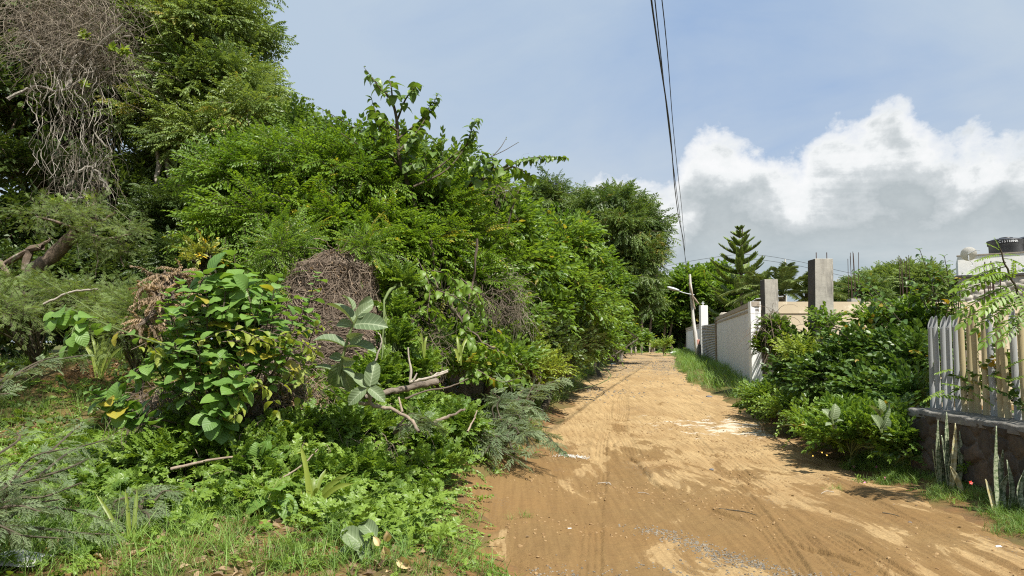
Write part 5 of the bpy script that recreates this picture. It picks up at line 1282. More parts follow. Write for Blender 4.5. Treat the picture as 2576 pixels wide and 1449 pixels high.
# creeper draped down the face of the bank
cr = thing('creeper_bank', tuple(G(750, 1250)), 'sheet of small leaved creeper draped down the bank below the broad leaved shrub', 'climber')
g, _ = crown([E(600,1140,6.5,160,70,.45), E(760,1120,6.9,130,90,.5), E(900,1110,7.1,120,90,.5), E(1030,1110,7.3,100,70,.5), E(480,1080,6.7,100,60,.4), E(680,1200,6.2,170,60,.4), E(900,1200,6.5,160,60,.4), E(1080,1180,7.0,90,50,.4), E(420,1160,6.3,110,50,.4), E(1150,1080,7.9,80,50,.4)], SP_creep, 2700, .175, seed=55, sub=30, subr=.36, up=.1, out=.25, rnd=.75, tv=.22, top=-.2, bunch=2.5)
mk('foliage', g, [LM['creep'], mat_gstem], cr)
tgs = []
for (px, py, rx, rz, n_, Y) in ((620,1150,190,80,300,6.6), (880,1150,190,90,360,6.9), (700,1250,200,60,160,6.2)):
    e = E(px, py, Y, rx, rz, .4); tgs.append(tangle(n_, e[0], e[1], .4, .0032, 7, px+80, .5, .3, (0, .9), False))
mk('dry_stem', join(tgs), mat_vine, cr)
# ================================================================== calotropis plants with big grey green leaves
CL = [broad(.58, .16, .18, .0, [(0, .25), (.06, .62), (.2, .88), (.5, 1.0), (.78, .82), (.93, .42), (1, .04)], 10, seed=s) for s in range(2)]
def calo(label, stems, leaves, Y, conv, base, wid=1.0):
    t = thing('milkweed', tuple(base), label, 'plant')
    mk('stem', [limb([P(*conv(*p), Y) for p in s], .017, .010, 14, 7) for s in stems], mat_gstem, t, smooth=True)
    for k, (bx, by, tx, ty, facing, dy) in enumerate(leaves):
        a, b = P(*conv(bx, by), Y), P(*conv(tx, ty), Y + dy)
        L_ = np.linalg.norm(b-a); d = (b-a)/L_
        nrm = {'f': np.array([.25, -1, .55]), 'u': np.array([.1, -.35, 1]), 'e': np.array([1, -.25, .35]), 'd': np.array([-.3, -.9, -.45])}[facing]
        g = inst(CL[k % 2], [a], frames(d[None], nrm[None]), np.array([[L_*1.05*wid, L_*1.05, L_*1.05]]), np.array([rng.uniform(.2, .85)]))
        mk('leaf', g, LM['calo'], t, smooth=True)
    return t
c5 = lambda X, Y: ((1000 + X/2.07)*.6389, (1000 + Y/2.07)*.6389)
calo('tall grey green milkweed standing in front of the dead vine heap', [[(690,1060),(705,940),(740,780),(790,620),(845,505)], [(870,1190),(905,1130),(935,1085)]],
     [(815,575,628,375,'e',.05), (838,515,962,405,'f',.02), (805,455,742,325,'e',.05), (850,440,978,366,'e',.12), (795,590,668,560,'f',.05), (822,575,1064,570,'f',-.10), (772,690,868,668,'d',-.12), (742,762,503,668,'u',-.05), (755,765,984,762,'u',-.08), (722,870,615,820,'f',.05), (722,850,800,880,'d',-.12), (640,955,498,908,'u',-.02),
      (700,890,660,1100,'f',.1), (945,1080,985,872,'f',.04), (925,1085,812,975,'f',.02), (905,1095,772,1220,'f',-.06), (940,1095,1062,1190,'f',-.06), (950,1070,1040,1060,'u',.05), (720,960,800,1120,'f',.08), (720,945,815,995,'u',-.05)], 6.4, c5, G(865, 1070))
c6 = lambda X, Y: ((1000 + X/2.147)*.6389, (1600 + Y/2.147)*.6389)
b_ = G(*c6(900, 1330))
calo('wilting milkweed at the bottom edge with yellowed dead leaves beside it', [[(1010,1330),(1000,1220),(1010,1110)]],
     [(960,1215,745,1030,'f',.05), (1030,1110,905,965,'f',.1), (900,1190,985,1330,'f',-.08), (890,1330,740,1190,'f',.02), (1020,1130,985,1060,'f',.05)], b_[1] + .05, c6, b_)
mat_straw = leaf_mat('straw leaf', (.28, .21, .12), (.46, .37, .22), rough=.7, tr=.2)
for k, (X, Y_, dz_, dv, sz) in enumerate(((1100,1180,-.05,(.2,0,-1),.11), (1200,1290,-.08,(.9,0,-.5),.11), (1120,1050,.05,(.1,.1,-1),.09), (850,1400,-.1,(-.8,-.2,-.1),.10), (1120,1380,-.12,(.3,-.1,-.5),.09), (1060,1180,-.02,(-.3,0,.5),.07))):
    p_ = P(*c6(X, Y_), b_[1] + dz_); wl = mk('dead_leaf', inst(broad(.6, .3, .5, .06, rows=6, seed=3+k), [p_], frames(np.array([dv], float), np.array([[.2, -1, .3]])), sz, [.8]), mat_straw, smooth=True)
    tag(wl, 'curled straw coloured dead leaf lying beside the wilting milkweed', 'dead leaf', 'dead leaves by the wilting milkweed')
c8 = lambda X, Y: ((2800 + X/2.634)*.6389, (1400 + Y/2.634)*.6389)
calo('young milkweed with upright grey leaves nearer the stone wall, right verge', [[(1765,800),(1765,640)]], [(1765,590,1758,452,'f',.0), (1750,640,1655,505,'e',.05), (1775,640,1868,505,'e',.05), (1760,770,1690,620,'f',-.05), (1775,770,1845,650,'f',-.05), (1765,840,1870,815,'u',-.08), (1765,760,1665,700,'u',.06), (1758,600,1760,560,'d',-.06)], 8.7, c8, G(*c8(1765, 860)), 1.1)
calo('young milkweed with two upright leaves, left of the other on the right verge', [[(1275,760),(1250,640)]], [(1250,660,1165,550,'f',.03), (1255,660,1300,505,'f',.0), (1275,705,1365,665,'u',-.05), (1270,720,1195,710,'u',-.05), (1285,760,1300,720,'f',0)], 9.0, c8, G(*c8(1275, 800)), 1.1)

# ================================================================== log and sticks
def stick(name, pts, r0, r1, label, cat='branch', mat=None, n=16, extra=None, smooth=True):
    o = mk(name, [limb(pts, r0*.72, r1*.72, n, 8, r0*.2)] + (extra or []), mat or mat_bark, smooth=smooth); tag(o, label, cat); return o
lg = thing('fallen_log', tuple(P(*c5(1200, 1120), 6.9)), 'short broken brown log lying beside the tall milkweed', 'log')
mk('log_body', limb([P(*c5(900, 1170), 6.8), P(*c5(1060, 1130), 6.9), P(*c5(1280, 1085), 7.1), P(*c5(1490, 1040), 7.3)], .022, .038, 22, 12, .006), simple_mat('split log', (.20, .165, .125), (.105, .085, .065), 4, .9, (1, 1, 1), bump=.9, extra=[((.27, .225, .18), 3, .5, .65, (.6, 3, 3)), ((.05, .04, .03), 4, .58, .66, (.5, 4, 4))]), lg, smooth=True)
stick('bare_branch', [P(*c5(1265, 1045), 6.95), P(*c5(1420, 1010), 7.0), P(*c5(1585, 945), 7.1)], .022, .012, 'pale bare branch lying along the top of the broken log', mat=mat_barkpale, extra=[limb([P(*c5(1270, 1040), 6.95), P(*c5(1280, 950), 6.95), P(*c5(1262, 850), 6.95), P(*c5(1255, 760), 6.95)], .014, .008, 12, 6), limb([P(*c5(1300, 1030), 6.95), P(*c5(1330, 970), 6.95)], .012, .006, 6, 6), limb([P(*c5(1370, 1025), 7.0), P(*c5(1500, 990), 7.0), P(*c5(1580, 960), 7.05)], .016, .008, 8, 6)])
stick('bare_branch', [P(*c5(1230, 1180), 6.7), P(*c5(1400, 1120), 6.8), P(*c5(1600, 1080), 6.9), P(*c5(1745, 1015), 7.1)], .014, .007, 'long thin branch sloping up to the right below the broken log', mat=mat_twig)
stick('bare_branch', [P(*c5(860, 1215), 6.5), P(*c5(1020, 1240), 6.4), P(*c5(1180, 1290), 6.3), P(*c5(1280, 1350), 6.2), P(*c5(1345, 1449), 6.1)], .024, .02, 'grey crooked branch running down to the right below the milkweed', mat=mat_wood, extra=[limb([P(*c5(1210, 1290), 6.3), P(*c5(1180, 1170), 6.4)], .012, .008, 6, 6), limb([P(*c5(940, 1220), 6.45), P(*c5(945, 1160), 6.45), P(*c5(900, 1090), 6.5)], .02, .012, 6, 6)])
stick('bare_branch', [P(*c5(1460, 1380), 6.6), P(*c5(1600, 1320), 6.9), P(*c5(1720, 1265), 7.2)], .022, .014, 'straight grey branch pointing at the road below the long thin branch', mat=mat_wood)
stick('bare_branch', [P(*c5(1740, 1449), 6.7), P(*c5(1790, 1350), 6.9), P(*c5(1820, 1275), 7.0)], .012, .007, 'upright grey twig beside the feathery bush near the road', mat=mat_wood)
stick('bare_branch', [P(*c5(990, 870), 7.0), P(*c5(1030, 760), 7.0), P(*c5(1040, 690), 7.0), P(*c5(1010, 640), 7.0)], .013, .008, 'upright forked twig right of the tall milkweed leaves', mat=mat_barkpale)
stick('bare_branch', [P(430, 1180, 5.9), P(500, 1165, 5.95), P(560, 1152, 6.0), P(690, 1148, 6.2)], .018, .012, 'brown curved branch lying across the creeper at lower left', mat=mat_wood)
stick('bare_branch', [P(*c6(545, 935), 5.9), P(*c6(640, 1010), 5.7), P(*c6(760, 1090), 5.6), P(*c6(860, 1145), 5.5)], .016, .010, 'broken grey stick lying left of the wilting milkweed', mat=mat_wood)
stick('bare_branch', [P(*c6(760, 1210), 5.4), P(*c6(870, 1270), 5.3), P(*c6(1030, 1370), 5.2)], .016, .012, 'grey stick lying under the wilting milkweed', mat=mat_wood)
stick('bare_branch', [P(110, 765, 9.5), P(180, 735, 9.5), P(246, 728, 9.4)], .022, .018, 'short pale cut branch lying in the feathery thicket on the left', mat=mat_barkpale)
stick('bare_branch', [P(700, 1210, 5.9), P(760, 1170, 6.0), P(800, 1130, 6.1)], .012, .006, 'thin twig sloping through the creeper below the broad leaved shrub', mat=mat_wood)

for k, (bx, by, Y, lab, tps, sz) in enumerate([
   (655, 1130, 6.1, 'cluster of broad serrated leaves in the creeper below the broad leaved shrub', [(640,1105),(680,1100),(700,1130),(610,1110),(720,1150),(660,1085),(690,1160)], .13),
   (690, 1290, 5.6, 'low seedling with a few big ribbed leaves left of the striped strap rosette', [(640,1290),(730,1285),(700,1240),(690,1330),(660,1320),(735,1310)], .17),
   (215, 1440, 4.6, 'seedling with big bright rounded leaves at the bottom edge, lower left', [(180,1400),(250,1425),(215,1395),(160,1440),(240,1470)], .17),
   (120, 1400, 4.7, 'weed with starry five fingered leaves near the bottom left corner', [(110,1365),(140,1375),(150,1440),(90,1380),(125,1350)], .10)]):
    b0 = P(bx, by, Y); b0[2] = min(b0[2], float(H(b0[0], b0[1])) + .02); t = thing('broad_seedling', tuple(b0), lab, 'plant'); GL = []; GS = []
    for i, (tx, ty) in enumerate(tps):
        tip = P(tx, ty, Y - .05 + .05*math.sin(i*2)) + np.array([0, 0, .05]); d = tip - b0; st0 = b0 + d*.35 + np.array([0, 0, .10])
        GS.append(tubes(np.array([b0, st0])[None], .004, 5)); dd_ = tip - st0; GL.append(inst(BL[i % 3], [st0], frames((dd_ + np.array([0, -.02, .01]))[None], np.array([[.1*math.sin(i), -.45, 1.0]])), sz*rng.uniform(.85, 1.1), [rng.uniform(.4, .9)]))
    mk('foliage', join(GL), LM['broad'], t, smooth=True); mk('stem', join(GS), mat_gstem, t)
# striped strap-leaf plants
def strap(label, base_px, tips_px, Y, w, L=None):
    b0 = P(*base_px, Y); t = thing('strap_plant', tuple(b0), label, 'plant')
    for k, (tx, ty, dy) in enumerate(tips_px):
        tip = P(tx, ty, Y + dy); c = spline([b0 + rng.normal(size=3)*.015, b0*.5 + tip*.5 + np.array([0, 0, .06]), tip], 9)
        tg = norm(np.gradient(c, axis=0)); sd_ = norm(np.cross(tg, np.array([.2 + .3*rng.normal(), -1, .4]))); ww = w*np.interp(np.linspace(0, 1, 9), [0, .3, .8, 1], [.5, 1, .9, .1])[:, None]
        V = np.concatenate([c - sd_*ww/2, c - np.cross(sd_, tg)*.006, c + sd_*ww/2]); F = [(i+9*j, i+1+9*j, i+1+9*(j+1), i+9*(j+1)) for i in range(8) for j in range(2)]
        mk('leaf', T(V, F, tint=rng.uniform(.2, .9)), LM['strap'], t, smooth=True)
strap('rosette of long striped strap leaves in the creeper, lower middle', (785, 1290), [(740, 1240, .1), (820, 1180, .15), (800, 1230, -.1), (756, 1120, .05), (790, 1200, .1), (860, 1205, -.05), (880, 1190, .05), (890, 1215, -.1), (770, 1215, .05), (850, 1235, 0), (765, 1160, .1)], 5.55, .036)
strap('strap leaved plant with wide upright blades at the lower left edge', (330, 1440), [(290, 1330, .05), (315, 1230, .1), (375, 1310, .0), (300, 1395, 0), (360, 1340, -.05), (345, 1230, .15), (240, 1240, .1)], 4.75, .026)
strap('tuft of sword grass blades behind the meadow, under the pale lobed shoot', (250, 950), [(200, 850, .1), (230, 840, .1), (262, 838, 0), (290, 850, 0), (310, 870, -.1), (215, 870, 0), (325, 780, .4), (245, 860, .05), (275, 845, .08)], 8.4, .035)
strap('tuft of upright reed blades right of the broken log', (1155, 915), [(1140, 880, 0), (1150, 845, .1), (1165, 870, 0), (1176, 850, .1)], 7.6, .03)
strap('pair of reed blades above the broken log', (1065, 900), [(1058, 835, 0), (1075, 845, .1), (1050, 850, 0)], 8.0, .025)

# ================================================================== grey feathery mesquite low beside the road and at the left edge
def weeping(name, label, stems, n_, size, seed, sp=None, mat='feath', cat='shrub', Yv=.25):
    r_ = np.random.default_rng(seed); t = thing(name, tuple(stems[0][0]), label, cat); GL = []; GS = []
    for pts in stems:
        c = spline(pts, 20); GS.append(tubes(c[None], np.linspace(.014, .004, 20), 5))
        m = int(n_*np.linalg.norm(np.diff(c, axis=0), axis=1).sum()); f = r_.uniform(.1, 1, m)*19; k = np.minimum(f.astype(int), 18); p = c[k] + (c[k+1]-c[k])*(f-k)[:, None]
        tg = norm(np.gradient(c, axis=0))[k]; side = norm(np.cross(tg, [0, 0, 1.]))*np.where(r_.random(m) < .5, -1, 1)[:, None]
        D = side + tg*.6 + r_.normal(size=(m, 3))*.35; U = np.array([0, 0, 1.]) + r_.normal(size=(m, 3))*.4
        for q, s in enumerate(sp or FEA):
            w_ = (np.arange(m) % len(sp or FEA)) == q; GL.append(inst(s, p[w_], frames(D[w_], U[w_]), size*r_.uniform(.6, 1.2, w_.sum()), r_.uniform(.1, .9, w_.sum())))
    mk('stem', join(GS), mat_stem, t); mk('foliage', join(GL), [LM[mat], mat_stem], t); return t
def arch(a, b, up, n=4, jit=.0):
    a, b = np.asarray(a, float), np.asarray(b, float); u = np.linspace(0, 1, n)[:, None]; c = a*(1-u) + b*u; c[:, 2] += up*4*(u*(1-u))[:, 0]; c[1:] += rng.normal(size=(n-1, 3))*jit; return c
cb = P(1230, 1075, 8.4); cb[2] = float(H(cb[0], cb[1]))
weeping('mesquite_bush', 'low grey green feathery bush spilling over the road edge by the white chips', [arch(cb + rng.normal(size=3)*np.array([.25, .25, .02]), P(px, py, Y), .12, 5, .03) for px, py, Y in ((1380,960,9.6), (1330,965,9.4), (1280,970,9.2), (1230,985,9), (1330,1010,8.6), (1390,1075,8.6), (1400,1110,8.2), (1340,1120,8.0), (1300,1160,7.8), (1250,1010,8.6), (1180,1040,8.2), (1200,1110,7.8), (1370,1030,8.8), (1290,1040,8.4), (1320,1085,8.0), (1260,1095,7.8), (1230,1140,7.6), (1420,945,10), (1150,1085,7.8), (1310,1000,9.0), (1270,1060,8.3), (1340,1060,8.4))], 23, .16, 71)
lb = np.array([-3.2, 4.2, .2])
weeping('mesquite_bush', 'grey green feathery branches entering from the left edge across the meadow', [arch(P(-140, 1100, 4.4), P(px, py, Y), .10, 5, .02) for px, py, Y in ((210,885,5.2), (160,900,5.0), (120,920,4.9), (60,950,4.8), (30,985,4.6))] , 32, .095, 72)
weeping('mesquite_bush', 'blurred grey green feathery branches in the near bottom left corner', [arch(P(-160, 1420, 3.9), P(px, py, Y), .12, 5, .03) for px, py, Y in ((60,1090,4.3), (150,1130,4.5), (230,1160,4.8), (260,1110,5.2), (200,1200,4.4), (120,1210,4.1), (60,1230,4.0), (170,1270,4.2), (90,1290,3.9), (240,1290,4.6), (40,1330,3.8), (140,1340,4.0), (300,1350,4.6), (10,1180,3.9), (220,1075,5.4))], 40, .095, 73)
weeping('mesquite_bush', 'small feathery sprig caught under the crooked grey branch', [arch(P(990, 1090, 6.4), P(px, py, Y), .05, 4, .02) for px, py, Y in ((1090,1060,6.5), (1060,1050,6.4), (1030,1075,6.3), (1110,1080,6.4))], 40, .12, 74)
# two lower sprigs: dark feathers in the meadow grass
weeping('mesquite_bush', 'feathery grey sprigs mixed in the grass left of the strap leaved plant', [arch(P(350, 1290, 5.2), P(px, py, Y), .06, 4, .02) for px, py, Y in ((440,1250,5.4), (400,1220,5.6), (330,1240,5.4), (280,1280,5.0), (420,1300,5.2), (370,1330,4.9), (260,1330,4.7))], 55, .11, 75)
fr_ = thing('wilted_frond', tuple(G(1400, 1135)), 'wilted leafy frond lying on the red earth beside the white chips', 'frond')
pts = [G(1330, 1105, .05), G(1370, 1118, .12), G(1405, 1138, .08), G(1425, 1152, .03)]
g, s = leafy_stem(pts, hexleaf(.4, .1, .4), 44, .10, .1, 16, .006, .003, .7, 1.1, 12, .3, tint=(.2, .8)); mk('foliage', g, LM['calo'], fr_); mk('stem', s.setmi(0), mat_stem, fr_)
# ================================================================== RIGHT: pine, palms, hedge
Yp_ = 42.0
b = P(1868, 885, Yp_); tp = P(1868, 572, Yp_); zb = float(H(b[0], b[1])); Hh = tp[2] - zb
pn = thing('norfolk_pine', (b[0], b[1], zb), 'symmetrical tiered pine with flat feathered branches behind the grey wall', 'tree')
mk('trunk', limb([(b[0], b[1], zb), (b[0], b[1], zb + Hh*.5), (tp[0], tp[1], tp[2])], .16, .02, 20, 8), mat_bark, pn, smooth=True)
GL, GS = [], []
q = np.random.default_rng(3); fin = kite(.30, .04, .02); ntier = 12
for i in range(ntier):
    f = i/(ntier-1); z = tp[2] - .18 - (Hh*.80)*f**1.1; R = .26 + 2.35*min(1, f*1.2)**.8
    nb = 5 if f < .25 else 6
    for k in range(nb):
        a = k*2*PI/nb + i*.6 + q.normal()*.16; R2 = R*q.uniform(.78, 1.1)
        d = np.array([math.cos(a), math.sin(a), 0]); u = np.linspace(0, 1, 12)[:, None]
        c = np.array([b[0], b[1], z]) + d*R2*(u - .08*u**3) + np.array([0, 0, 1])*R2*((.62 - .62*f)*u - .22*f*np.sin(u*PI) + (.02 + .10*f)*u**2.5)
        GS.append(tubes(c[None], np.linspace(.028, .010, 12), 4))
        m = int(40 + 150*R2/2.2); t = np.linspace(.08, 1, m)*11; kk = np.minimum(t.astype(int), 10); p = c[kk] + (c[kk+1]-c[kk])*(t-kk)[:, None]
        side = np.cross(d, [0, 0, 1.]); sg = np.where(np.arange(m) % 2 == 0, 1, -1)[:, None]
        D = side*sg*.62 + d*.45 + np.array([0, 0, .75]) + q.normal(size=(m, 3))*.06
        S = (.20 + .16*min(1, R2/1.6))*q.uniform(.9, 1.1, m)*(1.05 - .45*(t/11)**4)
        GL.append(inst(fin, p, frames(D, side*sg*.4 + d*.8 + np.array([0, 0, .3])), S, q.uniform(.15, .9, m)))
mk('branch', join(GS), mat_stem, pn); mk('crown', join(GL), LM['pine'], pn)

def palm(px, pyc, Y, n, L, label, seed, ang0=.2):
    q = np.random.default_rng(seed); c0 = P(px, pyc, Y); z0 = float(H(c0[0], c0[1]))
    t = thing('palm', (c0[0], c0[1], z0), label, 'palm', 'palms behind the cream wall')
    mk('trunk', limb([(c0[0], c0[1], z0), (c0[0]+.05, c0[1], (z0+c0[2])/2), c0], .17, .13, 10, 9, .02), mat_bark, t, smooth=True)
    GL, GS = [], []; lf = kite(.11, .02, .25)
    for k in range(n):
        a = k*2.4 + q.normal()*.15; e = q.uniform(.25, 1.4); LL = L*q.uniform(.75, 1.1)
        d = np.array([math.cos(a)*math.cos(e), math.sin(a)*math.cos(e), math.sin(e)]); u = np.linspace(0, 1, 14)[:, None]
        c = c0 + d*LL*u + np.array([0, 0, -1])*LL*.45*u**2
        GS.append(tubes(c[None], np.linspace(.024, .006, 14), 4)); tg = norm(np.gradient(c, axis=0))
        m = 64; tt = np.repeat(np.linspace(.12, 1, m//2), 2)*13; kk = np.minimum(tt.astype(int), 12); p = c[kk] + (c[kk+1]-c[kk])*(tt-kk)[:, None]
        side = norm(np.cross(tg[kk], [0, 0, 1.])); sg = np.where(np.arange(m) % 2 == 0, 1, -1)[:, None]
        D = side*sg*.85 + tg[kk]*.65 + np.array([0, 0, .12]) + q.normal(size=(m, 3))*.07
        S = LL*.20*(1 - .65*np.abs(tt/13 - .45)**1.4)*q.uniform(.9, 1.1, m)
        GL.append(inst(lf, p, frames(D, np.array([0, 0, 1.]) + q.normal(size=(m, 3))*.1), S, q.uniform(.1, .9, m)))
    mk('rachis', join(GS), mat_gstem, t); mk('fronds', join(GL), LM['palm'], t)
palm(1968, 742, 30, 18, 2.3, 'feathery palm between the two bare columns', 1); palm(2032, 735, 31, 18, 2.1, 'feathery palm half hidden behind the tall bare column', 2); palm(1918, 742, 31, 14, 1.8, 'palm with spreading fronds against the pine, just left of the short column', 4)
palm(2070, 752, 30, 18, 1.35, 'low palm whose fronds fan out right of the tall bare column', 5)

fars = [(2170, 742, 52, 45, 30), (2215, 722, 55, 45, 36), (2262, 712, 55, 40, 40), (2310, 715, 52, 45, 42), (2130, 752, 60, 40, 22), (2350, 735, 55, 40, 40)]
flab = ['feathery green tree behind the first bundle of steel bars', 'feathery green tree between the two sets of steel bars', 'feathery green tree behind the spread steel bars', 'feathery green tree behind the tall hedge shoots', 'low distant tree right of the low palm', 'feathery tree left of the white parapet']
for k, (px, py, Y, rx, rz) in enumerate(fars):
    es = [E(px, py, Y, rx*.8, rz*.7, 2.2), E(px-rx*.4, py+rz*.2, Y, rx*.5, rz*.6, 2), E(px+rx*.4, py+rz*.1, Y, rx*.5, rz*.6, 2), E(px+rx*.15, py-rz*.5, Y, rx*.25, rz*.4, 1), E(px-rx*.3, py-rz*.35, Y, rx*.2, rz*.4, 1)]
    plant('backdrop_tree', 'tree', flab[k], es, SP_light, 750, .9, LM['aca' if k % 2 else 'neem'], mat_bark, seed=80+k, group='trees beyond the cream wall', r0=.10, sub=12, subr=.36)

# ---- hedge along the property line
plant('hedge', 'hedge', 'dense dark climber hedge with broad leaves, right of the road before the pipe fence',
      [E(2140,898,12.5,85,60,.8), E(2240,908,11.5,80,60,.8), E(2120,968,12,110,70,.9), E(2230,998,10.8,100,80,.8), E(2300,928,10.6,40,75,.5), E(2290,1018,9.9,50,70,.5), E(2190,1048,11,110,45,.7)],
      SP_hedge, 1500, .34, LM['hedge'], mat_stem, base=(*P(2200, 1050, 11.2)[:2], .2), seed=90, sub=24, r0=.05, up=.15, rnd=.5, subr=.32, crown_name='foliage', trunk_name='stem')
plant('hedge', 'hedge', 'darker far part of the hedge in the shade below the two columns',
      [E(2030,955,14.5,85,60,.9), E(2050,895,14.2,60,50,.6), E(1985,1000,15.5,80,45,.8), E(2060,1025,13,90,40,.8), E(1930,1010,16.5,45,30,.6)],
      SP_hedge, 950, .36, LM['hedge'], mat_stem, seed=91, sub=22, r0=.04, up=.15, crown_name='foliage', trunk_name='stem')
plant('lime_sapling', 'plant', 'lime green feather leaved sapling poking out of the shaded hedge', [E(2025,905,12.9,32,22,.25), E(1990,895,13,18,14,.2)], FR_glir, 95, .34, LM['lime'], mat_gstem, base=G(2020, 1030), seed=92, sub=6, crown_name='foliage', trunk_name='stem', r0=.012)
plant('column_climber', 'climber', 'green and brown climber wrapped round the short bare column', [E(1945,825,18.2,30,24,.3), E(1940,870,18.2,32,36,.3), E(1968,890,18.1,28,36,.3), E(1922,880,18.3,16,24,.25), E(1960,840,18.2,24,24,.3)], SP_creep, 560, .26, LM['bush'], mat_twig, base=G(1940, 925), hub=P(1940, 870, 18.2), seed=93, sub=16, crown_name='foliage', trunk_name='stem', r0=.04)
tgc = tangle(260, P(1945, 830, 18.2), np.array([.36, .3, .55]), .6, .008, 7, 5, .4, .3, (0, .5), False); o = mk('dry_climber', tgc, mat_vine); tag(o, 'dry brown climber stems tangled round the short bare column', 'climber')
hs_ = thing('hedge_shoots', tuple(P(2290, 900, 11.2)), 'tall leafy shoots with big leaves rising out of the hedge against the sky', 'shrub')
GL, GS = [], []
HLf = [broad(.74, .10, .35, .02, rows=6, seed=s+30) for s in range(2)]
for k, (pts, n_, sz, Y) in enumerate([([(2370,880),(2365,780),(2335,690),(2314,628)], 26, .16, 11.2), ([(2390,880),(2395,780),(2385,700),(2376,645)], 26, .16, 11.0), ([(2400,860),(2410,780),(2415,730),(2420,690)], 14, .13, 10.8), ([(2380,870),(2360,780),(2345,720),(2350,690)], 22, .16, 11.2), ([(2370,860),(2340,790),(2310,740),(2295,720)], 20, .16, 11.3), ([(2390,850),(2400,760),(2370,700),(2355,680)], 22, .16, 11.1), ([(2400,860),(2380,800),(2400,740),(2405,710)], 18, .16, 10.9), ([(2330,860),(2270,790),(2200,730),(2160,682)], 28, .15, 11.6), ([(2270,850),(2220,790),(2180,750),(2150,720)], 20, .15, 11.8), ([(2420,860),(2430,800),(2425,770)], 14, .13, 10.6), ([(2330,900),(2250,790),(2190,740),(2145,690)], 20, .15, 11.4), ([(2250,860),(2290,760),(2300,700)], 18, .14, 11.8), ([(2360,860),(2380,790),(2372,740)], 12, .12, 11), ([(2300,860),(2260,800),(2225,770)], 16, .15, 11.5), ([(2280,820),(2310,740),(2350,690)], 16, .14, 11.6), ([(2340,830),(2320,740),(2280,700)], 18, .14, 11.7), ([(2400,860),(2405,790),(2395,745)], 8, .11, 10.8), ([(2330,880),(2350,800),(2360,760)], 14, .13, 11.2), ([(2200,900),(2130,850),(2080,800),(2050,790)], 14, .13, 12)]):
    g, s = leafy_stem([P(a, b_, Y + .12*math.sin(k + i)) for i, (a, b_) in enumerate(pts)], HLf[k % 2], n_, sz, .22, 16, .010, .004, .35, 1.05, 500+k, .5, tint=(.15, .95), petiole=.2); GL.append(g); GS.append(s)
mk('foliage', join(GL), LM['hedge'], hs_, smooth=True); mk('stem', join(GS).setmi(0), mat_stem, hs_)
plant('hedge_thicket', 'shrub', 'yellowish fine leaved thicket on the hedge top between the columns and pipe fence', [E(2270,812,12.2,60,40,.5), E(2320,822,11.8,45,40,.4), E(2200,822,12.8,50,28,.4), E(2080,822,13.6,22,26,.25), E(2350,862,11.4,40,30,.4)], SP_bush, 420, .34, LM['bush'], mat_stem, seed=94, sub=14, crown_name='foliage', trunk_name='stem', r0=.02)
plant('verge_shrub', 'shrub', 'mounded bright green shrub with pointed leaves at the right road edge', [E(2130,1105,9.7,85,42,.6), E(2200,1100,9.3,80,45,.6), E(2070,1110,10.2,45,34,.45), E(2250,1130,9.0,50,34,.4), E(2150,1060,10,80,26,.4)], [spray(hexleaf(.46, .10, .18), 7, .40, 1.0, 1.0, .1, s+220, .1, opp=True) for s in range(3)], 950, .25, LM['bush'], mat_gstem, seed=95, sub=26, r0=.02, up=.55, rnd=.4, crown_name='foliage', trunk_name='stem', zmin=.02)
plant('verge_shrub', 'shrub', 'low shaded weeds at the foot of the hedge along the right road edge', [E(2000,1040,12.5,80,26,.5), E(1930,1010,14.5,60,24,.5), E(2040,1075,11,50,24,.4)], SP_small, 620, .32, LM['creep'], mat_gstem, seed=96, sub=20, up=.4, crown_name='foliage', trunk_name='stem', r0=.02, zmin=.01)
plant('verge_shrub', 'shrub', 'broad leaved dark weeds against the end of the rubble wall', [E(2270,1110,8.9,32,45,.3), E(2255,1060,9.2,30,35,.3), E(2290,1150,8.7,25,20,.2)], SP_hedge, 150, .24, LM['hedge'], mat_gstem, seed=97, sub=8, crown_name='foliage', trunk_name='stem', r0=.015)
# feather leaved sapling at the right edge, in front of and over the pipe fence
sp2 = thing('feather_sapling', tuple(P(2590, 1000, 7.4)), 'bright feather leaved sapling leaning over the pipe fence at the right edge', 'sapling')
GL, GS = [], []
FB = pinnate(10, .155, .55, .25, hexleaf(.5, .06, .15), .25, seed=9)
st = [P(2620, 1000, 7.1), P(2590, 830, 7.1), P(2560, 740, 7.1), P(2535, 680, 7.05), P(2515, 625, 7.0)]
GS.append(limb(st, .018, .006, 18, 6, .004))
for k, (bx, by, tx, ty, dy) in enumerate([(2520,640,2470,650,-.05), (2520,640,2560,640,0), (2518,632,2490,612,0), (2530,670,2425,715,-.1), (2540,690,2600,670,-.1), (2538,690,2430,735,-.1), (2550,715,2440,775,-.15), (2552,715,2620,735,-.1), (2560,740,2450,800,-.2), (2565,760,2480,815,-.2), (2570,770,2640,800,-.2), (2575,790,2500,850,-.25), (2560,735,2590,800,-.3), (2580,800,2540,850,-.3), (2545,705,2560,660,-.2), (2540,690,2500,690,-.3), (2530,660,2480,690,.1), (2516,628,2510,600,0), (2545,700,2470,700,-.25), (2530,660,2465,675,-.2), (2525,650,2580,665,.1), (2555,730,2500,770,-.35), (2550,720,2610,760,.1), (2570,780,2530,830,.1), (2570,770,2610,830,-.2), (2562,745,2520,800,-.1)]):
    a, b_ = P(bx, by, 7.07), P(tx, ty, 7.07 + dy); L_ = np.linalg.norm(b_-a)
    GL.append(inst(FB, [a], frames((b_-a + np.array([0, 0, .18*L_]))[None], np.array([[.1, -.5, 1]])), L_*1.08, [rng.uniform(.3, .8)]))
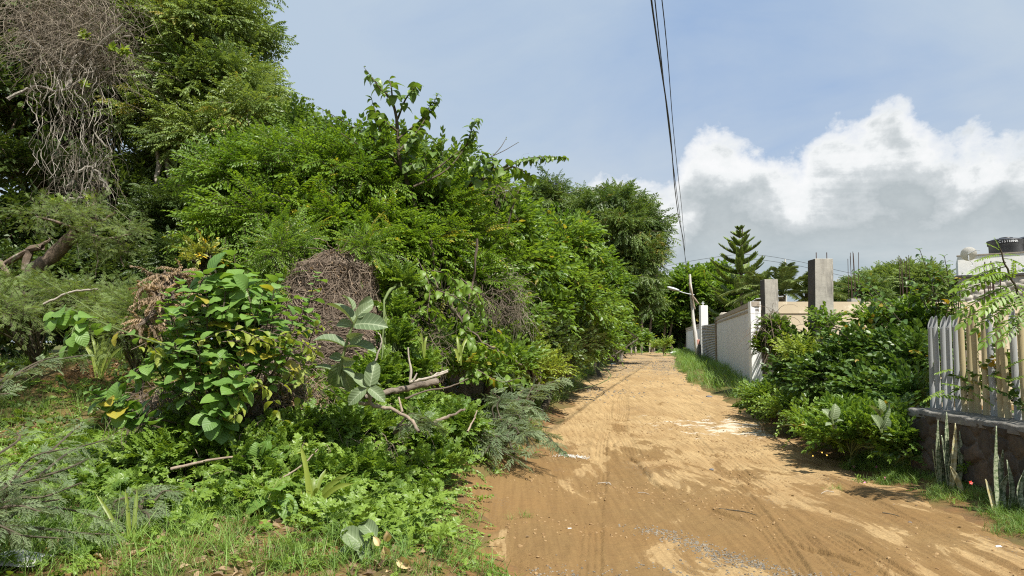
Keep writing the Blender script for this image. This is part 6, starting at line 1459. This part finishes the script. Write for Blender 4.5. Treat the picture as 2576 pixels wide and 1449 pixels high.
for k, (bx, by, tx, ty, Y) in enumerate([(2340,995,2440,985,8.35), (2440,985,2390,950,8.3), (2400,930,2360,925,8.5), (2470,850,2500,880,8.3), (2440,985,2480,1000,8.2), (2380,980,2330,990,8.4), (2540,960,2500,930,7.4), (2530,960,2570,940,7.4), (2520,930,2560,900,7.4)]):
    a, b_ = P(bx, by, Y - .25), P(tx, ty, Y - .35); L_ = max(.22, np.linalg.norm(b_-a)); GL.append(inst(FB, [a], frames((b_-a)[None], np.array([[-.3, -.4, 1]])), L_, [rng.uniform(.3, .9)]))
mk('stem', join(GS), mat_stem, sp2, smooth=True); mk('foliage', join(GL), [LM['glir'], mat_gstem], sp2)
fv = thing('fence_climber', tuple(P(2420, 1000, 8.6)), 'dark leafy climber growing behind and between the pipes of the fence', 'climber')
g, cen = crown([E(2370,900,9.3,40,60,.2), E(2420,960,8.9,40,50,.2), E(2500,980,8.2,70,40,.2), E(2560,960,7.8,40,60,.2), E(2450,870,9.2,60,20,.2), E(2550,1010,7.5,30,20,.1), E(2380,830,9.6,30,30,.2)], SP_hedge, 200, .24, seed=98, sub=12, up=.2, subr=.4)
mk('foliage', g, [LM['hedge'], mat_stem], fv)

# ---- snake plants in front of the rubble wall
c7 = lambda X, Y: ((3400 + X/1.449)*.6389, (1100 + Y/1.449)*.6389)
def snake(label, leaves):
    b0 = G(*c7(*leaves[0][:2])); t = thing('snake_plant', tuple(b0), label, 'plant', 'snake plants before the rubble wall')
    for k, (bx, by, tx, ty, yl) in enumerate(leaves):
        a = G(*c7(bx, by)); a[2] -= .02; Y = a[1]; b_ = P(*c7(tx, ty), Y + rng.uniform(-.05, .12)); n_ = 12
        c = spline([a, a*.5 + b_*.5 + rng.normal(size=3)*.02, b_], n_); tg = norm(np.gradient(c, axis=0)); f0 = rng.uniform(-.5, .5)
        sd_ = norm(np.cross(tg, np.stack([np.sin(f0 + np.linspace(0, .5, n_)), -np.cos(f0 + np.linspace(0, .5, n_)), np.full(n_, .1)], -1))); nn = np.cross(sd_, tg)
        L_ = np.linalg.norm(b_-a); ww = .062*np.interp(np.linspace(0, 1, n_), [0, .15, .6, .9, 1], [.6, .8, 1, .45, .03])[:, None]
        cols = []; luv = []
        for s in (-1, -.5, 0, .5, 1): cols.append(c + sd_*ww*.5*s + nn*(abs(s)**2*.012)); luv.append(np.stack([np.full(n_, s*.5), np.linspace(0, L_, n_), np.full(n_, k*3.1)], -1))
        V = np.concatenate(cols); F = [(i+n_*j, i+1+n_*j, i+1+n_*(j+1), i+n_*(j+1)) for i in range(n_-1) for j in range(4)]
        o = mk('leaf', T(V, F, tint=rng.uniform(.1, .8), luv=np.concatenate(luv)), mat_snakeold if yl else LM['snake'], t, smooth=True); md = o.modifiers.new('th', 'SOLIDIFY'); md.thickness = .004
mat_snakeold = leaf_mat('faded sword leaves', (.20, .19, .08), (.28, .25, .12), rough=.5, tr=.08, band=((.40, .38, .24), (1.2, 30, 1)))
snake('left clump of mottled snake plant blades with the tallest tips, at the wall foot', [(430,1195,390,970,0), (437,1190,420,800,0), (490,1200,440,890,0), (493,1180,470,755,0), (500,1210,520,820,1), (515,1200,508,950,0), (540,1190,545,865,0), (565,1222,490,1065,1), (480,1195,462,850,0), (525,1195,540,960,0), (450,1190,410,880,0)])
snake('middle fan of slanting snake plant blades beside the small red flower', [(575,1140,620,970,0), (570,1150,705,900,0), (640,1120,685,930,0), (615,1165,715,1015,1), (575,1160,545,1010,0), (620,1140,660,990,0)])
snake('right clump of upright snake plant blades including a thick faded one, at the wall foot', [(748,1335,690,1140,1), (765,1330,752,835,0), (738,1215,710,870,0), (790,1275,792,970,0), (830,1320,812,1030,0), (730,1195,718,1040,0), (775,1300,760,1000,0), (800,1310,830,1100,0)])
snake('snake plant blades leaning out of the right photo edge', [(870,1310,916,1120,0), (905,1330,935,1050,0), (890,1320,900,1200,0), (930,1340,925,1060,0)])
rf = thing('red_flower_plant', tuple(G(*c7(610, 1190))), 'small leafy plant with one red flower among the snake plants', 'plant')
g, cen = crown([(G(*c7(600, 1190), .12), np.array([.10, .08, .08]))], [spray(hexleaf(.5), 8, .42, 1, 1.1, .2, 5, .2)], 26, .12, seed=4, sub=5); mk('foliage', g, [LM['bush'], mat_gstem], rf)
mat_red = leaf_mat('red petals', (.55, .02, .02), (.7, .05, .04)); mat_pink = leaf_mat('pink petals', (.55, .10, .38), (.75, .25, .55)); mat_yel = leaf_mat('yellow petals', (.7, .5, .02), (.8, .6, .05))
def flower(p, s, mat, name='flower', parent=None, label=None):
    g = join([inst(kite(.7, .0, .1), [p], frames(np.array([[math.cos(a), math.sin(a)*.4 - .3, math.sin(a)*.9]]), np.array([[0., -1, .6]])), s, [.6]) for a in np.arange(5)*2*PI/5])
    o = mk(name, g, mat, parent)
    return o
flower(P(*c7(612, 1160), 6.75), .020, mat_red, parent=rf)
for k, ((X, Y_), lab) in enumerate([((1475, 1150), 'pink periwinkle flower highest on the right verge'), ((1710, 1155), 'pink periwinkle flower nearest the rubble wall'), ((1585, 1310), 'pink periwinkle flower beside the grass at the road edge'), ((1810, 1270), 'pink periwinkle flower low in the verge grass')]):
    p = G(*c8(X, Y_ + 35)); p = P(*c8(X, Y_), p[1]); t = thing('periwinkle', tuple(G(*c8(X, Y_ + 60))), lab.replace(' flower', ' plant'), 'plant', 'pink periwinkles on the right verge')
    g, cen = crown([(p - np.array([0, 0, .07]), np.array([.09, .09, .06]))], [spray(hexleaf(.45), 8, .35, 1, 1.0, .1, 5, .1)], 24, .11, seed=k, sub=4); mk('foliage', g, [LM['bush'], mat_gstem], t); flower(p, .026, mat_pink, parent=t)
for k, (X, Y_) in enumerate(((1055, 1040), (1150, 1005), (1200, 1033))):
    o = flower(P(*c8(X, Y_), 8.98 + .02*k), .011, mat_yel); tag(o, ('leftmost', 'highest', 'rightmost')[k] + ' of three tiny yellow flowers on the mounded verge shrub', 'flower', 'yellow flowers on the verge shrub')
# ================================================================== ground cover (uncountable)
def scatter(n, x0, x1, y0, y1, dens, seed):
    q = np.random.default_rng(seed); x = q.uniform(x0, x1, n); y = q.uniform(y0, y1, n)
    if callable(x0): pass
    k = q.random(n) < dens(x, y); return x[k], y[k]
def strew(name, label, cat, temps, xy, size, mats, seed, dz=0.0, upj=.25, tint=(.1, .9), lean=None, sd=(.6, 1.3), flat=False, hf=None):
    q = np.random.default_rng(seed); x, y = xy; n = len(x); z = (hf or H)(x, y) + dz
    pos = np.stack([x, y, z], -1); a = q.uniform(0, 2*PI, n)
    # terrain normal
    e = .08; nx = (H(x-e, y) - H(x+e, y))/(2*e); ny = (H(x, y-e) - H(x, y+e))/(2*e)
    U = norm(np.stack([nx, ny, np.ones(n)], -1)*1.0 + q.normal(size=(n, 3))*upj)
    D = np.stack([np.cos(a), np.sin(a), q.normal(size=n)*.1 + (0 if flat else .25)], -1)
    D = D - U*(D*U).sum(1, keepdims=True)*(1.0 if flat else .6)
    S = size*q.uniform(*sd, n); w = q.integers(0, len(temps), n); t_ = q.uniform(*tint, n); t_ = np.clip(t_ + (vnoise(x*1.6, y*1.6, 0, seed) - .5)*.5, .02, .93)
    g = join([inst(s, pos[w == k], frames(D[w == k], U[w == k]), S[w == k], t_[w == k]) for k, s in enumerate(temps) if (w == k).any()])
    o = mk(name, g, mats, origin=(0, 0, 0)); tag(o, label, cat, kind='stuff'); return o
TUF = [tuft(10, .022, s, (.2, 1.0)) for s in range(4)]
TUFL = [tuft(8, .011, s+9, (.15, .8), .06) for s in range(3)]
def rot_up(t):   # tuft grows along +Z already; frames() puts local Z on the normal
    return t
off = lambda x, y: np.maximum(xl(y) - x, x - xr(y))       # metres outside the road
left = lambda x, y: xl(y) - x
right = lambda x, y: x - xr(y)
nz1 = lambda x, y, s: vnoise(x*1.1, y*1.1, 0, s)
# creeper over the bank and around the heap
def d_creep(x, y):
    l = left(x, y); m = sstep(.25, .9, l + (nz1(x*2, y*2, 4)-.5)*.6)
    core = np.exp(-((x+1.5)**2/1.9**2 + (y-6.7)**2/1.7**2)**1.5)
    return m*np.clip(core*1.5 + .10, 0, 1)*np.where(nz1(x*1.7, y*1.7, 41) > .38, 1, .10)*(.35 + .65*sstep(5.1, 5.9, y))
strew('creeper', 'carpet of small lobed creeper leaves over the bank in the foreground', 'ground cover', SP_creep, scatter(17000, -5.5, .3, 4.4, 9.3, d_creep, 1), .135, [LM['creep'], mat_gstem], 1, .05, .55, sd=(.6, 1.5))
strew('creeper', 'upper layer of larger creeper sprays draped on the foreground bank', 'ground cover', SP_creep, scatter(4200, -4.5, .1, 4.6, 8.6, d_creep, 2), .155, [LM['creep'], mat_gstem], 2, .15, .8, sd=(.6, 1.4))
# dry litter on the bank
strew('leaf_litter', 'dry brown leaves and stems littering the bank', 'leaf litter', [hexleaf(.5, .2, .3), kite(.15, .02, .1)], scatter(16000, -6.5, .2, 4.3, 11.5, lambda x, y: sstep(.15, .6, left(x, y))*np.where(nz1(x*1.3, y*1.3, 6) > .42, .9, .25), 3), .055, LM['litter'], 3, .02, .7, sd=(.4, 1.6))
# meadow weeds on the far left
strew('meadow_weeds', 'low mixed weeds of the left meadow', 'ground cover', SP_small + SP_creep[:2] + [spray(trifol(.5), 7, .34, 1.0, 1.1, .1, 99, .2)], scatter(6500, -11, -2.2, 4.0, 14, lambda x, y: .85*np.where(nz1(x, y, 8) > .35, 1, .35)*np.where(((x+6.7)/1.0)**2 + ((y-11.0)/.5)**2 < 1, .05, 1), 4), .22, [LM['creep'], mat_gstem], 4, .03, .5)
strew('meadow_grass', 'thin grass of the left meadow', 'grass', TUFL, scatter(5200, -11, -1.8, 3.8, 14, lambda x, y: np.where(nz1(x, y, 9) > .40, 1, .25)*np.where(((x+6.7)/1.0)**2 + ((y-11.0)/.5)**2 < 1, .1, 1), 5), .30, LM['grass'], 5, -.01, .25)
# grass strip along the bottom and the left road edge
def d_gl(x, y):
    l = left(x, y); edge = sstep(.02, .30, l + (nz1(x*2.2, y*2.2, 11)-.5)*.55)*(1 - sstep(.9, 1.6, l))
    near = (1 - sstep(5.2, 6.0, y))*sstep(.1, .35, l)
    mid = edge*np.where(nz1(x*1.2, y*1.2, 12) > .40, .8, .12)
    return np.clip(np.maximum(mid*(y < 10), near*1.0), 0, 1)
strew('verge_grass', 'rough grass along the left road edge and the bottom of the picture', 'grass', TUF, scatter(7600, -4, 1.8, 4.2, 11, lambda x, y: d_gl(x, y)*np.where(nz1(x*2.3, y*2.3, 61) > .42, 1, .22), 6), .19, LM['grass'], 6, -.01, .25)
strew('verge_weeds', 'small weeds creeping onto the dirt along the left road edge', 'ground cover', SP_small, scatter(2600, -2.2, 1.8, 4.4, 10.5, lambda x, y: sstep(-.02, .12, left(x, y))*(1 - sstep(.35, .9, left(x, y)))*np.where(nz1(x*1.8, y*1.8, 13) > .52, 1, .04), 7), .16, [LM['creep'], mat_gstem], 7, .01, .4)
def d_gl2(x, y):
    l = left(x, y); return sstep(.05, .5, l + (nz1(x, y, 15)-.5)*.7)*(1 - sstep(2.2, 3.0, l))*sstep(10.2, 11.2, y)
strew('verge_grass', 'soft bright grass of the left verge leading to the road bend', 'grass', TUF, scatter(15000, -.5, 10, 10, 45, d_gl2, 8), .34, LM['grass'], 8, -.01, .2)
def d_gr(x, y):
    r_ = right(x, y); return sstep(-.05, .45, r_ + (nz1(x*1.3, y*1.3, 17)-.5)*.7)*(1 - sstep(2.2, 3.2, r_))*sstep(13.8, 15.5, y)
strew('verge_grass', 'taller green grass on the right verge before the grey wall', 'grass', TUF, scatter(11000, 4.6, 17, 13, 58, d_gr, 9), .40, LM['grass'], 9, -.01, .2)
def d_gr2(x, y):
    r_ = right(x, y); return np.clip(sstep(.0, .35, r_ + (nz1(x*2, y*2, 19)-.5)*.45), 0, 1)*(1 - sstep(.6, .75, r_))*(y < 10.2)*.9
strew('verge_grass', 'short fresh grass at the foot of the rubble wall', 'grass', TUF, scatter(5200, 3.9, 5.0, 4.4, 11, d_gr2, 10), .125, LM['grass'], 10, -.01, .3)
strew('verge_weeds', 'tiny weeds among the grass at the foot of the rubble wall', 'ground cover', SP_small, scatter(900, 3.9, 5.2, 5, 13, lambda x, y: sstep(.02, .3, right(x, y))*np.where(nz1(x*2, y*2, 20) > .55, .8, .08), 11), .14, [LM['creep'], mat_gstem], 11, .01, .5)
strew('ground_cover', 'rank weeds covering the ground under the left bank and trees', 'ground cover', SP_bush, scatter(5200, -14, 6, 9, 40, lambda x, y: sstep(.7, 1.6, left(x, y))*.8, 12), .42, [LM['deep'], mat_stem], 12, .05, .5)
strew('ground_cover', 'weeds covering the plot behind the hedge and walls', 'ground cover', SP_bush, scatter(2600, 5.4, 22, 9, 34, lambda x, y: sstep(1.0, 1.6, right(x, y))*.7*((y < 19.5) | (x > 10)), 13), .36, [LM['hedge'], mat_stem], 13, .05, .5)
strew('ground_cover', 'weeds and brush around the far end of the road', 'ground cover', SP_bush, scatter(1600, 2, 26, 58, 80, lambda x, y: .8 + 0*x, 14), .9, [LM['bush'], mat_stem], 14, .05, .5)
# stray grass sprouts on the road
for k, (px, py, lab) in enumerate(((2100, 1238, 'small lone grass sprout on the dirt near the right verge'), (1325, 1312, 'low grass sprig on the dirt at the left road edge'))):
    p = G(px, py); q = np.random.default_rng(k); m = 9
    g = inst(TUF[k], p + q.normal(size=(m, 3))*np.array([.05, .05, 0]), frames(np.stack([np.cos(np.arange(m)), np.sin(np.arange(m)), np.zeros(m)], -1), np.array([[0, 0, 1.]])), q.uniform(.07, .13, m), q.uniform(.2, .8, m)); o = mk('grass_sprout', g, LM['grass']); tag(o, lab, 'grass')

# ---- gravel, chips and litter on the road
def pebble(seed, flat=.6):
    q = np.random.default_rng(seed); ph = (1+5**.5)/2
    v = norm(np.array([(-1,ph,0),(1,ph,0),(-1,-ph,0),(1,-ph,0),(0,-1,ph),(0,1,ph),(0,-1,-ph),(0,1,-ph),(ph,0,-1),(ph,0,1),(-ph,0,-1),(-ph,0,1)]))
    v = v*q.uniform(.65, 1.1, (12, 1))*np.array([1, .8, flat])
    return T(v, [(0,11,5),(0,5,1),(0,1,7),(0,7,10),(0,10,11),(1,5,9),(5,11,4),(11,10,2),(10,7,6),(7,1,8),(3,9,4),(3,4,2),(3,2,6),(3,6,8),(3,8,9),(4,9,5),(2,4,11),(6,2,10),(8,6,7),(9,8,1)])
PEB = [pebble(s) for s in range(4)]
def onroad(x, y): return (left(x, y) < -.1) & (right(x, y) < -.05)
strew('leaf_litter', 'scattered brown leaf scraps and straw on the dirt road', 'leaf litter', [hexleaf(.5, .2, .3), kite(.10, .02, .1)], scatter(1500, 0, 6, 4.4, 16, lambda x, y: onroad(x, y)*np.where(vnoise(x*1.2, y*1.2, 0, 93) > .5, .5, .1)*(.3 + sstep(-.8, 0, right(x, y)) + sstep(-.5, 0, left(x, y))), 24), .035, LM['litter'], 24, .018, .35, (.0, .8), sd=(.4, 1.5), flat=True, hf=Hr)
mat_peb = simple_mat('grey gravel', (.085, .080, .070), (.24, .205, .155), 3, .9, bump=.1, tint=True)
mat_clod = simple_mat('earth clods', (.175, .10, .042), (.32, .215, .105), 5, .95, bump=.2, tint=True)
def band(x, y):   # exposed gravel bands near the camera
    t1 = np.exp(-(((x-1.15) - (6.6-y)*.55)/.16)**2)*sstep(5.2, 5.6, y)*(1-sstep(6.3, 6.7, y)); t2 = np.exp(-(((x-1.0) - (5.7-y)*1.8)/.45)**2)*(1-sstep(5.2, 5.7, y)); t3 = np.exp(-((x-.35)/.25)**2)*(1-sstep(5.15, 5.45, y))
    return np.clip(t1*1.0 + t2*.45 + t3*.5, 0, 1)*np.where(vnoise(x*3, y*3, 0, 88) > .35, 1, .3)
strew('gravel', 'dark grey gravel exposed in bands across the near road', 'gravel', PEB, scatter(52000, 0, 4.2, 4.3, 7, lambda x, y: .55*band(x, y)*onroad(x, y), 20), .0085, mat_peb, 20, .012, .4, (0, 1), sd=(.5, 1.9), flat=True, hf=Hr)
strew('earth_clods', 'small crumbs of earth scattered over the road', 'earth crumbs', PEB, scatter(17000, -.3, 6, 4.3, 16, lambda x, y: onroad(x, y)*np.where(vnoise(x*1.4, y*1.4, 0, 90) > .55, .5, .05)*(1 + 1.0*sstep(-.9, 0, right(x, y))), 21), .010, mat_clod, 21, .012, .4, (0, 1), sd=(.3, 2.4), flat=True, hf=Hr)
strew('gravel', 'loose grey stones on the far stretch of road', 'gravel', PEB, scatter(9000, 1, 11, 17, 45, lambda x, y: onroad(x, y)*np.where(vnoise(x*.6, y*.4, 0, 92) > .45, .7, .1), 22), .028, mat_peb, 22, .012, .4, (.1, 1), sd=(.4, 1.6), flat=True, hf=Hr)
pc = G(1440, 1151); q = np.random.default_rng(9); m = 300
pp_ = pc[:2] + q.normal(size=(m, 2))*np.array([.11, .07]) + np.array([.01, 0])
o = mk('white_chips', inst(PEB[0], np.stack([pp_[:, 0], pp_[:, 1], Hr(pp_[:, 0], pp_[:, 1]) + .02], -1), frames(rdir(m), rdir(m)), q.uniform(.005, .010, m), q.random(m)), simple_mat('white chips', (.46, .44, .39), (.62, .60, .55), 9, .8, bump=0)); tag(o, 'small spill of white chips at the left road edge', 'chips', kind='stuff')
mat_darkst = simple_mat('dark stone', (.09, .09, .10), (.17, .17, .18), 5, .9, bump=.4)
def rock(px, py, s, label, flat=.45, mat=None, seed=0):
    p = G(px, py); p[2] = float(Hr(p[0], p[1])) + s*flat*.5; g = inst(pebble(seed, flat), [p], frames(np.array([[1., .3, 0]]), np.array([[0, 0, 1.]])), s, [.3]); o = mk('stone', g, mat or mat_darkst); md = o.modifiers.new('s', 'SUBSURF'); md.levels = 2; md.render_levels = 2; tag(o, label, 'stone')
rock(1783, 1001, .14, 'flat dark stone on the road near the right verge', .3, seed=1); rock(1790, 1185, .055, 'small dark stone in the middle of the road', .5, seed=2)
rock(2290, 1322, .03, 'small dark stone near the verge, lower right', .5, seed=3)
ms = lambda n_: n_
def litter(px, py, pts, r, label, mat):
    p = G(px, py); o = mk('twig', [limb([(p[0]+a, p[1]+b, float(Hr(p[0]+a, p[1]+b)) + .018 + c) for a, b, c in k], r, r*.6, 8, 5) for k in pts], mat); tag(o, label, 'twig')
litter(1525, 1222, [[(-.09, .03, 0), (-.03, .03, .015), (.02, .02, .012), (.05, -.05, 0)], [(0, .02, .01), (.03, .06, .01), (.06, .07, 0)]], .006, 'small forked pale twig on the road', mat_barkpale)
litter(1620, 1247, [[(-.06, .02, 0), (0, .0, .01), (.05, -.03, 0)]], .004, 'thin pale straw on the road right of the forked twig', mat_barkpale)
litter(2080, 1250, [[(.10, .06, 0), (0, 0, .02), (-.08, -.05, 0)]], .005, 'pale twig beside the lone grass sprout', mat_barkpale)
litter(1860, 1292, [[(-.18, .04, 0), (-.05, .03, .0), (.06, 0, 0), (.14, -.06, 0)]], .006, 'dark thin root on the road in the near middle', mat_stem)
litter(2240, 1305, [[(-.06, .02, 0), (.02, 0, .01), (.07, -.03, 0)]], .006, 'short dark stick on the dirt, lower right', mat_stem)
mat_paper = simple_mat('white scrap', (.75, .75, .73), (.62, .61, .58), 4, .7, bump=.2)
def scrap(px, py, s, label, cat='litter', mat=None, seed=0, ground=Hr):
    q = np.random.default_rng(seed); p = G(px, py); n_ = 7; xs = np.linspace(-1, 1, n_); X, Y = np.meshgrid(xs, xs); Z = (fbm(X*1.3 + seed, Y*1.3, 0, seed, 3))*.9
    idx = np.arange(n_*n_).reshape(n_, n_); qd = np.stack([idx[:-1, :-1], idx[:-1, 1:], idx[1:, 1:], idx[1:, :-1]], -1).reshape(-1, 4)
    V = np.stack([X*s*(1 + .3*Z) + p[0], Y*s*.7 + p[1], float(ground(p[0], p[1])) + .012 + Z*s*.8*np.clip(1.2 - X**2 - Y**2, 0, 1)], -1).reshape(-1, 3)
    o = mk('litter', T(V, loops=qd.ravel(), totals=np.full(len(qd), 4)), mat or mat_paper, smooth=True); md = o.modifiers.new('th', 'SOLIDIFY'); md.thickness = .003; tag(o, label, cat)
scrap(1433, 1338, .016, 'tiny white scrap on the near left of the road', seed=1); scrap(1697, 889, .32, 'white rubbish bag at the road end before the far grey wall', 'rubbish', seed=2, ground=H)
scrap(1543, 917, .12, 'small white scrap at the left edge of the far road', seed=3); scrap(2512, 1385, .022, 'crumpled pale scrap standing by the verge, lower right corner', seed=4); scrap(30, 1425, .16, 'white sheet of rubbish under the feathery branches in the bottom left corner', 'rubbish', seed=5, ground=H)
scrap(1008, 705+10, .02, 'tiny pale scrap', seed=6) if False else None
